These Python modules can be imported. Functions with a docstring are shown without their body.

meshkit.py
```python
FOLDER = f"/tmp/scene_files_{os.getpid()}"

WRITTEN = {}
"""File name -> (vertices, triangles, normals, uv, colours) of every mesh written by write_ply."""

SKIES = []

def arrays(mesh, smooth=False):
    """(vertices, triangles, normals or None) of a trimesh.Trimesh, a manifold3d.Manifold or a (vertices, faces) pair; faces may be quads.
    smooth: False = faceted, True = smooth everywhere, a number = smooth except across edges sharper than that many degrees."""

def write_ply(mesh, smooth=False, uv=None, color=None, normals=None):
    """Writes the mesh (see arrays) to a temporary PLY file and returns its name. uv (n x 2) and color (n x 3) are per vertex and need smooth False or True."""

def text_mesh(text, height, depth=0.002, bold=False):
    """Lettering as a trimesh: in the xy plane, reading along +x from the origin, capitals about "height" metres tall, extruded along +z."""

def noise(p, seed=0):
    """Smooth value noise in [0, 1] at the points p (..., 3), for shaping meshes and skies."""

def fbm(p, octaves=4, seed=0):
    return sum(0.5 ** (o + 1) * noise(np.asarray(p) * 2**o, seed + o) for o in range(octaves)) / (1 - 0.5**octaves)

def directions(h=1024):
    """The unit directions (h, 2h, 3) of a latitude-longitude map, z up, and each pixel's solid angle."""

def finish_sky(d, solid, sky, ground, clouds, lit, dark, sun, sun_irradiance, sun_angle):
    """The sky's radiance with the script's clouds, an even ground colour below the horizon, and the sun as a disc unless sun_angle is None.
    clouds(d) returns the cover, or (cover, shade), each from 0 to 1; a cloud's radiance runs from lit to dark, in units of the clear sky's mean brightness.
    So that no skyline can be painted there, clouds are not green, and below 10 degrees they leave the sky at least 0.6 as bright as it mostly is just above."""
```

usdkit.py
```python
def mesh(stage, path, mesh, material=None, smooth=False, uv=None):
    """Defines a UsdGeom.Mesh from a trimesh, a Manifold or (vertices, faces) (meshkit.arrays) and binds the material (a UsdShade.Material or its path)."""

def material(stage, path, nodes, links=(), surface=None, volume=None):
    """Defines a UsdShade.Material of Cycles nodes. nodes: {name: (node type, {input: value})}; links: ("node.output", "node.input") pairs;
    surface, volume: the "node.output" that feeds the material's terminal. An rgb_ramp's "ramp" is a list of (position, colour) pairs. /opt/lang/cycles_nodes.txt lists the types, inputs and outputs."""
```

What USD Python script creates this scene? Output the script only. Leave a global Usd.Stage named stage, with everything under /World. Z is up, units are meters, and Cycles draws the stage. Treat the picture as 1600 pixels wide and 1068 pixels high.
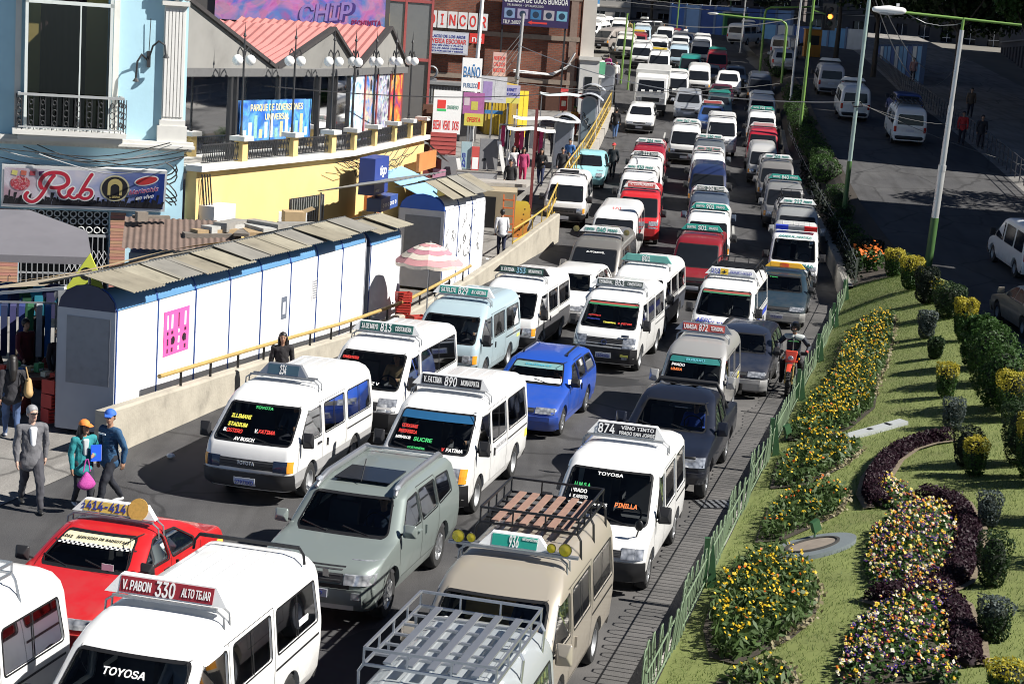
import math, random, bisect
import numpy as np, trimesh, manifold3d as m3
from shapely.geometry import Polygon, Point, box as sbox
from shapely import affinity
from scipy.interpolate import PchipInterpolator
from pxr import Usd, UsdGeom, UsdLux, UsdShade, Gf, Sdf, Vt
import usdkit, meshkit
stage = Usd.Stage.CreateInMemory()
UsdGeom.SetStageUpAxis(stage, UsdGeom.Tokens.z); UsdGeom.SetStageMetersPerUnit(stage, 1.0)
UsdGeom.Xform.Define(stage, '/World'); UsdGeom.Scope.Define(stage, '/World/Looks')
rng = np.random.default_rng(7); random.seed(7)
PI = math.pi
# ------------------------------------------------------------------ camera, sky, sun
PITCH, ROLL, CAMH = 0.17402, 0.06866, 8.458
_F = np.array([0, math.cos(PITCH), -math.sin(PITCH)]); _R = np.array([1., 0, 0]); _U = np.cross(_R, _F)
_R2 = math.cos(ROLL)*_R + math.sin(ROLL)*_U; _U2 = -math.sin(ROLL)*_R + math.cos(ROLL)*_U
cam = UsdGeom.Camera.Define(stage, '/World/camera')
cam.CreateHorizontalApertureAttr(36.0); cam.CreateVerticalApertureAttr(36.0*683/1024)
cam.CreateFocalLengthAttr(36.0*2726.8/1600); cam.CreateClippingRangeAttr(Gf.Vec2f(0.1, 2000))
cam.AddTransformOp().Set(Gf.Matrix4d(*_R2, 0, *_U2, 0, *(-_F), 0, 0, 0, CAMH, 1))
cam.CreateExposureAttr(0.9)
SUN_AZ = math.atan2(0.97, -0.22); SUN_EL = math.radians(43)
SUN = np.array([math.sin(SUN_AZ)*math.cos(SUN_EL), math.cos(SUN_AZ)*math.cos(SUN_EL), math.sin(SUN_EL)])
sky = UsdLux.DomeLight.Define(stage, '/World/sky')
skym = usdkit.material(stage, '/World/Looks/sky', {'s': ('sky_texture', {'sky_type': 'single_scattering', 'sun_disc': False, 'sun_elevation': SUN_EL, 'sun_rotation': SUN_AZ, 'altitude': 3600.0, 'air_density': 0.7, 'aerosol_density': 0.2}),
    'b': ('background_shader', {'strength': 0.05})}, [('s.color', 'b.color')], surface='b.background')
UsdShade.MaterialBindingAPI.Apply(sky.GetPrim()).Bind(skym)
sky.GetPrim().SetCustomDataByKey('kind', 'structure')
sun = UsdLux.DistantLight.Define(stage, '/World/sun')
sun.CreateIntensityAttr(1.25); sun.CreateAngleAttr(0.5); sun.CreateNormalizeAttr(True); sun.CreateColorAttr(Gf.Vec3f(1.0, 0.96, 0.9))
_z = SUN; _x = np.cross([0, 0, 1.], _z); _x /= np.linalg.norm(_x); _y = np.cross(_z, _x)
sun.AddTransformOp().Set(Gf.Matrix4d(*_x, 0, *_y, 0, *_z, 0, 0, 0, 60, 1))
# ------------------------------------------------------------------ materials
_mats = {}
def hexc(c):
    return tuple(c) if not isinstance(c, (int, float)) else (c, c, c)
def mat(col, rough=0.6, var=0.15, scale=6.0, metal=0.0, coat=0.0, bump=0.0, bscale=40.0, spec=0.5, dirt=None, space='object'):
    """procedural surface: base colour broken up by two scales of noise, optional bump."""
    col = hexc(col); key = (col, rough, var, scale, metal, coat, bump, bscale, spec, dirt)
    if key in _mats: return _mats[key]
    path = '/World/Looks/m%03d' % len(_mats)
    d = dirt or tuple(c*(1-2.2*var) for c in col)
    n = {'t': ('texture_coordinate', {}), 'n': ('noise_texture', {'scale': scale, 'detail': 6.0, 'roughness': 0.62}),
         'r': ('rgb_ramp', {'ramp': [(0.0, d), (0.42, tuple(c*(1-var*.4) for c in col)), (0.62, col), (1.0, tuple(min(1, c*(1+var*.5)) for c in col))]}),
         'p': ('principled_bsdf', {'roughness': rough, 'metallic': metal, 'coat_weight': coat, 'specular_ior_level': spec})}
    l = [('t.object', 'n.vector'), ('n.fac', 'r.fac'), ('r.color', 'p.base_color')]
    if bump:
        n['bn'] = ('noise_texture', {'scale': bscale, 'detail': 4.0}); n['b'] = ('bump', {'strength': bump, 'distance': 0.02})
        l += [('t.object', 'bn.vector'), ('bn.fac', 'b.height'), ('b.normal', 'p.normal')]
    m = usdkit.material(stage, path, n, l, surface='p.BSDF'); _mats[key] = m
    return m
def paint(col, rough=0.32, metal=0.0):
    key = ('paint', col, rough, metal); col = hexc(col)
    if key not in _mats:   # car paint with road dust that thickens towards the sills, and faint blotches
        _mats[key] = usdkit.material(stage, '/World/Looks/paint%03d' % len(_mats), {'t': ('texture_coordinate', {}), 's': ('separate_xyz', {}), 'z': ('map_range', {'from_min': .25, 'from_max': 1.05, 'to_min': .6, 'to_max': .04, 'clamp': True}), 'n': ('noise_texture', {'scale': 3.2, 'detail': 8.0, 'roughness': .7}), 'c': ('rgb_ramp', {'ramp': [(.35, (0, 0, 0)), (.75, (1, 1, 1))]}), 'f': ('math', {'math_type': 'multiply'}), 'm': ('mix', {'color1': col, 'color2': (.16, .145, .125)}), 'rg': ('math', {'math_type': 'multiply_add', 'value2': .5, 'value3': rough}), 'p': ('principled_bsdf', {'metallic': metal, 'coat_weight': .6, 'coat_roughness': .06})},
            [('t.object', 's.vector'), ('s.z', 'z.value'), ('t.object', 'n.vector'), ('n.fac', 'c.fac'), ('z.result', 'f.value1'), ('c.color', 'f.value2'), ('f.value', 'm.fac'), ('m.color', 'p.base_color'), ('f.value', 'rg.value1'), ('rg.value', 'p.roughness')], surface='p.BSDF')
    return _mats[key]
def metalpaint(col):
    return paint(col, .34, .35)
def special(name, nodes, links, surface):
    return usdkit.material(stage, '/World/Looks/'+name, nodes, links, surface=surface)
def glassmat(name, tint):
    return special(name, {'t': ('transparent_bsdf', {'color': tint}), 'g': ('glossy_bsdf', {'color': (1, 1, 1), 'roughness': 0.03}), 'f': ('fresnel', {'IOR': 1.38}), 'm': ('mix_closure', {})},
        [('f.fac', 'm.fac'), ('t.BSDF', 'm.closure1'), ('g.BSDF', 'm.closure2')], 'm.closure')
GLASS = glassmat('auto_glass', (.72, .76, .75)); GLASS_D = glassmat('tinted_glass', (.55, .58, .58)); GLASS_C = glassmat('clear_glass', (.8, .84, .84)); GLASS_FACADE = glassmat('facade_glass', (.55, .58, .6))
DARKGLASS = mat((.012, .014, .018), 0.08, 0.2, 3, spec=0.3)
def leafmat(name, c0, c1, trans=.25):
    return special(name, {'o': ('geometry', {}), 'r': ('rgb_ramp', {'ramp': [(0, c0), (.55, tuple((a+b)/2 for a, b in zip(c0, c1))), (1, c1)]}),
        'p': ('principled_bsdf', {'roughness': 0.55, 'specular_ior_level': 0.25}), 'q': ('translucent_bsdf', {}), 'm': ('mix_closure', {'fac': trans})},
        [('o.random_per_island', 'r.fac'), ('r.color', 'p.base_color'), ('r.color', 'q.color'), ('p.BSDF', 'm.closure1'), ('q.BSDF', 'm.closure2')], 'm.closure')
BLACK = mat((.012, .012, .013), 0.45, 0.2); RUBBER = mat((.018, .018, .018), 0.85, 0.3, 9); BLACKPL = mat((.02, .02, .022), 0.5, 0.25, 8)
CHROME = mat((.75, .75, .76), 0.12, 0.03, 3, 1.0); ALU = mat((.55, .56, .57), 0.35, 0.1, 5, 0.85); STEEL = mat((.35, .36, .37), 0.45, 0.15, 6, 0.7)
WHITE = mat((.8, .8, .78), 0.5, 0.04, 4); TXT_W = mat((.85, .85, .83), 0.6, 0.02); TXT_R = mat((.75, .05, .04), 0.6, 0.02); TXT_O = mat((.85, .22, .06), 0.6, .02)
TXT_G = mat((.06, .55, .16), 0.6, .02); TXT_Y = mat((.8, .75, .1), .6, .02); TXT_K = mat((.015, .015, .02), .6, .02); TXT_B = mat((.03, .05, .32), .6, .02); TEAL = mat((.03, .30, .24), .5, .06); MAROON = mat((.30, .02, .03), .5, .06)
CONC = mat((.34, .32, .29), .9, .22, 2.2, bump=.35, bscale=18); CONC_D = mat((.2, .19, .18), .9, .2, 2.0, bump=.3)
INTERIOR = mat((.035, .035, .038), .8, .2); SEATM = mat((.11, .11, .12), .85, .2, 9); SEAT_Y = mat((.42, .30, .13), .85, .25, 9); SEAT_BL = mat((.05, .07, .2), .85, .2, 9)
SKIN = mat((.34, .19, .12), .55, .08, 12); SKIN_P = mat((.50, .32, .24), .55, .08, 12); HAIR_K = mat((.012, .010, .009), .5, .2); HAIR_G = mat((.24, .24, .245), .6, .15, 30)
# ------------------------------------------------------------------ prims
_used = {}
def numbered(parent, name):
    k = parent + '/' + name; n = _used.get(k, 0); _used[k] = n + 1
    return k if n == 0 else '%s_%03d' % (k, n)
def data(prim, **kw):
    for k, v in kw.items():
        if v: prim.SetCustomDataByKey(k, v)
def thing(name, label, cat, loc=(0, 0, 0), rz=0.0, group=None, pitch=0.0, kind=None):
    p = numbered('/World', name); x = UsdGeom.Xform.Define(stage, p)
    x.AddTranslateOp().Set(Gf.Vec3d(*[float(v) for v in loc]))
    x.AddRotateZOp().Set(math.degrees(rz))
    if pitch: x.AddRotateYOp().Set(math.degrees(pitch))
    data(x.GetPrim(), label=label, category=cat, group=group, kind=kind)
    return p
def part(parent, name, mesh, m, label=None, smooth=False, kind=None):
    if isinstance(mesh, MB): mesh = mesh.get()
    if mesh is None: return None
    p = numbered(parent, name); usdkit.mesh(stage, p, mesh, m, smooth=smooth)
    data(stage.GetPrimAtPath(p), label=label, kind=kind)
    return p
def solo(name, mesh, m, label=None, cat=None, group=None, kind=None, smooth=False):
    p = part('/World', name, mesh, m, smooth=smooth); data(stage.GetPrimAtPath(p), label=label, category=cat, group=group, kind=kind); return p
def copyof(src, name, label, loc, rz=0.0, group=None, scale=None):
    p = numbered('/World', name); x = UsdGeom.Xform.Define(stage, p)
    x.GetPrim().GetReferences().AddInternalReference(src); x.GetPrim().SetInstanceable(True)
    x.ClearXformOpOrder(); 
    x.AddTranslateOp().Set(Gf.Vec3d(*[float(v) for v in loc])); x.AddRotateZOp().Set(math.degrees(rz))
    if scale: x.AddScaleOp().Set(Gf.Vec3f(*scale))
    data(x.GetPrim(), label=label, group=group)
    return p
# ------------------------------------------------------------------ mesh builder
class MB:
    def __init__(s): s.v = []; s.f = []; s.n = 0
    def add(s, v, f):
        v = np.asarray(v, float); f = np.asarray(f, int)
        if f.shape[1] == 4: f = np.vstack([f[:, [0, 1, 2]], f[:, [0, 2, 3]]])
        s.v.append(v); s.f.append(f + s.n); s.n += len(v); return s
    def get(s):
        return (np.vstack(s.v), np.vstack(s.f)) if s.n else None
    def mesh(s, m): 
        if hasattr(m, 'to_mesh'):
            q = m.to_mesh(); return s.add(q.vert_properties[:, :3], q.tri_verts)
        if isinstance(m, tuple): return s.add(*m)
        return s.add(m.vertices, m.faces)
    def obox(s, c, ax, ay, az):
        c, ax, ay, az = (np.asarray(q, float) for q in (c, ax, ay, az))
        v = [c + i*ax + j*ay + k*az for i in (-1, 1) for j in (-1, 1) for k in (-1, 1)]
        return s.add(v, [[0, 1, 3, 2], [4, 6, 7, 5], [0, 4, 5, 1], [2, 3, 7, 6], [0, 2, 6, 4], [1, 5, 7, 3]])
    def box(s, x0, x1, y0, y1, z0, z1, rz=0.0):
        c = np.array([(x0+x1)/2, (y0+y1)/2, (z0+z1)/2]); ca, sa = math.cos(rz), math.sin(rz)
        return s.obox(c, np.array([ca, sa, 0])*(x1-x0)/2, np.array([-sa, ca, 0])*(y1-y0)/2, [0, 0, (z1-z0)/2])
    def bar(s, p, q, w, h=None, up=(0, 0, 1)):
        p, q = np.asarray(p, float), np.asarray(q, float); d = q - p; L = np.linalg.norm(d)
        if L < 1e-9: return s
        d /= L; up = np.asarray(up, float)
        if abs(d @ up) > .98: up = np.array([1., 0, 0])
        a = np.cross(d, up); a /= np.linalg.norm(a); b = np.cross(a, d)
        return s.obox((p+q)/2, d*L/2, a*w/2, b*(h or w)/2)
    def tube(s, pts, r, n=6, caps=True):
        pts = np.asarray(pts, float); rr = np.broadcast_to(np.asarray(r, float), (len(pts),))
        t = np.gradient(pts, axis=0); t /= np.linalg.norm(t, axis=1, keepdims=True) + 1e-12
        ref = np.array([0, 0, 1.]) if abs(t[0][2]) < .9 else np.array([1., 0, 0])
        ang = np.arange(n)*2*PI/n; V = []
        for i in range(len(pts)):
            a = np.cross(t[i], ref); a /= np.linalg.norm(a) + 1e-12; b = np.cross(a, t[i]); ref = b if len(pts) > 2 else ref
            V.append(pts[i] + rr[i]*(np.cos(ang)[:, None]*a + np.sin(ang)[:, None]*b))
        k = len(pts); F = [[i*n+j, i*n+(j+1) % n, (i+1)*n+(j+1) % n, (i+1)*n+j] for i in range(k-1) for j in range(n)]
        s.add(np.vstack(V), F)
        if caps:
            for i in (0, k-1): s.add(np.vstack([V[i], pts[i:i+1]]), [[j, (j+1) % n, n] for j in range(n)])
        return s
    def lathe(s, prof, n=16, c=(0, 0, 0), axis=None, ang=2*PI):
        """prof: (radius, height) pairs"""
        P = np.asarray(prof, float); th = np.arange(n)*ang/n
        V = np.stack([P[:, None, 0]*np.cos(th), P[:, None, 0]*np.sin(th), np.broadcast_to(P[:, None, 1], (len(P), n))], -1).reshape(-1, 3)
        if axis is not None:
            z = np.asarray(axis, float); z = z/np.linalg.norm(z); x = np.cross(z, [0, 0, 1.] if abs(z[2]) < .9 else [1., 0, 0]); x /= np.linalg.norm(x); y = np.cross(z, x)
            V = V @ np.array([x, y, z])
        return s.add(V + np.asarray(c, float), [[i*n+j, i*n+(j+1) % n, (i+1)*n+(j+1) % n, (i+1)*n+j] for i in range(len(P)-1) for j in range(n)])
    def ball(s, c, r, n=8):
        r = np.broadcast_to(np.asarray(r, float), (3,)); a = np.linspace(-PI/2, PI/2, n//2+2)
        b = MB().lathe([(max(1e-4, math.cos(q)), math.sin(q)) for q in a], n); v, f = b.get()
        return s.add(v*r + np.asarray(c, float), f)
    def poly(s, pg, fn):
        """triangulated shapely polygon, each (u, v) sent through fn"""
        for g in getattr(pg, 'geoms', [pg]):
            if g.is_empty or g.geom_type != 'Polygon': continue
            v, f = trimesh.creation.triangulate_polygon(g, engine='earcut'); s.add(np.array([fn(*q) for q in v]), f)
        return s
    def prism(s, pg, z0, z1, fn=None):
        for g in getattr(pg, 'geoms', [pg]):
            if g.is_empty or g.geom_type != 'Polygon': continue
            t = trimesh.creation.extrude_polygon(g, z1-z0, engine='earcut'); v = np.array(t.vertices); v[:, 2] += z0
            s.add(np.array([fn(*q) for q in v]) if fn else v, t.faces)
        return s
    def grid(s, fn, nu, nv):
        V = [fn(i/nu, j/nv) for i in range(nu+1) for j in range(nv+1)]
        return s.add(V, [[i*(nv+1)+j, (i+1)*(nv+1)+j, (i+1)*(nv+1)+j+1, i*(nv+1)+j+1] for i in range(nu) for j in range(nv)])
def xf(mesh, o, X, Y, Z):
    v, f = mesh; return (np.asarray(o, float) + v[:, :1]*np.asarray(X, float) + v[:, 1:2]*np.asarray(Y, float) + v[:, 2:3]*np.asarray(Z, float), f)
_txt = {}
def textmesh(t, bold=True):
    if (t, bold) not in _txt:
        m = meshkit.text_mesh(t, 1.0, 0.02, bold); v = np.array(m.vertices); v[:, 2] = np.where(v[:, 2] > .005, .004, 0.0); _txt[t, bold] = (v, np.array(m.faces))
    return _txt[t, bold]
def text(parent, s, m, centre, X, Y, h, w=None, bold=True, name='lettering', lift=.004, flip=False):
    """lettering centred at a point, reading along X with capitals h tall along Y, stretched to width w"""
    v, f = textmesh(s, bold); v = v.copy(); X, Y = np.asarray(X, float), np.asarray(Y, float); X /= np.linalg.norm(X); Y /= np.linalg.norm(Y); Z = np.cross(X, Y)
    x0, x1 = v[:, 0].min(), v[:, 0].max(); k = h if w is None else w/(x1-x0)
    v[:, 0] = (v[:, 0]-(x0+x1)/2)*k*(-1 if flip else 1); v[:, 1] = (v[:, 1]-.5)*h
    return part(parent, name, xf((v, f), np.asarray(centre, float)+Z*lift, X, Y, Z), m)
def rounded(pts, r):
    p = Polygon(pts); return p.buffer(-r, join_style=2).buffer(r, quad_segs=3) if r else p
# ------------------------------------------------------------------ terrain and street lines
_gL = PchipInterpolator([-50, 45, 60, 70, 88, 105, 132, 154, 200, 300, 420], [0, 0, .35, .85, 1.9, 3.4, 5.8, 7.3, 10.3, 16, 20])
_gR = PchipInterpolator([-50, 20, 40, 50, 59, 75, 88, 98, 120, 154, 200, 300, 420], [.3, .5, .7, .9, 1.3, 2.8, 4.1, 4.9, 6.4, 8.4, 11.2, 17, 21])
_yt = np.arange(-50, 420.01, .1); _tL, _tR = _gL(_yt).tolist(), _gR(_yt).tolist()
def _look(t, y):
    k = (min(max(y, -50), 419.8)+50)*10; i = int(k); return float(t[i]+(t[i+1]-t[i])*(k-i))
def gL(y): return _look(_tL, y)
def gR(y): return _look(_tR, y)
def line(pts):
    xs, vs = [float(p[0]) for p in pts], [float(p[1]) for p in pts]
    def f(y):
        if y <= xs[0]: return vs[0]
        if y >= xs[-1]: return vs[-1]
        i = bisect.bisect_right(xs, y); return float(vs[i-1]+(vs[i]-vs[i-1])*(y-xs[i-1])/(xs[i]-xs[i-1]))
    return f
XL = line([(0, -16), (32.3, -7.58), (66, 1.2), (75, 2.0), (110, 5.4), (150, 7.2), (200, 8), (260, 5)])
XR = line([(0, -3.1), (22.4, 2.38), (57.6, 10.99), (64, 11.7), (97, 14.31), (113, 16), (154, 19.5), (200, 22), (260, 21)])
XQ = line([(0, 8.6), (20, 10.2), (38, 11.9), (55, 13.3), (64, 13.7), (72, 13.9), (87, 15), (97, 15.9), (113, 17.6), (154, 21.2), (200, 24), (260, 24)])
XS = line([(0, 19), (40, 20.5), (60, 21), (78, 22.3), (94.5, 23.3), (121, 25.2), (154, 29), (200, 33), (260, 34)])
def sm(t): t = min(1, max(0, t)); return t*t*(3-2*t)
def zgard(x, y):
    a, b = XR(y), XQ(y); t = min(1, max(0, (x-a)/max(b-a, .3)))
    lo = gL(y)+.36+min(1, max(0, (y-54)/6))*.3; hi = gR(y)+.1+.65*min(1, max(0, (60-y)/6))
    return lo+(hi-lo)*(1-(1-t)**1.5)
def zside(y):  # left pavement behind the wall
    return gL(y)+.12+float(np.interp(y, [0, 60, 68, 76, 100, 130], [0, 0, .25, .7, .35, .1]))
# ------------------------------------------------------------------ ground, roads, pavements
def strip(f0, f1, zf, ys, off=0.0, n=6):
    return MB().grid(lambda u, v: (lambda y: (f0(y)+(f1(y)-f0(y))*v, y, zf(f0(y)+(f1(y)-f0(y))*v, y)+off))(ys[0]+(ys[1]-ys[0])*u), int((ys[1]-ys[0])/2), n)
def asphalt(name, c0, c1, cracks=True):
    n = {'g': ('geometry', {}), 'n1': ('noise_texture', {'scale': .35, 'detail': 6.0, 'roughness': .65}), 'r1': ('rgb_ramp', {'ramp': [(.25, c0), (.75, c1)]}),
         'n2': ('noise_texture', {'scale': 45.0, 'detail': 3.0}), 'r2': ('rgb_ramp', {'ramp': [(.3, (.72, .72, .72)), (.7, (1.15, 1.15, 1.15))]}), 'm1': ('mix', {'mix_type': 'multiply', 'fac': 1.0}),
         'mp': ('mapping', {'scale': (1.0, .12, 1.0), 'rotation': (0, 0, .2)}), 'n3': ('noise_texture', {'scale': 2.2, 'detail': 5.0}), 'r3': ('rgb_ramp', {'ramp': [(.45, (1, 1, 1)), (.7, (.6, .59, .58))]}), 'm2': ('mix', {'mix_type': 'multiply', 'fac': .8}),
         'v': ('voronoi_texture', {'feature': 'distance_to_edge', 'scale': .33}), 'vn': ('noise_texture', {'scale': 1.3, 'detail': 4.0}), 'va': ('mix', {'fac': .30}), 'r4': ('rgb_ramp', {'ramp': [(0, (.45, .45, .45)), (.008, (.55, .55, .55)), (.014, (1, 1, 1))]}), 'm3': ('mix', {'mix_type': 'multiply', 'fac': .85 if cracks else 0.0}),
         'b': ('bump', {'strength': .5, 'distance': .01}), 'p': ('principled_bsdf', {'roughness': .82, 'specular_ior_level': .35})}
    l = [('g.position', 'n1.vector'), ('n1.fac', 'r1.fac'), ('g.position', 'n2.vector'), ('n2.fac', 'r2.fac'), ('r1.color', 'm1.color1'), ('r2.color', 'm1.color2'),
         ('g.position', 'mp.vector'), ('mp.vector', 'n3.vector'), ('n3.fac', 'r3.fac'), ('m1.color', 'm2.color1'), ('r3.color', 'm2.color2'),
         ('g.position', 'vn.vector'), ('g.position', 'va.color1'), ('vn.color', 'va.color2'), ('va.color', 'v.vector'), ('v.distance', 'r4.fac'), ('m2.color', 'm3.color1'), ('r4.color', 'm3.color2'),
         ('m3.color', 'p.base_color'), ('n2.fac', 'b.height'), ('b.normal', 'p.normal')]
    return special(name, n, l, 'p.BSDF')
ROADM = asphalt('road_asphalt', (.036, .036, .040), (.095, .093, .092)); ROADR = asphalt('road_asphalt_right', (.045, .045, .048), (.085, .084, .084)); PAVEM = asphalt('pavement_concrete', (.17, .165, .155), (.30, .285, .265))
def zterr(x, y):
    a, b = XL(y), XQ(y)
    lo, hi = gL(y), gR(y); t = sm((x-XR(y))/max(.5, b-XR(y)))
    return lo+(hi-lo)*t
solo('ground', MB().grid(lambda u, v: (lambda x, y: (x, y, zterr(x, y)-.35))(-150+330*u, -10+460*v), 110, 92), mat((.16, .15, .13), .95, .3, .3), kind='structure')
solo('road', strip(XL, XR, lambda x, y: gL(y), (2, 250)), ROADM, kind='structure')
solo('right_road', strip(XQ, XS, lambda x, y: gR(y), (20, 250)), ROADR, kind='structure')
# left pavement: level with the road near the camera, behind the low wall further on
solo('pavement_left', strip(lambda y: XL(y)-16, lambda y: XL(y)-.2+.25*sm((32.6-y)/.4), lambda x, y: zside(y)-.11 if y > 31 else gL(y)+.012+.1*sm((32.4-y)/.5)*sm((XL(y)-.2-x)/.3), (2, 140), n=40), PAVEM, kind='structure')
solo('pavement_right', strip(XS, lambda y: XS(y)+10, lambda x, y: gR(y)+.14*(1 if x > XS(y)+.02 else 0), (20, 200), n=12), PAVEM, kind='structure')
# concrete gutter band beside the fence, with ring-shaped trowel marks
GUT = special('gutter_concrete', {'g': ('geometry', {}), 'mp': ('mapping', {'rotation': (0, 0, .2468), 'scale': (1, 1, 1)}), 'sx': ('separate_xyz', {}), 'fy': ('math', {'math_type': 'multiply', 'value2': 2.6}), 'fr': ('math', {'math_type': 'fraction'}),
    'n': ('noise_texture', {'scale': .8, 'detail': 5.0}), 'r': ('rgb_ramp', {'ramp': [(.3, (.055, .054, .053)), (.7, (.115, .11, .106))]}), 'n2': ('noise_texture', {'scale': 50.0}), 'b': ('bump', {'strength': .4, 'distance': .01}), 'p': ('principled_bsdf', {'roughness': .85})},
    [('g.position', 'n.vector'), ('n.fac', 'r.fac'), ('r.color', 'p.base_color'), ('g.position', 'n2.vector'), ('n2.fac', 'b.height'), ('b.normal', 'p.normal')], 'p.BSDF')
solo('gutter', strip(lambda y: XR(y)-2.1, lambda y: XR(y)-.12, lambda x, y: gL(y)+.004, (12, 58), n=3), GUT, kind='structure')
for (y0, sd) in ((40.5, 0), (36.3, 1)):   # drain gratings
    g = thing('drain_grating', ['steel drain grating set across the lane behind the white van 874', 'steel drain grating in the gutter beside the dark pickup'][sd], 'drain grating', (2.3 if sd == 0 else 4.6, y0-7.5 if sd == 0 else y0-4.2, gL(y0)+.012), .25-PI/2+PI/2)
    for k in range(14): part(g, 'bar', MB().box(-.9+k*.13, -.83+k*.13, -.25, .25, 0, .012), STEEL)
    part(g, 'pit', MB().box(-.95, 1.0, -.3, .3, -.006, -.002), BLACK)
for i, (x, y, a, b, r, c) in enumerate(((-1.5, 28.8, 1.3, .5, .3, .03), (-4.8, 36.2, .8, 1.5, -.2, .05), (4.4, 30.3, .5, 2.2, -.25, .035), (2.2, 43.4, 1.2, .7, .1, .03), (-1.8, 22.5, .5, 1.6, -.25, .03), (-5.6, 27.2, 1.0, .45, .4, .045), (6.1, 48, .6, 1.6, -.2, .04), (4.6, 73, .9, 2.5, -.1, .03), (10.0, 88, .8, 3, -.1, .03), (3.6, 95, 1.2, 2.5, .1, .035))):
    pg = affinity.rotate(Polygon([(a*(.75+.45*meshkit.noise(np.array([k*.9, i*3., 0.])))*math.cos(k*.45), b*(.75+.45*meshkit.noise(np.array([k*.9, i*3.+9, 0.])))*math.sin(k*.45)) for k in range(14)]), math.degrees(r)); solo('road_stain' if i % 2 else 'road_patch', MB().poly(pg, lambda u, v: (x+u, y+v, gL(y+v)+.004)), mat((c, c, c*1.04), .6 if i % 2 else .9, .3, 3), kind='structure')
for x, y, l in ((-2.9, 24.4, 'round iron manhole cover in the lane between the red taxi and the grey-green SUV'), (3.7, 62.5, 'round iron manhole cover in the lane left of the dark red minivan')):
    t = thing('manhole_cover', l, 'manhole cover', (x, y, gL(y)+.006)); part(t, 'rim', MB().lathe([(.36, 0), (.36, .006), (.31, .006)], 24), STEEL); part(t, 'lid', MB().lathe([(.31, .003), (.001, .004)], 24), mat((.06, .055, .05), .6, .3, 20, .4))
# lane dashes, worn
for i, y in enumerate((62, 72, 82, 92, 102)):
    for f in (.33, .67):
        x = XL(y)+(XR(y)-XL(y))*f; d = solo('lane_marking', MB().grid(lambda u, v: (x-.05+.1*v+.1*(u*2.2), y+2.2*u, gL(y+2.2*u)+.006), 3, 1), mat((.38, .38, .36), .8, .5, 5), kind='structure')
# low retaining wall with pipe rail on the road side of the kiosks
WU = np.array([.2525, .9676]); WN = np.array([.9676, -.2525]); W0 = np.array([-7.58, 32.31])
def wp(s, t, z): q = W0+WU*s+WN*t; return (q[0], q[1], z)
wt = line([(0, .9), (5.3, .72), (9.75, .56), (13, .42), (18, .30), (24, .42), (28, .62), (33, .95), (36, 1.1)])
rw = thing('retaining_wall', 'long low weathered concrete retaining wall between kiosks and traffic', 'wall', (0, 0, 0))
N = 36; pr = []
for i in range(N+1):
    s = 36*i/N; top = gL(wp(s, 0, 0)[1])+wt(s)
    wob = .015*math.sin(s*2.1)
    pr.append([wp(s, .02, -.3), wp(s, wob, top-.04), wp(s, -.05, top), wp(s, -.24, top), wp(s, -.28, -.3)])
v = [p for r in pr for p in r]; f = [[i*5+j, i*5+j+1, (i+1)*5+j+1, (i+1)*5+j] for i in range(N) for j in range(4)]+[[0, 1, 2, 3], [0, 3, 4, 4]]
part(rw, 'wall', MB().add(v, f), mat((.36, .33, .27), .92, .42, 1.4, bump=.5, bscale=14))
YEL = mat((.42, .29, .10), .5, .35, 5, dirt=(.16, .10, .05)); YELB = mat((.46, .32, .07), .5, .2, 5)
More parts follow.
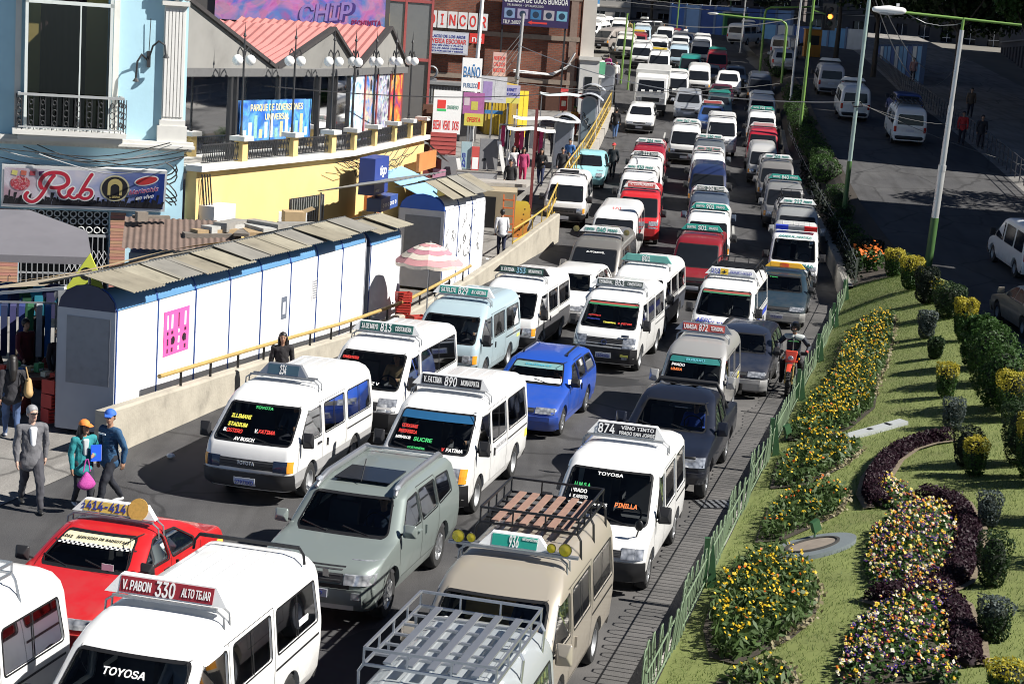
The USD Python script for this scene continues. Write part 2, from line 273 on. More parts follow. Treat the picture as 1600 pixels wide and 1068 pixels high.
rl = thing('pipe_rail', 'rusty yellow pipe handrail on short posts along the retaining wall top', 'railing', (0, 0, 0))
part(rl, 'pipe', MB().tube([wp(s, -.12, gL(wp(s, 0, 0)[1])+wt(s)+.34) for s in np.linspace(2.4, 24.5, 16)], .05, 8), YEL, smooth=50)
for s in np.arange(3.4, 24.5, 1.45): part(rl, 'post', MB().box(*[q for a in zip(np.array(wp(s, -.12, 0))-.025, np.array(wp(s, -.12, 0))+.025) for q in a][:4], gL(wp(s, 0, 0)[1])+wt(s)-.02, gL(wp(s, 0, 0)[1])+wt(s)+.33), BLACK)
# ------------------------------------------------------------------ vehicles
# rings: (z, x_rear, x_front, half_width, front corner radius, rear corner radius, bow)
def RG(*r): return [tuple(q)+(.16, .10, .06)[len(q)-4:] if len(q) < 7 else tuple(q) for q in r]
VT = {}
VT['hiace'] = dict(rings=RG((.27, -2.2, 2.16, .77), (.42, -2.27, 2.27, .83), (.75, -2.3, 2.28, .845), (.98, -2.29, 2.19, .845), (1.06, -2.28, 2.12, .844), (1.62, -2.22, 1.44, .79), (1.75, -2.19, 1.22, .755), (1.85, -2.13, .98, .69), (1.92, -2.02, .68, .60), (1.955, -1.85, .35, .45), (1.965, -1.3, 0, .2)),
    ws=(1.09, 1.63, .715), rear=(1.08, 1.6, .66), wheels=(1.22, -1.18, .31), wins=[[(1.86, 1.09), (1.34, 1.60), (.76, 1.60), (.76, 1.06)], [(.58, 1.60), (-.52, 1.60), (-.52, 1.06), (.58, 1.06)], [(-.70, 1.60), (-1.96, 1.60), (-2.06, 1.06), (-.70, 1.06)]],
    seams=[[(1.95, .45), (1.92, 1.03), (1.40, 1.66), (.70, 1.66), (.67, .42)], [(.67, .42), (-.62, .42), (-.62, 1.66), (.70, 1.66)]], rail=[(-.66, .88), (-2.1, .88)],
    front=[('grille', -.52, .52, .66, .82, 'BLACKPL', .012), ('headlight', .5, .74, .64, .84, 'LAMP', .016), ('indicator_lamp', .745, .83, .64, .84, 'AMBER', .012), ('bumper', -.835, .835, .30, .60, 'BLACKPL', .05), ('number_plate', -.2, .2, .36, .50, 'PLATE', .062)], mirror=(1.78, 1.12), seats=[.85, -.1, -.95, -1.7])
VT['caravan'] = dict(rings=RG((.27, -2.25, 2.2, .77), (.45, -2.33, 2.32, .835), (.80, -2.34, 2.31, .845), (1.0, -2.33, 2.20, .845), (1.10, -2.33, 2.06, .844), (1.15, -2.32, 1.98, .843), (1.74, -2.26, 1.20, .785), (1.86, -2.2, .96, .735), (1.95, -2.1, .6, .62), (1.99, -1.8, .2, .42), (2.0, -1.2, -.2, .2)),
    ws=(1.17, 1.72, .72), rear=(1.1, 1.66, .68), wheels=(1.35, -1.36, .33), wins=[[(1.68, 1.17), (1.14, 1.70), (.70, 1.70), (.70, 1.12)], [(.54, 1.70), (-.50, 1.70), (-.50, 1.12), (.54, 1.12)], [(-.66, 1.70), (-1.98, 1.70), (-2.1, 1.12), (-.66, 1.12)]],
    seams=[[(1.75, .45), (1.78, 1.08), (1.2, 1.77), (.64, 1.77), (.61, .42)], [(.61, .42), (-.58, .42), (-.58, 1.77), (.64, 1.77)]], rail=[(-.62, .95), (-2.15, .95)],
    front=[('grille', -.5, .5, .74, .94, 'BLACKPL', .01), ('headlight', .48, .80, .72, .98, 'LAMP', .014), ('bumper', -.835, .835, .30, .70, 'BODY', .045), ('number_plate', -.2, .2, .44, .57, 'PLATE', .058), ('fog_lamp', .48, .62, .42, .52, 'LAMP', .05)], mirror=(1.62, 1.2), seats=[.8, -.1, -.95, -1.7])
VT['h200'] = dict(rings=RG((.27, -2.25, 2.2, .78), (.45, -2.33, 2.33, .835), (.82, -2.34, 2.31, .845), (1.02, -2.34, 2.16, .845), (1.12, -2.33, 2.02, .845), (1.76, -2.28, 1.24, .79), (1.88, -2.22, .98, .745), (1.95, -2.12, .6, .66), (1.985, -1.8, .2, .5), (1.995, -1.2, -.2, .25)),
    ws=(1.14, 1.74, .735), rear=(1.1, 1.66, .68), wheels=(1.3, -1.27, .33), wins=[[(1.70, 1.14), (1.18, 1.70), (.72, 1.70), (.72, 1.10)], [(.56, 1.72), (-2.02, 1.72), (-2.12, 1.12), (.56, 1.12)]],
    seams=[[(1.8, .45), (1.82, 1.06), (1.22, 1.78), (.66, 1.78), (.63, .42)], [(.63, .42), (-.5, .42), (-.5, 1.08)]], rail=[(-.55, .95), (-2.15, .95)],
    front=[('grille', -.42, .42, .76, .92, 'BLACKPL', .01), ('headlight', .44, .80, .74, 1.0, 'LAMP', .014), ('bumper', -.835, .835, .30, .72, 'BODY', .045), ('number_plate', -.2, .2, .46, .59, 'PLATE', .058)], mirror=(1.66, 1.2), seats=[.85, -.1, -.95, -1.7])
VT['noah'] = dict(rings=RG((.26, -2.05, 2.05, .76), (.42, -2.14, 2.14, .825), (.66, -2.15, 2.12, .838), (.80, -2.15, 2.03, .838), (.92, -2.14, 1.74, .835), (1.0, -2.13, 1.5, .832), (1.70, -2.05, .68, .765), (1.80, -1.98, .45, .715), (1.87, -1.85, .1, .60), (1.90, -1.5, -.3, .4), (1.905, -1.1, -.6, .2)),
    ws=(1.02, 1.66, .72), rear=(1.05, 1.6, .66), wheels=(1.38, -1.27, .31), wins=[[(1.18, 1.03), (.64, 1.62), (.30, 1.62), (.30, 1.0)], [(.14, 1.62), (-.86, 1.62), (-.86, 1.0), (.14, 1.0)], [(-1.02, 1.62), (-1.86, 1.62), (-1.96, 1.0), (-1.02, 1.0)]],
    seams=[[(1.2, .4), (1.28, .98), (.68, 1.68), (.24, 1.68), (.21, .4)], [(.21, .4), (-.94, .4), (-.94, 1.68), (.24, 1.68)]], rail=[(-.98, .86), (-2.0, .86)],
    front=[('grille', -.46, .46, .66, .76, 'BLACKPL', .01), ('headlight', .46, .66, .64, .80, 'LAMP', .014), ('indicator_lamp', .67, .80, .64, .80, 'LAMP', .010), ('bumper', -.82, .82, .28, .60, 'BLACKPL', .05), ('number_plate', -.2, .2, .36, .49, 'PLATE', .062)], mirror=(1.1, 1.1), seats=[.3, -.6, -1.4])
VT['sedan'] = dict(rings=RG((.22, -2.02, 2.0, .78), (.45, -2.14, 2.14, .84), (.60, -2.15, 2.13, .845), (.70, -2.13, 2.06, .845), (.78, -2.10, 1.72, .84), (.86, -2.05, 1.3, .835), (.93, -1.95, .95, .83), (.96, -1.55, .85, .82), (1.18, -1.12, .48, .73), (1.30, -.82, .22, .665), (1.36, -.55, -.02, .56), (1.38, -.4, -.2, .35)),
    ws=(.97, 1.28, .64), rear=(1.0, 1.28, .58), wheels=(1.28, -1.19, .30), wins=[[(.64, .95), (.10, 1.25), (-.18, 1.27), (-.18, .93)], [(-.26, .93), (-.26, 1.27), (-.58, 1.25), (-1.08, .98), (-1.0, .93)]],
    seams=[[(.95, .35), (.95, .9), (.40, 1.31), (-.22, 1.32), (-.22, .35), (.95, .35)], [(-.22, .35), (-.85, .35), (-1.2, .75), (-1.2, .92)]], rail=None,
    front=[('grille', -.34, .34, .60, .69, 'BLACKPL', .01), ('headlight', .36, .78, .58, .70, 'LAMP', .014), ('bumper', -.84, .84, .25, .52, 'BODY', .04), ('number_plate', -.2, .2, .34, .47, 'PLATE', .05)], mirror=(.72, .98), seats=[.15, -.75])
VT['wagon'] = dict(rings=RG((.2, -2.1, 2.05, .78), (.45, -2.22, 2.2, .835), (.62, -2.24, 2.19, .845), (.72, -2.23, 2.10, .845), (.80, -2.22, 1.75, .84), (.89, -2.2, 1.25, .835), (.96, -2.18, .98, .83), (1.0, -2.16, .90, .82), (1.2, -2.06, .56, .76), (1.36, -1.95, .28, .69), (1.43, -1.80, 0, .60), (1.465, -1.5, -.3, .42), (1.475, -1.1, -.6, .2)),
    ws=(1.0, 1.35, .65), rear=(1.0, 1.34, .6), wheels=(1.33, -1.25, .305), wins=[[(.68, .98), (.16, 1.32), (-.16, 1.34), (-.16, .96)], [(-.24, .96), (-.24, 1.34), (-1.0, 1.34), (-1.0, .98)], [(-1.08, .98), (-1.08, 1.34), (-1.72, 1.32), (-1.98, 1.0)]],
    seams=[[(.95, .35), (.98, .92), (.42, 1.38), (-.2, 1.39), (-.2, .35), (.95, .35)], [(-.2, .35), (-.85, .35), (-1.04, .6), (-1.04, 1.39), (-.2, 1.39)]], rail=None,
    front=[('grille', -.36, .36, .62, .70, 'BLACKPL', .01), ('headlight', .38, .79, .60, .72, 'LAMP', .014), ('bumper', -.84, .84, .25, .54, 'BODY', .04), ('number_plate', -.2, .2, .34, .47, 'PLATE', .05)], mirror=(.76, 1.02), seats=[.2, -.75])
VT['suv'] = dict(rings=RG((.30, -2.1, 2.12, .80), (.5, -2.27, 2.28, .875), (.78, -2.3, 2.30, .89, .26, .1, .10), (.90, -2.29, 2.25, .889, .26, .1, .10), (.97, -2.285, 2.10, .886, .25, .1, .1), (1.02, -2.28, 1.82, .884, .22, .1, .08), (1.075, -2.27, 1.42, .88), (1.12, -2.26, 1.15, .872), (1.55, -2.1, .62, .765), (1.63, -2.02, .42, .71), (1.68, -1.85, .1, .58), (1.70, -1.4, -.4, .3)),
    ws=(1.13, 1.55, .70), rear=(1.12, 1.5, .6), wheels=(1.35, -1.28, .36), wins=[[(.84, 1.13), (.42, 1.52), (-.06, 1.54), (-.06, 1.10)], [(-.14, 1.10), (-.14, 1.54), (-.96, 1.53), (-.96, 1.12)], [(-1.04, 1.13), (-1.04, 1.53), (-1.70, 1.50), (-1.78, 1.18)]],
    seams=[[(.98, .5), (1.02, 1.06), (.58, 1.58), (-.1, 1.6), (-.1, .5), (.98, .5)], [(-.1, .5), (-.85, .5), (-1.0, .8), (-1.0, 1.59), (-.1, 1.6)]], rail=None,
    front=[('grille', -.44, .44, .76, .95, 'BLACKPL', .014), ('headlight', .46, .87, .72, 1.0, 'LAMP', .02), ('bumper', -.87, .87, .36, .66, 'BODY', .03), ('number_plate', -.24, .24, .52, .64, 'PLATE', .045), ('fog_lamp', .58, .70, .52, .62, 'LAMP', .036)], mirror=(.92, 1.16), seats=[.25, -.7])
VT['pickup'] = dict(rings=RG((.42, -2.5, 2.35, .85), (.6, -2.55, 2.5, .9), (.8, -2.55, 2.5, .905), (.97, -2.55, 2.42, .90), (1.05, -2.55, 1.9, .89), (1.11, -2.55, 1.35, .885), (1.16, -.86, 1.2, .87), (1.6, -.66, .5, .745), (1.7, -.55, .25, .68), (1.76, -.4, 0, .52), (1.775, -.3, -.2, .3)),
    ws=(1.18, 1.59, .68), rear=(1.22, 1.56, .58), wheels=(1.54, -1.54, .37), wins=[[(.90, 1.17), (.38, 1.55), (.02, 1.58), (.02, 1.15)], [(-.06, 1.15), (-.06, 1.58), (-.50, 1.57), (-.62, 1.18)]],
    seams=[[(1.08, .5), (1.1, 1.08), (.52, 1.62), (-.02, 1.63), (-.02, .5), (1.08, .5)], [(-.02, .5), (-.8, .5), (-.8, 1.1)]], rail=None,
    front=[('grille', -.5, .5, .76, .94, 'BLACKPL', .012), ('headlight', .5, .87, .78, .96, 'LAMP', .016), ('bumper', -.88, .88, .45, .68, 'BODY', .05), ('number_plate', -.2, .2, .52, .64, 'PLATE', .062)], mirror=(.98, 1.2), seats=[.2])
VT['hatch'] = dict(rings=RG((.2, -1.72, 1.68, .76), (.42, -1.85, 1.83, .82), (.62, -1.86, 1.84, .828), (.78, -1.85, 1.62, .826), (.90, -1.83, 1.2, .82), (.97, -1.81, 1.0, .812), (1.25, -1.68, .56, .735), (1.41, -1.52, .24, .66), (1.49, -1.28, -.06, .54), (1.52, -.9, -.35, .35), (1.525, -.7, -.5, .2)),
    ws=(1.0, 1.38, .64), rear=(1.0, 1.36, .55), wheels=(1.2, -1.22, .29), wins=[[(.76, .98), (.20, 1.35), (-.2, 1.38), (-.2, .96)], [(-.28, .96), (-.28, 1.39), (-1.05, 1.36), (-1.3, 1.05)]],
    seams=[[(.95, .35), (.95, .9), (.42, 1.42), (-.24, 1.43), (-.24, .35), (.95, .35)]], rail=None,
    front=[('grille', -.3, .3, .52, .60, 'BLACKPL', .01), ('headlight', .42, .72, .62, .86, 'LAMP', .02), ('bumper', -.8, .8, .25, .48, 'BODY', .03), ('number_plate', -.2, .2, .36, .47, 'PLATE', .04)], mirror=(.78, 1.02), seats=[.2, -.6])
def scaled(base, sx, sw, sz):
    b = VT[base]; q = dict(b)
    q['rings'] = [(z*sz, a*sx, c*sx, w*sw, d*sw, e*sw, f*sw) for z, a, c, w, d, e, f in b['rings']]
    q['ws'] = (b['ws'][0]*sz, b['ws'][1]*sz, b['ws'][2]*sw); q['rear'] = (b['rear'][0]*sz, b['rear'][1]*sz, b['rear'][2]*sw)
    q['wheels'] = (b['wheels'][0]*sx, b['wheels'][1]*sx, b['wheels'][2]*.93)
    for k in ('wins', 'seams'): q[k] = [[(x*sx, z*sz) for x, z in l] for l in b[k]]
    q['rail'] = b['rail'] and [(x*sx, z*sz) for x, z in b['rail']]
    q['front'] = [(n, y0*sw, y1*sw, z0*sz, z1*sz, m, p) for n, y0, y1, z0, z1, m, p in b['front']]; q['mirror'] = (b['mirror'][0]*sx, b['mirror'][1]*sz); q['seats'] = [x*sx for x in b['seats']]
    return q
VT['micro'] = scaled('hiace', .80, .87, .97); VT['hiace_short'] = scaled('hiace', .93, 1, 1)
VT['hiace_tall'] = scaled('hiace', 1.0, 1.0, 1.06)
class Shape:
    def __init__(s, t):
        s.t = VT[t]; s.R = np.array(s.t['rings']); s.memo = {}
    def ring(s, z):
        k = round(z*2e4)
        if k not in s.memo: s.memo[k] = [float(np.interp(z, s.R[:, 0], s.R[:, q])) for q in range(7)]
        return s.memo[k]
    def fx(s, z, y):
        _, a, b, w, cf, cr, bow = s.ring(z); y = abs(y); x = b-bow*(min(y, w)/w)**2; e = y-(w-cf)
        return x if e <= 0 else x-cf*(1-math.sqrt(max(0, 1-min(1, e/cf)**2)))
    def rx(s, z, y):
        _, a, b, w, cf, cr, bow = s.ring(z); y = abs(y); e = y-(w-cr)
        return a+.3*bow*(min(y, w)/w)**2+(0 if e <= 0 else cr*(1-math.sqrt(max(0, 1-min(1, e/cr)**2))))
    def hw(s, z, x):
        _, a, b, w, cf, cr, bow = s.ring(z); e = x-(b-bow-cf); g = (a+.3*bow+cr)-x
        if e > 0: return w-cf*(1-math.sqrt(max(0, 1-min(1, e/cf)**2)))
        if g > 0: return w-cr*(1-math.sqrt(max(0, 1-min(1, g/cr)**2)))
        return w
    def roofz(s, x, y=0):
        if not hasattr(s, 'tab'):
            z = np.linspace(s.R[0, 0], s.R[-1, 0], 160); s.tab = [z]+[np.interp(z, s.R[:, 0], s.R[:, k]) for k in (1, 2, 3)]
        z, a, b, w = s.tab; k = np.nonzero((a <= x) & (x <= b) & (abs(y) <= w))[0]
        return float(z[k[-1]]) if len(k) else float(z[0])
    def loft(s, inset=0.0, z0=None, z1=None):
        rings = [list(r) for r in s.R]
        if inset:
            z1 = rings[-1][0]-inset-.02; rr = []
            for z in sorted(set([z0, z1]+[r[0] for r in rings if z0 < r[0] < z1])):
                q = s.ring(min(z+(inset if z > 1.6*s.R[-1, 0]/1.95 else 0), s.R[-1, 0])); q = [float(v) for v in q]; q[0] = z; q[1] += inset; q[2] -= inset*1.3; q[3] -= inset; rr.append(q)
            rings = [r for r in rr if r[2]-r[1] > .4 and r[3] > .15]
        V = []
        for z, a, b, w, cf, cr, bow in rings:
            cf = min(cf, w*.6); cr = min(cr, w*.6); h = []
            for y in np.linspace(0, w-cf, 4)[:-1]: h.append((b-bow*(y/w)**2, y))
            for q in np.linspace(0, PI/2, 6): y = w-cf+cf*math.sin(q); h.append((b-bow*(y/w)**2-cf*(1-math.cos(q)), y))
            xs, xe = h[-1][0], a+.3*bow+cr
            for k in range(1, 5): h.append((xs+(xe-xs)*k/5, w))
            for q in np.linspace(0, PI/2, 4): y = w-cr+cr*math.cos(q); h.append((a+.3*bow*(y/w)**2+cr*(1-math.sin(q)), y))
            for y in np.linspace(w-cr, 0, 3)[1:]: h.append((a+.3*bow*(y/w)**2, y))
            full = h+[(x, -y) for x, y in h[-2:0:-1]]
            V.append([(x, y, z) for x, y in full])
        n = len(V[0]); k = len(V); F = []
        for i in range(k-1):
            for j in range(n):
                a_, b_, c_, d_ = i*n+j, i*n+(j+1) % n, (i+1)*n+(j+1) % n, (i+1)*n+j; F += [(a_, b_, c_), (a_, c_, d_)]
        P = [p for r in V for p in r]; P.append(tuple(np.mean(V[0], 0))); P.append(tuple(np.mean(V[-1], 0)))
        for j in range(n): F.append(((j+1) % n, j, k*n)); F.append(((k-1)*n+j, (k-1)*n+(j+1) % n, k*n+1))
        return man(np.array(P), np.array(F))
def man(v, f):
    m = m3.Manifold(m3.Mesh(vert_properties=np.asarray(v, np.float32), tri_verts=np.asarray(f, np.uint32)))
    if m.volume() < 0: m = m3.Manifold(m3.Mesh(vert_properties=np.asarray(v, np.float32), tri_verts=np.asarray(f, np.uint32)[:, ::-1]))
    return m
def cut(pg, h0, h1, axis):
    """manifold prism of a (u, v) polygon: axis y: u=x v=z, axis x: u=y v=z"""
    from shapely.geometry.polygon import orient
    c = m3.CrossSection([np.array(orient(pg).exterior.coords)[:-1]]); p = m3.Manifold.extrude(c, h1-h0)
    if axis == 'y': return p.transform(np.array([[1, 0, 0, 0], [0, 0, 1, h0], [0, 1, 0, 0]], float))
    return p.transform(np.array([[0, 0, 1, h0], [1, 0, 0, 0], [0, 1, 0, 0]], float))
def patch(mb, pg, fn, us, vs):
    us = [-9]+sorted(us)+[9]; vs = [-9]+sorted(vs)+[9]
    for i in range(len(us)-1):
        for j in range(len(vs)-1):
            c = pg.intersection(sbox(us[i], vs[j], us[i+1], vs[j+1]))
            if not c.is_empty and c.area > 1e-6: mb.poly(c, fn)
    return mb
_vc = {}
def wspoly(S):
    z0, z1, w = S.t['ws']; w1 = w*.90*S.ring(z1)[3]/S.ring(z0)[3]/.9
    return rounded([(-w, z0), (w, z0), (w1-.02, z1), (-w1+.02, z1)], .05)
def rearpoly(S):
    z0, z1, w = S.t['rear']; return rounded([(-w, z0), (w, z0), (w*.92, z1), (-w*.92, z1)], .06)
def shell(t, detail):
    if (t, detail) in _vc: return _vc[t, detail]
    S = Shape(t); B = S.loft(); liner = None; xw0, xr0, r = S.t['wheels']; pk = t == 'pickup'
    for x in (xw0, xr0):
        for sgn in (-1, 1):
            B = B-m3.Manifold.cylinder(.6, r+.055, circular_segments=24).rotate([90, 0, 0]).translate([x, sgn*.78+.3, r+.01])
    if pk: B = B-m3.Manifold.cube([1.56, 1.44, .6]).translate([-2.47, -.72, .72])
    if detail:
        wins = [rounded(w, .05) for w in S.t['wins']]; zz = S.R[-1, 0]; rx = max(S.rx(S.t['rear'][1], 0)+.25, -3)
        zf = {'suv': .6, 'sedan': .45, 'wagon': .45, 'hatch': .45, 'pickup': .62}.get(t, .55)
        inner = S.loft(.05, zf); inner2 = S.loft(.066, zf+.02)
        if pk:
            k = m3.Manifold.cube([3, 2, 2]).translate([-.78, -1, 0]); inner = inner ^ k; inner2 = inner2 ^ k
        if t in ('suv', 'sedan', 'wagon', 'pickup', 'hatch', 'noah'):
            k = m3.Manifold.cube([6, 2, 3]).translate([-4.62 if t != 'noah' else -4.3, -1, 0]); inner = inner ^ k; inner2 = inner2 ^ k
        liner = inner-inner2
        cuts = [cut(w, -1.2, 1.2, 'y') for w in wins]+[cut(wspoly(S), S.fx(S.t['ws'][1], 0)-.3, 3, 'x'), cut(rearpoly(S), -3, rx, 'x')]
        B = B-inner
        for c in cuts: B = B-c; liner = liner-c
        liner = MB().mesh(liner).get()
    b = MB().mesh(B).get(); _vc[t, detail] = (S, b, liner); return _vc[t, detail]
LAMP = special('headlamp', {'v': ('voronoi_texture', {'scale': 14.0}), 't': ('texture_coordinate', {}), 'r': ('rgb_ramp', {'ramp': [(0, (.75, .76, .78)), (.5, (.45, .47, .5)), (1, (.12, .13, .15))]}), 'p': ('principled_bsdf', {'roughness': .08, 'metallic': .5, 'coat_weight': 1.0})},
    [('t.object', 'v.vector'), ('v.distance', 'r.fac'), ('r.color', 'p.base_color')], 'p.BSDF')
LAMP_DK = mat((.02, .03, .06), .08, .3, 20, spec=.7); AMBER = mat((.75, .30, .03), .15, .1, 20); REDL = mat((.4, .015, .012), .12, .1, 20); PLATE = mat((.55, .57, .62), .5, .05)
_wheel = {}
def wheel(p, x, y, r, alloy, lod):
    s = 1 if y > 0 else -1; c = (x, y, r); w = .10
    if lod >= 2:
        t = part(p, 'wheel', MB().lathe([(r*.62, -w), (r*.9, -w), (r*.985, -w*.7), (r, -w*.3), (r, w*.3), (r*.985, w*.7), (r*.9, w), (r*.62, w), (r*.62, -w)], 24, c, (0, s, 0)), RUBBER, smooth=40)
        b = MB().lathe([(r*.62, -.02), (r*.64, w*.95), (r*.58, w*.9), (r*.5, .035), (r*.2, .05), (.001, .055)], 24, c, (0, s, 0))
        for k in range(5 if alloy else 8):
            a = k*2*PI/(5 if alloy else 8); d = np.array([math.cos(a), 0, math.sin(a)])
            if alloy: b.bar(np.array(c)+d*.03+[0, s*.075, 0], np.array(c)+d*r*.6+[0, s*.085, 0], .05, .03, (0, 1, 0))
        part(t, 'rim', b, ALU if alloy else mat((.42, .43, .44), .5, .25, 20, .5), smooth=40)
        if alloy:
            h = MB()
            for k in range(5): a = (k+.5)*2*PI/5; h.lathe([(.001, .0375), (r*.13, .0375)], 8, np.array(c)+np.array([math.cos(a), 0, math.sin(a)])*r*.36+np.array([0, s*.004, 0]), (0, s, 0))
            part(t, 'rim_hole', h, BLACK, kind='stuff')
    else:
        t = part(p, 'wheel', MB().lathe([(r*.6, -w), (r, -w*.8), (r, w*.8), (r*.6, w), (r*.6, -w)], 14, c, (0, s, 0)), RUBBER, smooth=40)
        part(t, 'rim', MB().lathe([(r*.6, w*.8), (r*.5, .03), (.001, .05)], 14, c, (0, s, 0)), mat((.42, .43, .44), .5, .25, 20, .5), smooth=40)
def vehicle(name, t, label, cat, x, y, col, yaw=None, lod=2, group=None, metal=False, lower=None, alloy=False, lamps=None, grille=None, bumper=None, right=False, z=None, seat=SEATM, glass=None, rub=True, plate=None, dz=0.0):
    S, body, liner = shell(t, lod >= 2); T = S.t; g = gR if right else gL
    if yaw is None: yaw = math.radians(np.interp(y, [0, 52, 68, 300], [-103.3, -103.3, -95.8, -94.5]))
    if right and yaw is not None and abs(yaw) > 10: yaw -= 100
    sl = (g(y+1.5)-g(y-1.5))/3*math.sin(yaw)
    p = thing(name, label, cat, (x, y, (g(y) if z is None else z)+dz), yaw, group, pitch=-math.atan(sl))
    pm = metalpaint(col) if metal else paint(col)
    part(p, 'body', body, pm, smooth=38)
    if liner: part(p, 'interior', liner, INTERIOR)
    M = {'BLACKPL': BLACKPL, 'LAMP': LAMP, 'AMBER': AMBER, 'PLATE': PLATE, 'BODY': pm}
    zs = [r[0] for r in S.R]
    side = lambda pr, sg: (lambda u, v: (u, sg*(S.hw(v, u)+pr), v))
    fr = lambda pr: (lambda u, v: (S.fx(v, u)+pr, u, v)); re = lambda pr: (lambda u, v: (S.rx(v, u)-pr, u, v))
    ys = [-.7, -.55, -.4, -.2, 0, .2, .4, .55, .7]; cr = [.78, .81]; xs = [T['wins'][0][0][0]-.15, T['wins'][0][0][0]]
    # glass
    op = lod >= 2; G = (glass or GLASS_D) if op else DARKGLASS; off = -.012 if op else .004
    ws, rp = wspoly(S), rearpoly(S)
    part(p, 'windscreen', patch(MB(), ws, fr(off), ys, zs), (glass or GLASS) if op else DARKGLASS)
    part(p, 'rear_window', patch(MB(), rp, re(off), [-.5, 0, .5], zs), G)
    part(p, 'windscreen_seal', patch(MB(), ws.buffer(.022).difference(ws.buffer(-.006)), fr(.005), ys, zs), BLACK)
    wp = [rounded(w, .05) for w in T['wins']]
    for w in wp:
        for sg in (1, -1):
            gl = part(p, 'side_window', patch(MB(), w, side(off, sg), xs, zs), G)
            part(gl, 'window_seal', patch(MB(), w.buffer(.018).difference(w.buffer(-.008)), side(.004, sg), xs, zs), BLACK)
            if op and t in ('hiace', 'h200', 'caravan', 'hiace_short') and w.bounds[0] < 0:
                mx = (w.bounds[0]+w.bounds[2])/2; part(gl, 'window_bar', patch(MB(), sbox(mx-.015, w.bounds[1]+.01, mx+.015, w.bounds[3]-.01), side(.0, sg), [], zs), BLACK)
    if op:
        rm = MB()
        for l in T['seams']:
            from shapely.geometry import LineString
            for sg in (1, -1): patch(rm, LineString(l).buffer(.005, cap_style=2), side(.0022, sg), xs+cr, zs)
        part(p, 'door_seam', rm, BLACK)
        for sg in (1, -1):
            w0 = T['wins'][0]; hx, hz = w0[3][0]+.12, w0[3][1]-.12
            part(p, 'door_handle', MB().bar((hx-.07, sg*(S.hw(hz, hx)+.018), hz), (hx+.09, sg*(S.hw(hz, hx)+.018), hz), .03, .03), BLACKPL if not metal else pm)
            if len(T['wins']) > 1:
                w1 = T['wins'][1]; hx, hz = w1[0][0]-.12, w1[3][1]-.2
                part(p, 'door_handle', MB().bar((hx, sg*(S.hw(hz, hx)+.016), hz-.06), (hx, sg*(S.hw(hz, hx)+.016), hz+.08), .03, .03), BLACKPL if not metal else pm)
            if T['rail']:
                part(p, 'door_rail', patch(MB(), LineString(T['rail']).buffer(.016, cap_style=2), side(.006, sg), [], zs), BLACK)
    arch = [Point(xx, T['wheels'][2]+.01).buffer(T['wheels'][2]+.056) for xx in T['wheels'][:2]]
    if lower:
        lc, lz = lower; a = sbox(S.R[0, 1]+.05, .29, S.R[1, 2]-.16, lz)
        for q in arch: a = a.difference(q)
        for sg in (1, -1):
            for a_ in getattr(a, 'geoms', [a]): part(p, 'lower_panel', patch(MB(), a_, side(.0035, sg), list(np.linspace(-2, 2, 9))+[2.05, 2.1], zs), lc)
    # front and rear pieces
    for n, y0, y1, z0, z1, m, pr in T['front']:
        mm = M[m]
        if n == 'headlight' and lamps: mm = lamps
        if n == 'grille' and grille: mm = grille
        if n == 'bumper' and bumper: mm = bumper
        for sg in ((1,) if y0 < 0 else (1, -1)):
            nu, nv = (12, 3) if y0 < 0 and y1 > .5 else (4, 2)
            def f(u, v, sg=sg):
                d = pr if 0 < u < 1 and 0 < v < 1 else -.03
                uu, vv = min(1, max(0, (u*(nu+2)-1)/nu)), min(1, max(0, (v*(nv+2)-1)/nv)); yy, q = sg*(y0+(y1-y0)*uu), z0+(z1-z0)*vv
                return (S.fx(q, yy)+d, yy*(1+.03*(d > .03 and abs(yy) > .7)), q)
            pp = part(p, n, MB().grid(f, nu+2, nv+2), mm, smooth=30 if n != 'number_plate' else False)
            if n == 'number_plate' and lod >= 2:
                xx = S.fx((z0+z1)/2, 0)+pr
                text(pp, plate or '2%03dXKD' % (rng.integers(100, 999)), TXT_B, (xx, 0, (z0+z1)/2-.01), (0, 1, 0), (0, 0, 1), .07, .34, lift=.006)
            if n == 'grille' and lod >= 2:
                mb = MB()
                for zz in np.linspace(z0+.03, z1-.03, 3):
                    mb.add([(S.fx(zz+d, yy)+pr+.006, yy, zz+d) for yy in np.linspace(y0+.02, y1-.02, 7) for d in (-.006, .006)], [[2*i, 2*i+1, 2*i+3, 2*i+2] for i in range(6)])
                part(pp, 'grille_bar', mb, mat((.1, .1, .1), .3, .1, 5, .4))
    bh = .30 if t not in ('suv', 'pickup') else .42
    part(p, 'rear_bumper', MB().grid(lambda u, v: (S.rx(bh+.25*v, (u*2-1)*.8)-(.05 if 0 < v < 1 and 0 < u < 1 else -.02), (u*2-1)*.82, bh+.25*v), 8, 3), bumper or (BLACKPL if t.startswith('hi') or t == 'noah' or t == 'micro' else pm), smooth=30)
    for sg in (1, -1):
        zt = (.72, 1.0) if S.R[-1, 0] > 1.6 else (.66, .82); w_ = S.ring(zt[0])[3]
        part(p, 'tail_lamp', MB().grid(lambda u, v: (S.rx(zt[0]+(zt[1]-zt[0])*v, sg*w_*(.8+.16*u))-.012, sg*w_*(.8+.16*u), zt[0]+(zt[1]-zt[0])*v), 3, 2), REDL)
    if right or lod >= 2:
        q = S.rx(.8, 0)-.01; part(p, 'number_plate', MB().box(q-.01, q, -.2, .2, .74, .86), PLATE)
    # mirrors, wipers, wheels, seats
    mx, mz = T['mirror']
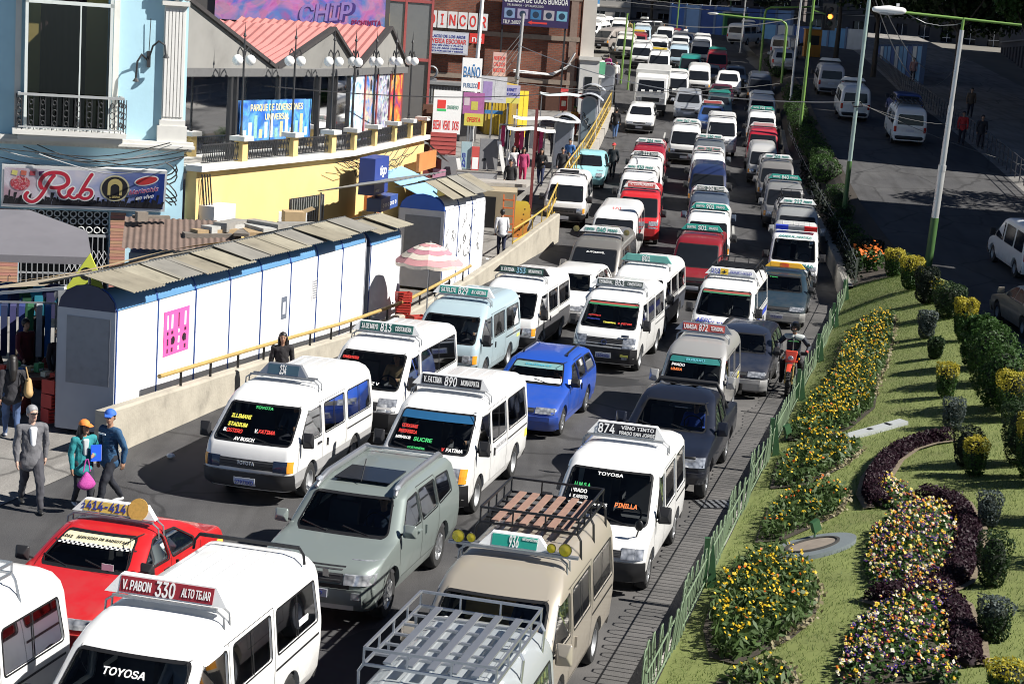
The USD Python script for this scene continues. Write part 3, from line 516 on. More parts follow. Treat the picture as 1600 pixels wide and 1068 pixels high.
    for sg in (1, -1):
        yy = S.hw(mz, mx-.05); hm_ = .075 if S.R[-1, 0] < 1.75 else .115; b = MB().mesh(m3.Manifold.batch_hull([m3.Manifold.sphere(.028, 8).translate([mx+.04+dx_, sg*(yy+.06+dy_), mz+.05+dz_]) for dx_, dy_, dz_ in ((0, 0, -hm_), (0, .16, -hm_*.9), (0, 0, hm_), (0, .15, hm_), (.05, .03, 0), (.05, .12, 0))]))
        m_ = part(p, 'mirror', b, BLACKPL if not metal else pm, smooth=50)
        part(m_, 'mirror_arm', MB().tube([(mx, sg*(yy-.01), mz-.02), (mx+.05, sg*(yy+.07), mz+.02)], .018, 5), BLACKPL)
    if lod >= 2:
        if t.startswith('hiace') or t in ('caravan', 'h200'):
            zt_ = lambda x_, y_: S.roofz(x_, y_)+.004
            for yy in (-.48, -.29, -.1, .1, .29, .48): part(p, 'roof_rib', MB().grid(lambda u, v: (lambda x_: (x_, yy+(v-.5)*.05, zt_(x_, abs(yy))+.010*math.sin(PI*v)*min(1, 8*u, 8*(1-u))))(-1.75+2.2*u), 10, 4), pm, smooth=60)
        z0 = T['ws'][0]
        for y0 in (.42, -.22):
            part(p, 'wiper', MB().bar((S.fx(z0, y0)+.02, y0, z0-.01), (S.fx(z0+.07, y0-.42)+.012, y0-.42, z0+.07), .014, .018), BLACK)
        fz = .62 if t in ('suv', 'pickup') else .5
        for i, xs_ in enumerate(T['seats']):
            van = len(T['seats']) > 2; w = S.ring(1.0)[3]-.14
            for yy in ((.36, -.36) if (i == 0 or not van) else (.3, -.36)):
                hh = .34 if van else .2; sz = fz+hh*.6 if van else (S.R[-1, 0]-1.16)
                b = MB().box(xs_-.25, xs_+.25, yy-.24, yy+.24, sz, sz+.16); b.obox((xs_-.29, yy, sz+.42), (.06, 0, -.012), (0, .23, 0), (-.06, 0, .3)); b.box(xs_-.40, xs_-.30, yy-.13, yy+.13, sz+.74, sz+.93)
                part(p, 'seat', b, seat)
        x0 = S.fx(T['ws'][0], 0); part(p, 'dashboard', MB().box(x0-.55, x0-.12, -.7, .7, T['ws'][0]-.22, T['ws'][0]-.03), INTERIOR)
        part(p, 'steering_wheel', MB().tube([(x0-.62+.06*math.cos(a), .36+.18*math.sin(a), T['ws'][0]+.02+.17*math.cos(a)) for a in np.linspace(0, 2*PI, 17)], .016, 5), BLACK)
    for xx in T['wheels'][:2]:
        for sg in (1, -1): wheel(p, xx, sg*(S.ring(.45)[3]-.115), T['wheels'][2], alloy, lod)
    p_ = p; V = dict(p=p, S=S, T=T, pm=pm, yaw=yaw, lod=lod, pos=(x, y))
    return V
def roof_sign(V, x, w=1.0, h=.17, col=WHITE, txt=(), frame=None, name='roof_sign', y0=0.0, bars=True, lift=.12, lean=.35, end=.16):
    """route board on two roof bars; txt: (string, material, centre along the board -1..1, width fraction, height fraction)"""
    S = V['S']; zr = S.roofz(x)+lift*.0; z = S.roofz(x, .3)+lift
    pr = Polygon([(-w/2-end, 0), (w/2+end, 0), (w/2, h), (-w/2, h)])
    q = part(V['p'], name, MB().prism(pr, -.05, .05, lambda a, b, c: (x-lean*b-c, y0+a, z+b)), frame or col)
    part(q, 'board', MB().prism(sbox(-w/2+.015, .018, w/2-.015, h-.015), 0, .006, lambda a, b, c: (x-lean*b+.05+c, y0+a, z+b)), col)
    if bars:
        b = MB(); bw = S.ring(z-.25)[3]
        for dx in (.06, -.1): b.bar((x+dx, -bw+.1, z-.025), (x+dx, bw-.1, z-.025), .035, .03)
        for sg in (1, -1):
            for dx in (.06, -.1): b.tube([(x+dx, sg*(bw-.12), z-.03), (x+dx, sg*(bw-.02), z-.10), (x+dx, sg*(S.ring(z-.22)[3]+.01), z-.24)], .014, 5)
        part(q, 'roof_bar', b, BLACKPL if V['lod'] < 2 else STEEL)
    up = np.array([-lean, 0, 1.])
    for s, m, c, wf, hf in txt:
        text(q, s, m, np.array([x-lean*h/2+.056, y0+c*w/2, z+h/2]), (0, 1, 0), up, h*hf, w*wf)
    return q
def ws_text(V, s, m, y, z, h, w=None, name='windscreen_lettering', flip=False):
    S = V['S']; d = .02; up = np.array([S.fx(z+d, y)-S.fx(z-d, y), 0, 2*d]); X = np.array([S.fx(z, y+.1)-S.fx(z, y-.1), .2, 0])
    X = X/np.linalg.norm(X); up = up/np.linalg.norm(up)
    text(V['p'], s, m, (S.fx(z, y)+.004, y, z), X, up, h, w, name=name, lift=.006, flip=flip)
def ws_band(V, z0, z1, m, name='sun_strip', w=None):
    S = V['S']; pg = wspoly(S).intersection(sbox(-1, z0, 1, z1)) if w is None else sbox(w[0], z0, w[1], z1)
    part(V['p'], name, patch(MB(), pg, lambda u, v: (S.fx(v, u)+.003, u, v), [-.6, -.4, -.2, 0, .2, .4, .6], [r[0] for r in S.R]), m)
def rack(V, x0, x1, w, h=.16, m=BLACK, slat=None, n=6, along=True, lift=.14, slatm=None, sw=.09, cross=7):
    """roof rack: base frame, raised rail, posts, cross bars and lengthwise slats"""
    S = V['S']; z = max(S.roofz((x0+x1)/2, .4), S.roofz(x1, .2))+lift; b = MB()
    for zz in (z, z+h):
        P = [(x0, -w, zz), (x1, -w, zz), (x1, w, zz), (x0, w, zz), (x0, -w, zz)]
        for a, c in zip(P, P[1:]): b.bar(a, c, .028)
    for xx in np.linspace(x0, x1, 5):
        for yy in (-w, w): b.bar((xx, yy, z), (xx, yy, z+h), .02)
    for yy in (-w/3, w/3):
        for xx in (x0, x1): b.bar((xx, yy, z), (xx, yy, z+h), .02)
    for xx in np.linspace(x0, x1, 3): 
        for sg in (1, -1): b.tube([(xx, sg*w, z), (xx, sg*(w+.05), z-.08), (xx, sg*(S.ring(z-.3)[3]+.012), z-.34)], .018, 5)
    r = part(V['p'], 'roof_rack', b, m)
    for xx in np.linspace(x0, x1, cross)[1:-1]: part(r, 'cross_bar', MB().box(xx-.02, xx+.02, -w, w, z-.012, z+.012), m)
    if n:
        for yy in np.linspace(-w, w, n+2)[1:-1]: part(r, 'slat', MB().box(x0+.05, x1-.05, yy-sw/2, yy+sw/2, z+.014, z+.034), slatm or m)
    return r
# ------------------------------------------------------------------ traffic, near to far
PW = (.74, .74, .725); PGREY = (.23, .225, .215); PSIL = (.42, .45, .46); PRED = (.48, .012, .015); PDK = (.012, .016, .03); PBL = (.015, .075, .42); PMAR = (.20, .012, .02); PTEAL = (.02, .20, .18)
def plain_sign(V, x, cols, num, w=1.05, h=.17, left='', right_='', nc=TXT_W, lc=TXT_W, rc=None, nb=None, **k):
    t = []
    if left: t.append((left, lc, .62, .30, .52))
    if num: t.append((num, nc, .02, .20 if len(num) < 5 else .3, .82))
    if right_: t.append((right_, rc or lc, -.62, .30, .46))
    t = [(s, m, c, wf, hf) for s, m, c, wf, hf in t]
    return roof_sign(V, x, w, h, cols, [(s, m, -c, wf, hf) for s, m, c, wf, hf in t], **k)
VV = {}; DRV = {'936': ('driver in a navy jacket at the wheel of the beige minibus 936', (.015, .025, .06)), 'suv': ('driver with a pale scarf in the grey-green SUV', (.03, .05, .09)), '234': ('driver in grey-blue in the white minibus 234', (.10, .12, .16)), '890': ('driver in dark clothes in the white minibus 890', (.05, .05, .06)), 'pickup': ('driver in a bright blue jacket in the dark pickup', (.03, .08, .40)), '813': ('driver in a tan top in the white minibus 813', (.35, .25, .14)), '330': ('driver in a light shirt in the white minibus 330', (.3, .32, .36)), '829': ('driver in white in the light blue-grey minibus 829', (.4, .4, .4)), 'taxi': ('driver in dark clothes in the red taxi', (.03, .03, .035)), 'blue': ('driver in a red and white top in the blue estate car', (.45, .12, .08))}
SG = 'route vans queuing down the avenue'
# cut off by the left edge
V = vehicle('minibus', 'hiace', 'white minibus cut off by the left edge, grey roof rack end, beside the red taxi', 'minibus', -6.35, 17.9, PW, glass=GLASS); rack(V, -1.2, 1.1, .62, .12, ALU, True, 2)
# 330
VV['330'] = V = vehicle('minibus', 'hiace', 'white minibus with dark red 330 route board, in front of the red taxi', 'minibus', -3.49, 19.18, PW, lamps=LAMP_DK)
plain_sign(V, .62, MAROON, '330', 1.15, .2, 'V. PABON', 'ALTO TEJAR', frame=WHITE)
b = MB(); [b.bar((-1.75, -.66*s_, 2.06), (-1.75, .66*s_, 2.06), .04) for s_ in (1,)]; [b.tube([(-1.75, .66*s_, 2.06), (-1.75, .72*s_, 1.98), (-1.75, .74*s_, 1.86)], .018) for s_ in (1, -1)]; part(V['p'], 'roof_bar', b, BLACK)
ws_text(V, 'TOYOSA', TXT_W, -.02, 1.50, .09, .5); ws_text(V, 'IDENTIFICACION', TXT_W, -.42, 1.31, .07, .42)
part(V['p'], 'sticker', MB().box(-1.75, -1.45, .815, .822, 1.16, 1.24), TXT_W)
# red taxi
VV['taxi'] = V = vehicle('taxi', 'sedan', 'red taxi sedan with yellow roof board and checkered sun strip', 'taxi', -5.42, 23.52, PRED, alloy=True)
q = plain_sign(V, -.12, mat((.72, .52, .12), .45, .1, 12), '', .95, .17, frame=WHITE, lift=.1)
text(q, '414-414', TXT_B, (-.1, -.12, V['S'].roofz(-.12, .3)+.2), (0, 1, 0), (-.35, 0, 1), .12, .6); text(q, '2', TXT_B, (-.1, -.47, V['S'].roofz(-.12, .3)+.18), (0, 1, 0), (-.35, 0, 1), .07, .05)
part(q, 'round_end', MB().prism(Point(.36, .12).buffer(.15), .058, .064, lambda a, b_, c: (-.12-.35*b_+c, a, V['S'].roofz(-.12, .3)+.1+b_)), mat((.7, .42, .10), .5, .3, 30))
ws_band(V, 1.19, 1.285, mat((.72, .66, .42), .6, .05)); ws_text(V, 'SERVICIO DE RADIOTAXI', TXT_K, .08, 1.235, .045, .78); ws_text(V, '1062', TXT_K, -.46, 1.225, .05, .16)
ck = MB(); S_ = V['S']
for k in range(34):
    for j in range(2):
        if (k+j) % 2: yy = -.62+k*.0365; ck.add([(S_.fx(z_, y_)+.006, y_, z_) for y_, z_ in ((yy, 1.165+j*.014), (yy+.036, 1.165+j*.014), (yy+.036, 1.179+j*.014), (yy, 1.179+j*.014))], [[0, 1, 2, 3]])
ws_band(V, 1.163, 1.194, TXT_W, 'checker_strip'); part(V['p'], 'checker', ck, TXT_K, kind='stuff')
part(V['p'], 'permit_card', MB().box(.9, .905, .33, .5, 1.0, 1.09), TXT_W)
b = MB().prism(Point(.6, .62).buffer(.12), 0, .004, lambda a, c, d: (a, .846+d, c)); part(V['p'], 'door_emblem', b, mat((.7, .5, .3), .6, .4, 30))
b = MB().prism(Point(-.5, .60).buffer(.15), 0, .004, lambda a, c, d: (a, .846+d, c)); part(V['p'], 'door_emblem', b, mat((.7, .55, .35), .6, .4, 30))
part(V['p'], 'number_sticker', MB().box(-2.0, -1.78, .842, .85, .62, .76), mat((.75, .6, .08), .5, .05))
# silver rack at the bottom edge
V = vehicle('minibus', 'hiace', 'silver minibus with broad aluminium roof rack at the bottom edge', 'minibus', -.55, 17.05, PSIL, metal=True, lamps=LAMP_DK, dz=-.05)
rack(V, -1.75, .25, .70, .17, ALU, True, 5, slatm=ALU, sw=.085)
# 936
VV['936'] = V = vehicle('minibus', 'hiace', 'beige minibus 936 with black roof rack of planks and yellow spot lamps', 'minibus', .35, 22.02, (.43, .385, .315), metal=True, seat=SEAT_Y, glass=GLASS, alloy=False)
rack(V, -1.85, -.15, .66, .2, BLACK, True, 6, slatm=mat((.27, .16, .12), .85, .35, 7), sw=.1)
plain_sign(V, .60, mat((.02, .33, .25), .5, .05), '936', .62, .17, nc=TXT_W, frame=WHITE)
text(V['p'], 'METROPOLITANO', TXT_W, (.61, .2, 2.17), (0, 1, 0), (-.35, 0, 1), .03, .2); text(V['p'], 'EL CUMANDA', TXT_W, (.62, .2, 2.12), (0, 1, 0), (-.35, 0, 1), .03, .2)
for yy, r in ((-.72, .085), (-.55, .062), (.5, .062), (.68, .085)):
    q = part(V['p'], 'spot_lamp', MB().lathe([(.001, -.07), (r*.7, -.05), (r, 0), (r, .015)], 14, (.70, yy, 2.13), (1, 0, .1)), CHROME, smooth=40); part(q, 'lens', MB().lathe([(r*.95, .012), (.001, .02)], 14, (.70, yy, 2.13), (1, 0, .1)), mat((.55, .45, .03), .1, .2, 20))
part(V['p'], 'lamp_bar', MB().box(.62, .70, -.85, .85, 2.02, 2.05), STEEL)
ws_text(V, 'CEJA', TXT_W, -.42, 1.36, .10, .34); ws_text(V, 'OBELISCO', TXT_G, -.42, 1.22, .08, .36)
ws_band(V, 0, 0, TXT_W, 'sticker', (-.62, 1.55, -.4, 1.61)); ws_band(V, 0, 0, TXT_G, 'sticker', (-.08, 1.555, .02, 1.595))
# SUV
VV['suv'] = V = vehicle('suv', 'suv', 'grey-green SUV with silver roof rails and dark sunroof', 'SUV', -2.05, 25.8, (.24, .28, .265), metal=True, alloy=True, plate='2050DGP')
S_ = V['S']
for sg in (1, -1):
    pts = [(x_, sg*.60, max(S_.roofz(x_, .55), 0)+.06) for x_ in (.40, .1, -.4, -.9, -1.4, -1.75)]
    r_ = part(V['p'], 'roof_rail', MB().tube([(.56, sg*.62, 1.6)]+pts+[(-1.95, sg*.6, 1.66)], [.03]+[.05]*6+[.03], 8), ALU, smooth=50)
    part(r_, 'rail_lamp', MB().ball((.44, sg*.61, 1.695), (.12, .05, .045), 8), mat((.25, .27, .3), .1, .2, 20), smooth=50)
part(V['p'], 'sunroof', MB().box(-.55, .28, -.44, .44, 1.695, 1.712), DARKGLASS); part(V['p'], 'roof_bar', MB().bar((-1.6, -.58, 1.77), (-1.6, .58, 1.77), .05, .03), STEEL)
for y_ in (-.2, .2): part(V['p'], 'grille_bar', MB().obox((S_.fx(.85, y_)+.02, y_, .85), (.012, 0, 0), (0, .045, 0), (.02, 0, .09)), CHROME)
part(V['p'], 'badge', MB().lathe([(.07, 0), (.07, .02), (.052, .02), (.052, 0)], 18, (S_.fx(.85, 0)+.012, 0, .85), (1, 0, .05)), CHROME); part(V['p'], 'badge_bar', MB().box(S_.fx(.85, 0)+.02, S_.fx(.85, 0)+.034, -.09, .09, .84, .86), CHROME)
part(V['p'], 'antenna', MB().tube([(.32, 0, 1.70), (.12, 0, 2.0)], .008, 5), BLACK)
part(V['p'], 'skid_plate', MB().grid(lambda u, v: (S_.fx(.40, (u*2-1)*.6)+.035, (u*2-1)*.6, .34+.12*v), 8, 1), ALU); part(V['p'], 'lower_intake', MB().grid(lambda u, v: (S_.fx(.6, (u*2-1)*.55)+.036, (u*2-1)*.55, .665+.06*v), 8, 1), BLACK)
for sg in (1, -1): part(V['p'], 'arch_trim', patch(MB(), Point(1.35, .37).buffer(.47).difference(Point(1.35, .37).buffer(.41)).intersection(sbox(0, .42, 3, 2)), lambda u, v: (u, sg*(S_.hw(v, u)+.006), v), [1.5, 1.7, 1.9, 2.0], [r[0] for r in S_.R]), V['pm'])
# 234
VV['234'] = V = vehicle('minibus', 'hiace', 'white minibus 234 with black bumper and Toyota lettered grille', 'minibus', -3.99, 31.95, PW, lower=(mat((.30, .30, .30), .5, .1), .62), lamps=LAMP_DK, glass=GLASS_D)
plain_sign(V, .62, mat((.05, .10, .14), .5, .1), '234', .62, .2, nc=TXT_W, frame=ALU)
S_ = V['S']; text(V['p'], 'TOYOTA', TXT_W, (S_.fx(.74, 0)+.014, 0, .76), (0, 1, 0), (0, 0, 1), .06, .32)
for s_, m_, y_, z_, h_, w_ in (('ILLIMANI', TXT_Y, -.36, 1.43, .085, .38), ('STADIUM', TXT_Y, -.37, 1.31, .085, .37), ('B.', TXT_W, -.56, 1.22, .075, .07), ('OSTERO', TXT_R, -.38, 1.22, .08, .30), ('V.', TXT_W, .02, 1.25, .08, .07), ('FATIMA', TXT_R, .22, 1.25, .08, .3), ('AV BUSCH', TXT_W, -.14, 1.115, .075, .38)): ws_text(V, s_, m_, y_, z_, h_, w_)
ws_text(V, 'TOYOTA', TXT_G, 0, 1.585, .06, .34); ws_band(V, 0, 0, TXT_G, 'sticker', (-.26, 1.555, -.2, 1.61)); ws_band(V, 0, 0, TXT_G, 'sticker', (.2, 1.555, .26, 1.61))
# 890
VV['890'] = V = vehicle('minibus', 'caravan', 'white minibus 890 with orange indicators behind the grey-green SUV', 'minibus', -.92, 31.75, PW, bumper=BLACKPL)
plain_sign(V, .55, TXT_K, '890', 1.15, .2, 'V. FATIMA', 'MUNAYPATA', frame=WHITE)
for sg in (1, -1): part(V['p'], 'indicator_lamp', MB().grid(lambda u, v: (V['S'].fx(.73+.25*v, sg*(.70+.12*u))+.018, sg*(.70+.12*u), .73+.25*v), 3, 2), AMBER)
ws_band(V, 1.60, 1.72, mat((.02, .10, .22), .3, .1))
for s_, m_, y_, z_, h_, w_ in (('COSASANI', TXT_R, -.45, 1.48, .075, .30), ('PERIFERICA', TXT_R, -.45, 1.40, .075, .34), ('MIRADOR', TXT_W, -.50, 1.315, .06, .28), ('SUCRE', TXT_G, -.13, 1.31, .085, .34), ('COSTANERA', TXT_G, -.2, 1.19, .045, .32), ('V', TXT_R, .28, 1.21, .08, .05), ('FATIMA', TXT_W, .49, 1.21, .075, .3)): ws_text(V, s_, m_, y_, z_, h_, w_)
for sg in (1,): text(V['p'], 'ASOCIACION', mat((.35, .35, .37), .6, .05), (-.1, .847, .98), (-1, 0, 0), (0, 0, 1), .07, .75, bold=False); part(V['p'], 'side_stripe', MB().box(-2.0, .4, .846, .849, .86, .875), mat((.4, .4, .42), .6))
part(V['p'], 'number_sticker', MB().box(-2.2, -2.02, .838, .85, .7, .85), mat((.75, .6, .08), .5, .05))
# 874
V = vehicle('minibus', 'noah', 'white minivan 874 with short bonnet beside the concrete gutter', 'minivan', 1.93, 28.05, PW, alloy=True, glass=GLASS_D)
plain_sign(V, -.35, TXT_K, '', 1.0, .2, frame=WHITE); q = V['p']
z_ = V['S'].roofz(-.35, .3)+.22; text(q, '874', TXT_W, (-.32, -.34, z_), (0, 1, 0), (-.35, 0, 1), .15, .28); text(q, 'VINO TINTO', TXT_W, (-.33, .18, z_+.04), (0, 1, 0), (-.35, 0, 1), .055, .55); text(q, 'PRADO SAN JORGE', TXT_W, (-.31, .18, z_-.045), (0, 1, 0), (-.35, 0, 1), .055, .6)
for s_, m_, y_, z_, h_, w_ in (('TOYOSA', TXT_W, -.02, 1.61, .06, .42), ('U.M.S.A.', TXT_G, -.42, 1.44, .075, .28), ('PRADO', TXT_W, -.46, 1.36, .07, .26), ('6 DE AGOSTO', TXT_W, -.45, 1.285, .06, .30), ('SAN JORGE', TXT_W, -.48, 1.22, .05, .24), ('CAMPOS', TXT_W, -.1, 1.22, .06, .28), ('PINILLA', TXT_O, .34, 1.24, .085, .36)): ws_text(V, s_, m_, y_, z_, h_, w_)
S_ = V['S']; part(V['p'], 'bonnet_mirror', MB().tube([(1.72, .62, .92), (1.80, .66, 1.06)], .014, 6).ball((1.80, .66, 1.12), (.03, .07, .09), 8), BLACK, smooth=50)
# pickup
VV['pickup'] = V = vehicle('pickup', 'pickup', 'dark blue double-cab pickup with black roll bar behind the white minivan', 'pickup', 3.43, 34.1, PDK, metal=True, alloy=True)
part(V['p'], 'roll_bar', MB().tube([(-.98, -.74, 1.05), (-1.0, -.72, 1.5), (-1.0, -.58, 1.74), (-1.0, .58, 1.74), (-1.0, .72, 1.5), (-.98, .74, 1.05)], .05, 8).tube([(-1.0, .66, 1.6), (-1.75, .76, 1.1)], .04, 8).tube([(-1.0, -.66, 1.6), (-1.75, -.76, 1.1)], .04, 8), BLACKPL, smooth=50)
ws_band(V, 0, 0, TXT_W, 'permit_card', (.44, 1.22, .6, 1.27)); ws_band(V, 0, 0, TXT_G, 'sticker', (-.04, 1.535, .04, 1.555))
part(V['p'], 'grille_guard', MB().tube([(2.52, -.7, .98), (2.6, -.6, .99), (2.6, .6, .99), (2.52, .7, .98)], .025, 8), BLACK, smooth=50)
# 813
VV['813'] = V = vehicle('minibus', 'h200', 'white minibus 813 with green board and long dark window, behind 234', 'minibus', -2.54, 37.0, PW, bumper=BLACKPL)
plain_sign(V, .55, mat((.03, .13, .11), .5, .1), '813', 1.2, .2, '16 DE MAYO', 'COSTANERA', nc=TXT_W, frame=WHITE)
ws_text(V, 'CEMENTERIO', TXT_R, -.48, 1.62, .07, .36); ws_text(V, 'PEREZ V', TXT_W, .12, 1.22, .07, .4); ws_band(V, 0, 0, TXT_W, 'permit_card', (.42, 1.22, .58, 1.27)); ws_band(V, 0, 0, TXT_W, 'permit_card', (.46, 1.3, .58, 1.36))
# 829
VV['829'] = V = vehicle('minibus', 'hiace', 'light blue-grey minibus 829 with teal route board near the umbrella stall', 'minibus', -1.13, 43.3, (.36, .46, .50), lamps=LAMP, seat=SEATM)
plain_sign(V, .62, TEAL, '829', 1.25, .2, 'SATELITE', 'AV AROMA', frame=WHITE)
part(V['p'], 'number_sticker', MB().box(-2.1, -1.8, .838, .85, .72, .8), mat((.6, .62, .15), .5, .05))
ws_band(V, 0, 0, TXT_W, 'paper', (.16, 1.12, .55, 1.24))
# blue wagon
VV['blue'] = V = vehicle('estate_car', 'wagon', 'bright blue estate car with roof rails', 'car', .72, 38.4, PBL, alloy=True)
ws_band(V, 1.25, 1.355, mat((.18, .33, .33), .35, .1)); ws_text(V, 'CALDINA GT', mat((.05, .4, .55), .6, .02), 0, 1.30, .05, .6); ws_text(V, 'EXPORT', TXT_K, -.42, 1.06, .05, .22); ws_band(V, 1.02, 1.1, TXT_W, 'card', (-.56, 1.02, -.26, 1.1))
for sg in (1, -1): part(V['p'], 'roof_rail', MB().tube([(-.2, sg*.50, 1.46), (-.3, sg*.5, 1.51), (-1.5, sg*.48, 1.52), (-1.65, sg*.47, 1.47)], .022, 6), BLACK, smooth=50)
# 353
VV['353'] = V = vehicle('minibus', 'hiace', 'white minibus 353 with dark grey lower side and green board', 'minibus', .28, 47.9, PW, lower=(mat((.06, .06, .065), .5, .1), .86))
plain_sign(V, .62, mat((.04, .10, .08), .5, .1), '353', 1.25, .18, 'V. FATIMA', 'MUNAYPATA', nc=mat((.3, .55, .7), .5), frame=BLACKPL); ws_text(V, 'TOYOTA', TXT_W, -.05, 1.56, .08, .55)
# 853
V = vehicle('minibus', 'caravan', 'white minibus 853 with wide black grille and yellow fog lamp', 'minibus', 2.9, 46.6, PW, bumper=BLACKPL)
plain_sign(V, .55, mat((.08, .10, .09), .5, .1), '853', 1.25, .17, 'TERMINAL', 'CEMENTERIO', frame=WHITE)
ws_band(V, 1.68, 1.72, mat((.4, .06, .05), .5, .1)); ws_band(V, 1.64, 1.68, mat((.04, .22, .1), .5, .1), 'sun_strip')
ws_text(V, 'TERMINAL', TXT_Y, .02, 1.27, .05, .34); ws_text(V, 'C. POTOSI', TXT_R, .42, 1.27, .06, .36); ws_band(V, 0, 0, TXT_W, 'paper_sign', (-.62, 1.28, -.22, 1.44)); ws_text(V, 'AUTOPISTA', TXT_R, -.42, 1.40, .04, .34); ws_text(V, 'CAMACHO', TXT_B, -.42, 1.32, .04, .34)
part(V['p'], 'bonnet_sticker', MB().add([(V['S'].fx(.95+.0, .5)+.04, .5, 0)], [[0, 0, 0]]) if 0 else MB().box(2.20, 2.23, .42, .62, .99, 1.05), STEEL)
part(V['p'], 'fog_lamp', MB().box(2.36, 2.375, .45, .66, .50, .55), mat((.8, .75, .15), .3, .1))
q = V['S'].fx(.84, 0)+.012; part(V['p'], 'badge', MB().lathe([(.07, 0), (.07, .02), (.052, .02), (.052, 0)], 18, (q, 0, .84), (1, 0, .05)), CHROME)
# small white
V = vehicle('estate_car', 'wagon', 'small white estate car squeezed between minibuses 353 and 853', 'car', 1.75, 52.6, PW); ws_band(V, 0, 0, TXT_W, 'permit_card', (.46, 1.05, .58, 1.1))
# 801 a
V = vehicle('minibus', 'hiace', 'white minibus 801 with dark lower half hidden behind minibus 853', 'minibus', 3.95, 51.9, PW, lower=(mat((.05, .055, .07), .5, .1), .95))
plain_sign(V, .6, mat((.12, .35, .31), .5, .1), '801', 1.2, .19, frame=mat((.12, .35, .31), .5, .1))
# airport van
V = vehicle('minibus', 'h200', 'white airport minibus 212 with black roof rack and blue side stripe', 'minibus', 6.25, 50.0, PW)
rack(V, -1.9, .15, .62, .17, BLACK, True, 0, cross=12); q = V['p']
plain_sign(V, .5, TXT_W, '', 1.2, .2, frame=WHITE); z_ = V['S'].roofz(.5, .3)+.22
text(q, '212', TXT_B, (.53, -.46, z_), (0, 1, 0), (-.35, 0, 1), .13, .24); part(q, 'plane_panel', MB().prism(sbox(-.32, -.08, -.1, .08), 0, .004, lambda a, b_, c: (.535-.35*b_+c, a, z_+b_)), mat((.75, .5, .05), .5, .05)); text(q, '+', TXT_K, (.54, -.21, z_), (0, 1, 0), (-.35, 0, 1), .12, .14); text(q, 'AEROPUERTO-CATOLICA', TXT_B, (.53, .26, z_), (0, 1, 0), (-.35, 0, 1), .07, .64)
S_ = V['S']; X_ = (S_.fx(1.03, .1), 0, 0)
text(q, 'AEROPUERTO', TXT_B, (S_.fx(1.03, 0)+.012, -.12, 1.0), (0, 1, 0), (S_.fx(1.08, 0)-S_.fx(.98, 0), 0, .1), .13, 1.15)
for sg in (1, -1): part(q, 'side_stripe', patch(MB(), sbox(-2.05, .78, .7, .96), lambda u, v: (u, sg*(S_.hw(v, u)+.004), v), [], [.82]), mat((.03, .06, .4), .5, .05))
ws_band(V, 1.69, 1.74, mat((.35, .08, .06), .5, .1)); ws_band(V, 1.655, 1.69, mat((.04, .2, .1), .5, .1))
# 872
V = vehicle('micro_van', 'micro', 'silver-grey micro van 872 with red route board behind the dark pickup', 'minivan', 4.43, 39.9, (.40, .395, .38), metal=True, glass=GLASS_D)
plain_sign(V, .15, mat((.5, .08, .06), .5, .1), '872', 1.0, .19, 'UMSA', 'TERMINAL', frame=ALU); ws_band(V, 1.46, 1.575, mat((.02, .17, .16), .5, .1)); ws_text(V, 'SUBARU', mat((.15, .5, .6), .5), 0, 1.52, .06, .42); ws_text(V, 'PRADO', TXT_W, -.36, 1.40, .07, .3); ws_text(V, 'UMSA', TXT_O, -.38, 1.31, .07, .26)
part(V['p'], 'number_sticker', MB().box(-1.4, -1.1, .735, .74, .78, .92), mat((.7, .6, .1), .5))
# dark wagon
V = vehicle('estate_car', 'wagon', 'dark navy estate car with silver bumper beside the motorcycle', 'car', 5.95, 44.3, PDK, bumper=paint((.5, .5, .5)), alloy=True); ws_band(V, 0, 0, TXT_W, 'permit_card', (.44, 1.04, .54, 1.18))
V = vehicle('taxi', 'wagon', 'dark teal taxi estate with yellow LITERAL roof board beside the airport minibus', 'taxi', 8.47, 55.0, (.012, .03, .045), bumper=paint((.5, .5, .48))); plain_sign(V, -.3, mat((.75, .40, .03), .5, .08), 'LITERAL', .95, .15, nc=TXT_R, frame=mat((.75, .45, .03), .5, .08), lift=.1); ws_text(V, 'TAXI', TXT_G, -.3, 1.32, .04, .25); ws_band(V, 0, 0, TXT_W, 'permit_card', (-.5, 1.03, .1, 1.1))
# ambulance
V = vehicle('ambulance', 'h200', 'white ambulance with blue and red light bar and mirrored lettering', 'ambulance', 9.77, 61.7, PW, bumper=BLACKPL, lod=2)
b = V['p']; S_ = V['S']; lb = part(b, 'light_bar', MB().box(.55, .83, -.28, .28, 2.02, 2.14), STEEL)
part(lb, 'blue_lens', MB().box(.54, .84, -.72, -.28, 2.02, 2.16), mat((.03, .06, .6), .2, .1, 10)); part(lb, 'red_lens', MB().box(.54, .84, .28, .72, 2.02, 2.16), mat((.6, .02, .02), .2, .1, 10))
up = np.array([S_.fx(1.86, 0)-S_.fx(1.8, 0), 0, .06]); text(b, 'AMBULANCIA', mat((.03, .22, .2), .6), (S_.fx(1.83, 0)+.01, 0, 1.84), (0, 1, 0), up, .13, 1.15)
text(b, 'AMBULANCIA', mat((.02, .16, .15), .6), (S_.fx(1.02, 0)+.012, 0, 1.01), (0, 1, 0), (S_.fx(1.08, 0)-S_.fx(.98, 0), 0, .1), .14, 1.4, flip=True)
part(b, 'bull_bar', MB().tube([(2.38, -.8, .5), (2.46, -.8, .62), (2.46, -.74, .9), (2.44, .74, .9), (2.46, .8, .62), (2.38, .8, .5)], .03, 6).bar((2.44, -.8, .55), (2.44, .8, .55), .05), ALU, smooth=50)
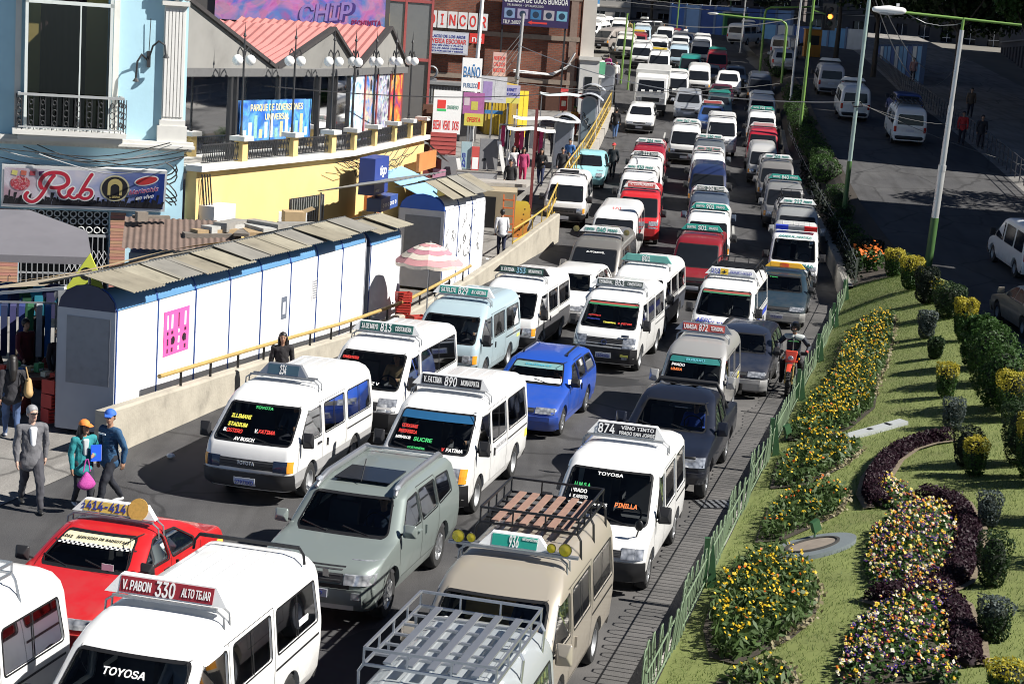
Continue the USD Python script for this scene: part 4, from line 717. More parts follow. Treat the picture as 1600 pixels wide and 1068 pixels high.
# ------------------------------------------------------------------ further traffic, simpler builds
FS = dict(lod=1)
def far(t, label, x, y, col, sign=None, sc=None, cat='minibus', nm='minibus', group=None, strip_=None, paper=None, metal=False, **k):
    V = vehicle(nm, t, label, cat, x, y, col, lod=1, group=group, metal=metal, **k)
    van = VT[t]['rings'][-1][0] > 1.6
    if sign is not None:
        cols = {'g': TEAL, 'w': TXT_W, 'r': mat((.5, .10, .09), .5, .1), 'y': mat((.7, .5, .05), .5, .08), 'p': mat((.62, .36, .36), .5, .1), 'k': mat((.10, .13, .12), .5, .1)}[sc or 'g']
        roof_sign(V, .6 if t.startswith('hi') or t in ('h200', 'caravan', 'micro') else -.3, 1.1, .18, cols, [(sign, TXT_W if (sc or 'g') in 'grk' else TEAL, 0, .26, .8)]+[(w_, TXT_W if (sc or 'g') in 'grk' else TEAL, c_, .28, .45) for w_, c_ in (('CENTRO', -.68), ('PRADO', .68))] if sign else [], frame=WHITE if sc != 'g' else cols)
    if strip_: ws_band(V, V['T']['ws'][1]-.09, V['T']['ws'][1], strip_)
    if paper:
        z0 = V['T']['ws'][0]; ws_band(V, 0, 0, paper, 'paper_sign', (-.55, z0+.06, -.2, z0+.24))
    return V
gs = mat((.03, .22, .12), .5, .1)
V = far('hiace_tall', 'weathered grey minibus 040 with round yellow lamps on its roof board', 2.76, 56.7, (.21, .20, .185), '040', 'w', paper=TXT_W, metal=True)
for yy in (-.82, .82): part(V['p'], 'spot_lamp', MB().lathe([(.001, -.06), (.1, 0), (.1, .02), (.001, .03)], 12, (.62, yy, 2.22), (1, 0, .1)), mat((.25, .21, .08), .3, .2, 20))
ws_band(V, 1.55, 1.71, BLACK, 'visor'); ws_text(V, 'AUTOMOVIL', TXT_W, 0, 1.64, .06, .6)
V = far('hiace_tall', 'white high-roof minibus with red 101 lettering on its domed roof', 3.58, 63.9, PW); text(V['p'], '101', TXT_R, (.75, 0, 2.03), (0, 1, 0), (-.6, 0, 1), .12, .35)
V = far('h200', 'tall bright red van facing the camera behind the domed white minibus', 4.75, 69.6, (.50, .02, .025), '', 'r'); text(V['p'], 'V. COPACABANA', TXT_W, (.6, 0, 2.2), (0, 1, 0), (-.35, 0, 1), .1, .9)
V = far('hiace_short', 'white minibus parked against the yellow railing with a dark lower nose', 1.95, 72.6, PW, bumper=BLACKPL); plain_sign(V, .5, BLACKPL, '', .8, .14, frame=WHITE); ws_band(V, 1.5, 1.52, TXT_G)
part(V['p'], 'nose_panel', MB().grid(lambda u, v: (V['S'].fx(.6+.24*v, (u*2-1)*.8)+.012, (u*2-1)*.8, .6+.24*v), 8, 2), mat((.12, .11, .11), .5, .1))
V = far('hatch', 'pale turquoise hatchback beside the pedestrian in a red cap', 3.16, 84.2, (.30, .60, .64), nm='hatchback', cat='car')
for l_, x_, y_, c_, s_, sc_ in (('white minibus 930 in the left queue behind the red van', 5.05, 75.6, PW, '930', 'w'), ('white minibus with a long grey board ahead of minibus 930', 5.6, 80.7, PW, '212', 'k')):
    far('hiace_short', l_, x_, y_, c_, s_, sc_)
far('hiace_short', 'dark red minibus with red door mirrors at the head of the left queue', 6.1, 85.9, (.28, .015, .03), '204', 'w')
far('noah', 'dark red minivan 801 with long turquoise board in the middle lane', 6.16, 59.0, (.22, .012, .018), 'S01', 'g', strip_=gs, paper=TXT_W)
far('hiace_short', 'white minibus 901 with turquoise board directly behind the dark red minivan', 7.07, 65.3, PW, '901', 'g', strip_=gs)
far('hiace_short', 'blue-grey minibus 204 in the middle lane', 7.55, 70.3, (.10, .13, .18), '204', 'k', strip_=gs, metal=True)
far('hiace_short', 'dark navy minibus with white signs across its windscreen', 8.35, 79.2, (.012, .022, .075), None, paper=TXT_W)
far('hiace_short', 'white minibus with pink board and green sun strip behind the navy minibus', 8.8, 84.2, PW, '256', 'p', strip_=gs)
far('hiace_short', 'steel grey minibus in the middle lane behind the pink board minibus', 9.35, 89.3, (.16, .18, .20), '230', 'w', metal=True)
far('hiace', 'white minibus with pale green board standing left of the new white van', 8.6, 94.9, PW, '347', 'w', bumper=BLACKPL, paper=TXT_O)
V = far('h200', 'new white van with large chrome grille in the middle lane', 10.9, 98.6, PW, '', 'w', paper=TXT_W); part(V['p'], 'chrome_grille', MB().grid(lambda u, v: (V['S'].fx(.72+.2*v, (u*2-1)*.4)+.022, (u*2-1)*.4, .72+.2*v), 6, 2), mat((.3, .31, .33), .3, .3, 20, .6))
far('sedan', 'blue sedan with red roof board behind the new white van', 11.2, 107.3, (.03, .09, .28), '', 'r', cat='taxi', nm='taxi')
far('suv', 'silver SUV with dark grille next to the box truck', 10.1, 111.5, (.40, .42, .45), None, cat='SUV', nm='suv', metal=True)
far('wagon', 'small white estate car parked by the kerb in front of the box truck', 6.76, 105.0, PW, None, cat='car', nm='estate_car', bumper=BLACKPL)
V = far('hiace_short', 'silver-grey minibus 212 with black rack hidden behind the ambulance', 10.75, 68.3, (.36, .37, .37), '212', 'w', metal=True); rack(V, -1.6, .2, .6, .2, BLACK, True, 0)
far('hiace_short', 'grey minibus with green route board on its roof two back from the ambulance', 11.25, 75.6, (.28, .28, .28), '840', 'g', metal=True, paper=gs)
far('hiace', 'taupe grey minibus with yellow corner lamps on its board in the right queue', 11.9, 83.0, (.24, .23, .22), '206', 'w', metal=True, paper=TXT_R)
far('micro', 'narrow light grey micro van in the right queue before the red one', 12.05, 89.2, (.45, .45, .44), None, cat='minivan', nm='micro_van', paper=TXT_Y)
far('noah', 'red minivan with a pink board at the right kerb', 12.75, 94.9, (.38, .015, .03), '', 'p', cat='minivan', nm='minivan')
far('hiace_short', 'white minibus with turquoise board behind the red minivan at the right kerb', 13.6, 102.6, PW, '901', 'g', paper=TXT_W)
far('hiace_short', 'white minibus with papers in the windscreen, second behind the red minivan', 14.6, 110.6, PW, '', 'w', paper=TXT_W)
far('hiace_short', 'dark grey minibus under the thick overhead cable', 15.9, 122.5, (.07, .08, .1), None, metal=True)
far('pickup', 'white pickup left of the dark grey minibus', 13.95, 124.6, PW, None, cat='pickup', nm='pickup')
far('wagon', 'small dark grey estate car behind the white pickup', 15.2, 131.3, (.06, .07, .08), None, cat='car', nm='estate_car', metal=True)
far('wagon', 'dark green-topped estate car next to the silver SUV', 12.15, 112.6, (.03, .06, .07), '', 'g', cat='taxi', nm='taxi')
far('sedan', 'dark maroon sedan in the middle of the far queue', 12.95, 119.2, (.08, .012, .02), None, cat='car', nm='sedan')
far('hiace', 'white minibus with orange and yellow placards in its windscreen', 11.95, 125.6, PW, None, paper=mat((.75, .45, .1), .5))
far('wagon', 'charcoal estate car beside the placard minibus', 13.2, 130.4, (.05, .05, .055), None, cat='car', nm='estate_car')
far('hiace', 'white minibus beside the box truck with a clear windscreen', 9.95, 119.8, PW, '', 'w', paper=TXT_W)
far('noah', 'red and white minivan beside the far hedge end', 14.6, 139.5, (.5, .03, .04), '', 'g', cat='minivan', nm='minivan', strip_=TXT_W)
far('hiace', 'cream minibus behind the red and white minivan', 14.1, 148.6, (.66, .63, .56), '', 'w')
far('noah', 'teal green minivan in the far queue', 12.0, 133.6, (.02, .22, .19), None, cat='minivan', nm='minivan', paper=TXT_W)
far('hiace', 'white minibus with yellow card in the far left queue', 9.8, 135.6, PW, '', 'y', paper=TXT_Y)
far('hiace', 'white minibus with broad yellow sun strip in the far left queue', 8.85, 142.3, PW, '', 'w', strip_=TXT_Y)
far('hiace', 'white and blue minibus with a blue-grey roof far up the avenue', 11.9, 143.4, (.36, .47, .55), '', 'w', lower=(WHITE, .9))
far('hiace', 'grey-white minibus with a large roof hatch far up the avenue', 13.15, 158.0, (.55, .56, .56), '', 'w')
far('noah', 'dark red minivan far up the avenue near the green posts', 9.2, 155.5, (.25, .02, .03), '', 'y', cat='minivan', nm='minivan')
far('hiace', 'brown-grey minibus turned sideways at the far junction', 7.3, 160.5, (.28, .25, .23), None, yaw=math.radians(-125))
far('hiace', 'white minibus at the far left of the junction below the blue billboard', 5.9, 167.5, PW, '', 'w', yaw=math.radians(-110))
far('hatch', 'white hatchback just in front of the far left junction minibus', 5.2, 161.0, (.7, .72, .73), None, cat='car', nm='hatchback')
far('suv', 'black SUV crossing at the far junction', 11.0, 181.0, (.012, .013, .016), '', 'w', cat='taxi', nm='suv', yaw=math.radians(-150))
far('hiace', 'white minibus with dark window band near the far hedge', 10.75, 150.6, PW, '', 'w')
far('hiace', 'white minibus following close behind the cream one', 15.0, 157.0, (.72, .73, .72), '', 'w')
for t_, l, x, y, c, ya in (('hiace', 'white minibus just below the top edge near the black SUV', 8.4, 173, PW, -95), ('hiace', 'pale blue minibus beside the green post at the far bend', 10.2, 166, (.35, .45, .52), -95), ('noah', 'white minivan far up between the yellow-walled walkers and the hedge', 12.4, 167, PW, -96), ('wagon', 'silver estate car far up beside the pale blue minibus', 14.2, 165.5, (.4, .41, .43), -95), ('hiace', 'cream minibus at the far bend close to the left kerb', 8.0, 151.5, (.6, .58, .52), -96), ('hiace', 'white minibus at the top of the queue left of the walkers in white', 6.6, 177, PW, -110), ('wagon', 'maroon estate car near the top of the queue', 13.6, 173.5, (.2, .02, .03), -100)): far(t_, l, x, y, c, '' if t_ == 'hiace' else None, 'w', cat='minibus' if t_ == 'hiace' else 'minivan' if t_ == 'noah' else 'car', nm='minibus' if t_ == 'hiace' else 'minivan' if t_ == 'noah' else 'estate_car', yaw=math.radians(ya))
# far side carriageway, seen from behind and mostly in shade
UP = math.radians(90-5.5)
V = far('hiace', 'white minibus with roof rack driving away in the shaded carriageway', 19.6, 91.5, PW, None, yaw=UP, right=True); rack(V, -1.7, .3, .6, .14, BLACK, True, 4)
far('hiace', 'white minibus with yellow roof board driving away up the shaded carriageway', 18.4, 100.6, PW, '', 'y', yaw=UP, right=True)
far('hiace', 'silver minibus with red roof board driving away up the shaded carriageway', 19.4, 115.0, (.5, .5, .52), '', 'r', yaw=UP, right=True)
far('wagon', 'blue car beside the racked minibus in the shaded carriageway', 22.0, 103.5, (.02, .05, .22), None, cat='car', nm='estate_car', yaw=UP, right=True)
far('suv', 'silver SUV with a spare wheel on its tailgate behind the green lamp post', 18.6, 131.5, (.42, .43, .44), None, cat='SUV', nm='suv', yaw=UP, right=True, metal=True)
far('hiace', 'white minibus side by side with the SUV far up the shaded carriageway', 21.0, 147.0, (.7, .72, .74), None, yaw=math.radians(70), right=True)
far('hiace', 'white minibus crossing past the hedge end at the far junction', 19.5, 163.5, PW, '', 'w', yaw=math.radians(60), right=True)
far('noah', 'white minivan at the right edge of the picture in the shade', 17.9, 61.4, PW, None, cat='minivan', nm='minivan', yaw=math.radians(92), right=True)
far('sedan', 'beige sedan cut off by the right edge behind the green shrubs', 15.35, 50.8, (.30, .26, .20), None, cat='car', nm='sedan', yaw=math.radians(92), right=True, metal=True)
# box truck
yw = math.radians(-95.6); t = thing('box_truck', 'white delivery truck with wide flat cab in the far left lane', 'truck', (7.9, 113.6, gL(113.6)), yw, pitch=-math.atan((gL(115)-gL(112))/3*-1))
def hullbox(x0, x1, y, z0, z1, r=.06, top=None):
    m = m3.Manifold.batch_hull([m3.Manifold.sphere(r, 10).translate([x, s*(y-r), z]) for x, z in (top or [(x0+r, z0+r), (x1-r, z0+r), (x1-r, z1-r), (x0+r, z1-r)]) for s in (1, -1)]); return MB().mesh(m)
part(t, 'cab', hullbox(0, 0, 1.0, 0, 0, .1, [(.9, .6), (2.6, .6), (2.6, 1.5), (2.3, 2.35), (.9, 2.4)]), paint(PW), smooth=35)
part(t, 'cargo_box', hullbox(-2.6, .8, 1.08, .85, 2.75, .04), paint((.62, .62, .6)), smooth=35)
part(t, 'windscreen', MB().add([(2.71, -.82, 1.55), (2.71, .82, 1.55), (2.45, .78, 2.25), (2.45, -.78, 2.25)], [[0, 1, 2, 3]]), DARKGLASS); part(t, 'grille', MB().box(2.69, 2.72, -.55, .55, .95, 1.2), BLACKPL)
for s in (1, -1):
    part(t, 'headlight', MB().box(2.69, 2.73, s*.75-.15, s*.75+.15, .95, 1.18), LAMP); part(t, 'mirror', MB().box(2.45, 2.52, s*1.22-.1, s*1.22+.1, 1.5, 1.95), BLACK); part(t, 'side_window', MB().box(1.5, 2.2, s*1.0-.005, s*1.0+.005, 1.6, 2.15), DARKGLASS)
    for x in (1.9, -1.7): wheel(t, x, s*.85, .4, False, 1)
part(t, 'bumper', MB().box(2.55, 2.8, -1.0, 1.0, .45, .8), BLACKPL); part(t, 'chassis', MB().box(-2.5, 2.3, -.45, .45, .45, .85), BLACK)
for y_ in (-.5, 0, .5): part(t, 'paper_sign', MB().add([(2.715, y_-.12, 1.56), (2.715, y_+.12, 1.56), (2.68, y_+.12, 1.68), (2.68, y_-.12, 1.68)], [[0, 1, 2, 3]]), TXT_W)
# ------------------------------------------------------------------ median garden
def quads(P, N, size, aspect=1.5, jitter=.5):
    """leaf-sized quads at points P facing roughly N"""
    n = len(P); N = N+rng.normal(0, jitter, (n, 3)); N /= np.linalg.norm(N, axis=1, keepdims=True)+1e-9
    A = np.cross(N, rng.normal(0, 1, (n, 3))); A /= np.linalg.norm(A, axis=1, keepdims=True)+1e-9; B = np.cross(N, A)
    s = size*rng.uniform(.6, 1.3, (n, 1)); a, b = A*s*aspect/2, B*s/2
    V = np.stack([P-a, P-.15*a+b, P+a, P-.15*a-b], 1).reshape(-1, 3); i = np.arange(n)[:, None]*4
    return V, np.vstack([i+[0, 1, 2], i+[0, 2, 3]])
def superell(n, rx, ry, rz, e=.35, noise=.06, seed=0):
    d = rng.normal(0, 1, (n, 3)); d /= np.linalg.norm(d, axis=1, keepdims=True)
    p = 1/e*2*.5; r = (np.abs(d[:, 0])**p+np.abs(d[:, 1])**p+np.abs(d[:, 2])**p)**(-1/p)
    P = d*r[:, None]; N = np.sign(P)*np.abs(P)**(p-1); N /= np.linalg.norm(N, axis=1, keepdims=True)
    k = 1+noise*(meshkit.noise(d*3+seed*7.1, seed)-.5)*2+rng.normal(0, .025, n)
    return P*k[:, None]*[rx, ry, rz], N
GR1 = mat((.155, .185, .05), .9, .4, .9, dirt=(.13, .115, .05))
GRB = leafmat('grass_blades', (.07, .115, .02), (.25, .28, .08), .3)
LF_D = leafmat('leaves_dark', (.022, .045, .014), (.08, .12, .036)); LF_G = leafmat('leaves_green', (.035, .08, .016), (.13, .21, .04)); LF_Y = leafmat('leaves_yellow', (.36, .31, .03), (.74, .64, .08)); LF_B = leafmat('leaves_blue_grey', (.07, .09, .085), (.20, .235, .23)); LF_P = leafmat('leaves_purple', (.022, .007, .014), (.085, .022, .045)); LF_K = leafmat('leaves_shadow_green', (.008, .016, .008), (.03, .05, .018)); LF_M = leafmat('leaves_olive', (.06, .10, .03), (.22, .27, .10)); LF_S = leafmat('leaves_straw', (.25, .22, .13), (.48, .43, .30))
FL = {k: leafmat('petal_'+k, c, d, .2) for k, c, d in (('yellow', (.62, .42, .02), (.80, .62, .04)), ('orange', (.6, .14, .02), (.75, .3, .03)), ('white', (.62, .60, .52), (.82, .80, .72)), ('purple', (.05, .02, .16), (.16, .07, .34)), ('maroon', (.12, .01, .05), (.32, .03, .10)), ('lemon', (.62, .55, .16), (.80, .74, .30)))}
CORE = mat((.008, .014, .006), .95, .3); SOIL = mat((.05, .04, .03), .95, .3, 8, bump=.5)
solo('garden_lawn', MB().grid(lambda u, v: (lambda y: (XR(y)+.02+(XQ(y)-XR(y)+.2)*v, y, zgard(XR(y)+(XQ(y)-XR(y))*v, y)+.03*meshkit.noise(np.array([v*9, y*.8, 0.]))))(12+46*u), 92, 26), GR1, kind='structure')
solo('median_soil', MB().grid(lambda u, v: (lambda y: (XR(y)+.1+(XQ(y)-XR(y)-.05)*v, y, zgard(XR(y)+(XQ(y)-XR(y))*v, y)-.005))(58+115*u), 115, 6), SOIL, kind='structure')
n = 110000; yy = 13+45*rng.random(n)**1.3; vv = rng.random(n); xx = np.array([XR(y)+.1+(XQ(y)-XR(y)-.1)*v for y, v in zip(yy, vv)]); zz = np.array([zgard(x, y) for x, y in zip(xx, yy)])+.01
a = rng.random(n)*2*PI; h = rng.uniform(.025, .06, n); w = .005
dx, dy = np.cos(a)*w, np.sin(a)*w; tx, ty = rng.normal(0, .022, n), rng.normal(0, .022, n)
V = np.stack([np.stack([xx-dx, yy-dy, zz], 1), np.stack([xx+dx, yy+dy, zz], 1), np.stack([xx+tx, yy+ty, zz+h], 1)], 1).reshape(-1, 3)
solo('grass_blades', (V, np.arange(3*n).reshape(-1, 3)), GRB, 'short mown grass blades covering the sloping garden lawn', 'grass', kind='stuff')
# hoop fence
HOOP = mat((.17, .235, .145), .45, .25, 6, .2); PLT = mat((.03, .09, .035), .5, .2)
fe = thing('hoop_fence', 'low pale green wire hoop fence with dark green plates along the garden edge', 'fence', (0, 0, 0))
KW = .34
k = 0; ys = 20.5
while ys < 58:
    x, y = XR(ys), ys; z = gL(y)+KW; wv = .04*math.sin(ys*1.7)
    u_ = np.array([.238, .971]); ln = .05*math.sin(ys*2.3)
    P = [(x+wv-u_[0]*.10, y-u_[1]*.10, z), (x+wv+ln-u_[0]*.10, y-u_[1]*.10, z+.58), (x+wv+ln-u_[0]*.05, y-u_[1]*.05, z+.68), (x+wv+ln+u_[0]*.05, y+u_[1]*.05, z+.68), (x+wv+ln+u_[0]*.10, y+u_[1]*.10, z+.58), (x+wv+u_[0]*.10, y+u_[1]*.10, z)]
    part(fe, 'hoop', MB().tube(P, .013, 4, False), HOOP); ys += .34*u_[1]; k += 1
for zz_ in (.12, .5): part(fe, 'rail', MB().tube([(XR(y)+.02, y, gL(y)+KW+zz_) for y in np.arange(20.5, 58.2, 1.2)], .014, 4), HOOP)
for y in (25.6, 34.7, 40.5, 46, 51.5, 56):
    q = part(fe, 'post', MB().box(XR(y)-.04, XR(y)+.04, y-.05, y+.05, gL(y)+KW, gL(y)+KW+.82), PLT)
    part(q, 'plate', MB().add([(XR(y)+.05, y-.06, gL(y)+KW), (XR(y)+.22, y-.05, gL(y)+KW-.02), (XR(y)+.08, y-.05, gL(y)+KW+.85), (XR(y)+.05, y-.02, gL(y)+KW), (XR(y)+.22, y-.01, gL(y)+KW-.02), (XR(y)+.08, y-.01, gL(y)+KW+.85)], [[0, 1, 2], [3, 5, 4], [1, 4, 5], [1, 5, 2], [0, 2, 5], [0, 5, 3]]), PLT)
part(fe, 'kerb_stone', MB().grid(lambda u, v: (lambda y, s: (XR(y)-.10+(0, .0, .22, .22)[s], y, gL(y)+(-.1, KW, KW, .2)[s]+.008*math.sin(y*5)*(s in (1, 2))))(20+38*u, round(v*3)), 60, 3), CONC)
# topiary
def topiary(x, y, h, w, c):
    z = zgard(x, y); kinds = {'G': (LF_B, 'blue-grey', 'clipped column shrub'), 'D': (LF_D, 'dark green', 'clipped block shrub'), 'Y': (LF_G, 'yellow-topped', 'clipped shrub'), 'K': (LF_K, 'very dark', 'clipped shrub'), 'L': (LF_G, 'bright green', 'bushy shrub'), 'H': (LF_D, 'blue-grey topped', 'clipped shrub')}
    t = thing('topiary_shrub', topi_label(x, y, c), 'shrub', (x, y, z-.02), 0)
    part(t, 'stem', MB().tube([(0, 0, -.05), (.01, 0, .12), (.03, .02, h*.4), (.03, .02, h*.6)], [.05, .04, .03, .02], 6), mat((.06, .045, .03), .9, .3))
    rz = h*.47; e = .18 if c != 'L' else .42; n = int(2300*w*h/.4*(1.0 if y < 45 else .75))+700; n = min(n, 6500)
    P, N = superell(n, w*.5, w*.5, rz, e, .13 if c != 'L' else .30, int(x*37) % 90); P[:, :2] *= (.93+.20*P[:, 2:]/rz if c != 'L' else 1); P[:, 2] += h*.53; P += rng.normal(0, .012 if c != 'L' else .05, P.shape)*(rng.random((len(P), 1)) < .3)
    b = superell(10, 1, 1, 1)
    part(t, 'branches', MB().ball((0, 0, h*.53), (w*.42, w*.42, rz*.86), 10), CORE)
    ls = .027 if y < 40 else .038
    top = P[:, 2] > h*(.66 if c == 'Y' else .72)+rng.normal(0, .05, n)*h if c in 'YH' else np.zeros(n, bool)
    part(t, 'foliage', quads(P[~top], N[~top], ls*(1.4 if c == 'L' else 1), 1.6, .6), kinds[c][0], kind='stuff')
    if top.any(): part(t, 'new_growth' if c == 'Y' else 'grey_top', quads(P[top], N[top], ls, 1.6, .6), LF_Y if c == 'Y' else LF_B, kind='stuff')
TOPI = [(10.93, 45.71, 0.74, 0.44, 'G'), (10.51, 42.81, 0.54, 0.35, 'D'), (9.72, 38.23, 0.78, 0.42, 'Y'), (9.15, 35.17, 0.62, 0.41, 'G'), (8.62, 31.88, 0.75, 0.47, 'K'), (8.60, 31.18, 0.71, 0.40, 'Y'), (7.98, 27.76, 0.60, 0.35, 'G'), (7.22, 24.60, 0.81, 0.43, 'D'), (6.64, 22.26, 0.60, 0.41, 'H'), (6.30, 20.27, 0.43, 0.48, 'Y'), (12.49, 57.72, 0.93, 0.59, 'Y'), (12.16, 53.55, 1.03, 0.63, 'Y'), (12.94, 58.56, 0.65, 0.56, 'D'), (12.02, 50.83, 1.06, 0.63, 'K'), (12.27, 50.79, 0.66, 0.48, 'Y'), (12.06, 48.20, 0.95, 0.78, 'D'), (11.66, 44.73, 1.10, 0.52, 'Y'), (11.11, 41.12, 1.27, 0.75, 'L'), (10.93, 39.22, 1.36, 1.01, 'L'), (10.48, 36.53, 1.34, 1.02, 'L'), (10.54, 35.56, 0.99, 0.78, 'Y'), (9.60, 31.80, 1.16, 0.70, 'D'), (9.47, 30.84, 1.19, 0.45, 'Y'), (12.62, 62.36, 0.65, 0.82, 'K')]
TL = ['blue-grey clipped column shrub furthest up the middle row', 'dark green narrow clipped shrub right below the furthest blue-grey column', 'yellow-topped clipped shrub between the dark narrow one and a blue-grey column', 'blue-grey clipped column shrub level with the concrete strip in the lawn', 'very dark wide clipped shrub at the upper end of the purple hedge', 'yellow-topped clipped shrub just in front of the very dark wide one', 'blue-grey clipped column shrub level with the upper pansy bed', 'dark green clipped shrub right of the purple ring of the upper pansy bed', 'dark clipped shrub with a blue-grey top right of the lower pansy bed', 'low flat yellow-topped clipped shrub at the bottom right corner', 'yellow-topped shrub near the lamp post foot at the narrow tip of the garden', 'second yellow-topped shrub below the tip of the garden by the lamp post', 'dark green shrub behind the yellow-topped ones at the garden tip', 'very dark clipped shrub below the lamp post', 'small yellow-topped shrub next to the very dark one by the lamp post', 'broad dark green clipped shrub at the top of the right row', 'yellow-topped shrub below the broad dark green one in the right row', 'bright green bushy shrub at the top of the loose green clump', 'bright green bushy shrub in the middle of the loose green clump', 'bright green bushy shrub at the bottom of the loose green clump', 'wide yellow-topped shrub directly below the bright green clump', 'tall dark green shrub at the right edge below the wide yellow-topped one', 'narrow yellow-topped shrub at the right edge beside the tall dark one', 'very dark low shrub beside the orange flowers at the garden tip']
_tl = iter(TL)
def topi_label(x, y, c): return next(_tl)
for i_, (x_, y_) in enumerate(((9.75, 30.2), (9.5, 27.7), (9.3, 25.4), (9.1, 23.0))):
    TOPI.append((x_, y_, 1.25, .7, 'Y' if i_ % 2 else 'D')); TL.append('clipped shrub just outside the right edge of the picture, '+['first', 'second', 'third', 'fourth'][i_]+' below the row')
_tl = iter(TL)
for q in TOPI: topiary(*q)
# flower beds
def inside(poly, n):
    x0, y0, x1, y1 = poly.bounds; out = []
    while len(out) < n:
        x, y = x0+(x1-x0)*rng.random(), y0+(y1-y0)*rng.random()
        if poly.contains(Point(x, y)): out.append((x, y))
    return np.array(out)
def bed_yellow(pts, label, dens, fl, hgt=.34, orange=.07, nm='flower_bed'):
    pg = Polygon(pts).buffer(-.04); A = pg.area; t = thing(nm, label, 'flower bed', (0, 0, 0)); G = lambda P: np.array([zgard(x, y) for x, y in P])
    part(t, 'soil', MB().poly(pg.buffer(.06), lambda x, y: (x, y, zgard(x, y)+.035)), SOIL)
    n = int(A*dens); P = inside(pg, n); z = G(P); hh = hgt*rng.uniform(.5, 1.0, n)
    Q = np.c_[P, z+hh*rng.random(n)]; part(t, 'foliage', quads(Q, np.tile([[.3, -.3, .6]], (n, 1)), .055, 3.2, .9), LF_M, kind='stuff')
    P2 = inside(pg.buffer(-.05), int(A*dens*.5)); z2 = G(P2); v = []
    st = MB(); m = len(P2); hh = hgt*rng.uniform(.7, 1.15, m); tip = np.c_[P2+rng.normal(0, .03, (m, 2)), z2+hh]; bs = np.c_[P2, z2]
    V = np.stack([bs-[.004, 0, 0], bs+[.004, 0, 0], tip], 1).reshape(-1, 3); part(t, 'stems', (V, np.arange(3*m).reshape(-1, 3)), LF_G, kind='stuff')
    k = min(m, int(A*fl)); Q = tip[rng.permutation(m)[:k]]; N = np.tile([[.35, -.3, .9]], (k, 1)); o = rng.random(k) < orange
    def heads(C, NN):
        V, F = quads(C, NN, .05, 1.0, .55); V2, F2 = quads(C+[0, 0, .006], NN, .046, 1.0, .55); return np.vstack([V, V2]), np.vstack([F, F2+len(V)])
    part(t, 'blossoms', heads(Q[~o], N[~o]), FL['yellow'], kind='stuff')
    if o.any(): part(t, 'orange_blossoms', heads(Q[o], N[o]), FL['orange'], kind='stuff')
    e = pg.exterior; L = e.length; m = int(L*60); E = []
    for s in rng.random(m)*L:
        p = e.interpolate(s); q = (p.x+rng.normal(0, .06), p.y+rng.normal(0, .06))
        if q[0] > pg.centroid.x-.1: E.append((q[0], q[1], zgard(*q)+.03+.06*rng.random()))
    if E: E = np.array(E); part(t, 'dry_edging', quads(E, np.tile([[.3, -.3, .8]], (len(E), 1)), .06, 1.3, .7), LF_S, kind='stuff')
bed_yellow([(2.97, 23.47), (3.26, 24.98), (3.81, 26.03), (4.39, 26.37), (4.81, 25.85), (4.76, 24.67), (4.48, 23.49), (4.06, 22.73), (3.65, 22.28), (3.22, 21.85), (2.93, 22.2)], 'nearest bed of tall yellow flowers beside the hoop fence below the oval slab', 480, 52, .42)
bed_yellow([(2.91, 21.23), (3.2, 21.61), (3.66, 22.01), (3.91, 21.45), (3.9, 20.85), (3.47, 20.58), (3.01, 20.68)], 'small sparse bed with pale flowers at the bottom edge by the fence', 330, 16, .2)
bed_yellow([(3.43, 25.26), (3.71, 26.45), (4.27, 27.34), (4.69, 27.24), (4.39, 26.37), (3.79, 25.86)], 'dark green leafy planting without flowers left of the oval slab', 420, 2, .32, nm='leafy_bed')
bed_yellow([(4.24, 27.85), (4.72, 29.93), (5.35, 31.15), (6.02, 31.03), (6.26, 30.4), (5.82, 29.16), (5.27, 28.48), (4.7, 27.85)], 'sparse orange and yellow flower bed just above the oval slab', 380, 24, .3, .25)
bed_yellow([(5.01, 31.64), (5.43, 33.81), (6.27, 35.57), (6.95, 35.0), (7.13, 33.87), (6.55, 32.71), (5.64, 31.53)], 'yellow flower bed left of the concrete strip', 360, 34, .32)
bed_yellow([(5.87, 35.97), (6.78, 39.3), (8.03, 42.85), (9.11, 47.65), (10.29, 50.32), (10.98, 49.76), (10.23, 46.43), (9.4, 42.96), (8.74, 40.72), (8.08, 37.83), (7.29, 36.17), (6.5, 35.37)], 'long dense yellow flower bed beside the fence near the motorcycle', 340, 46, .36, .06)
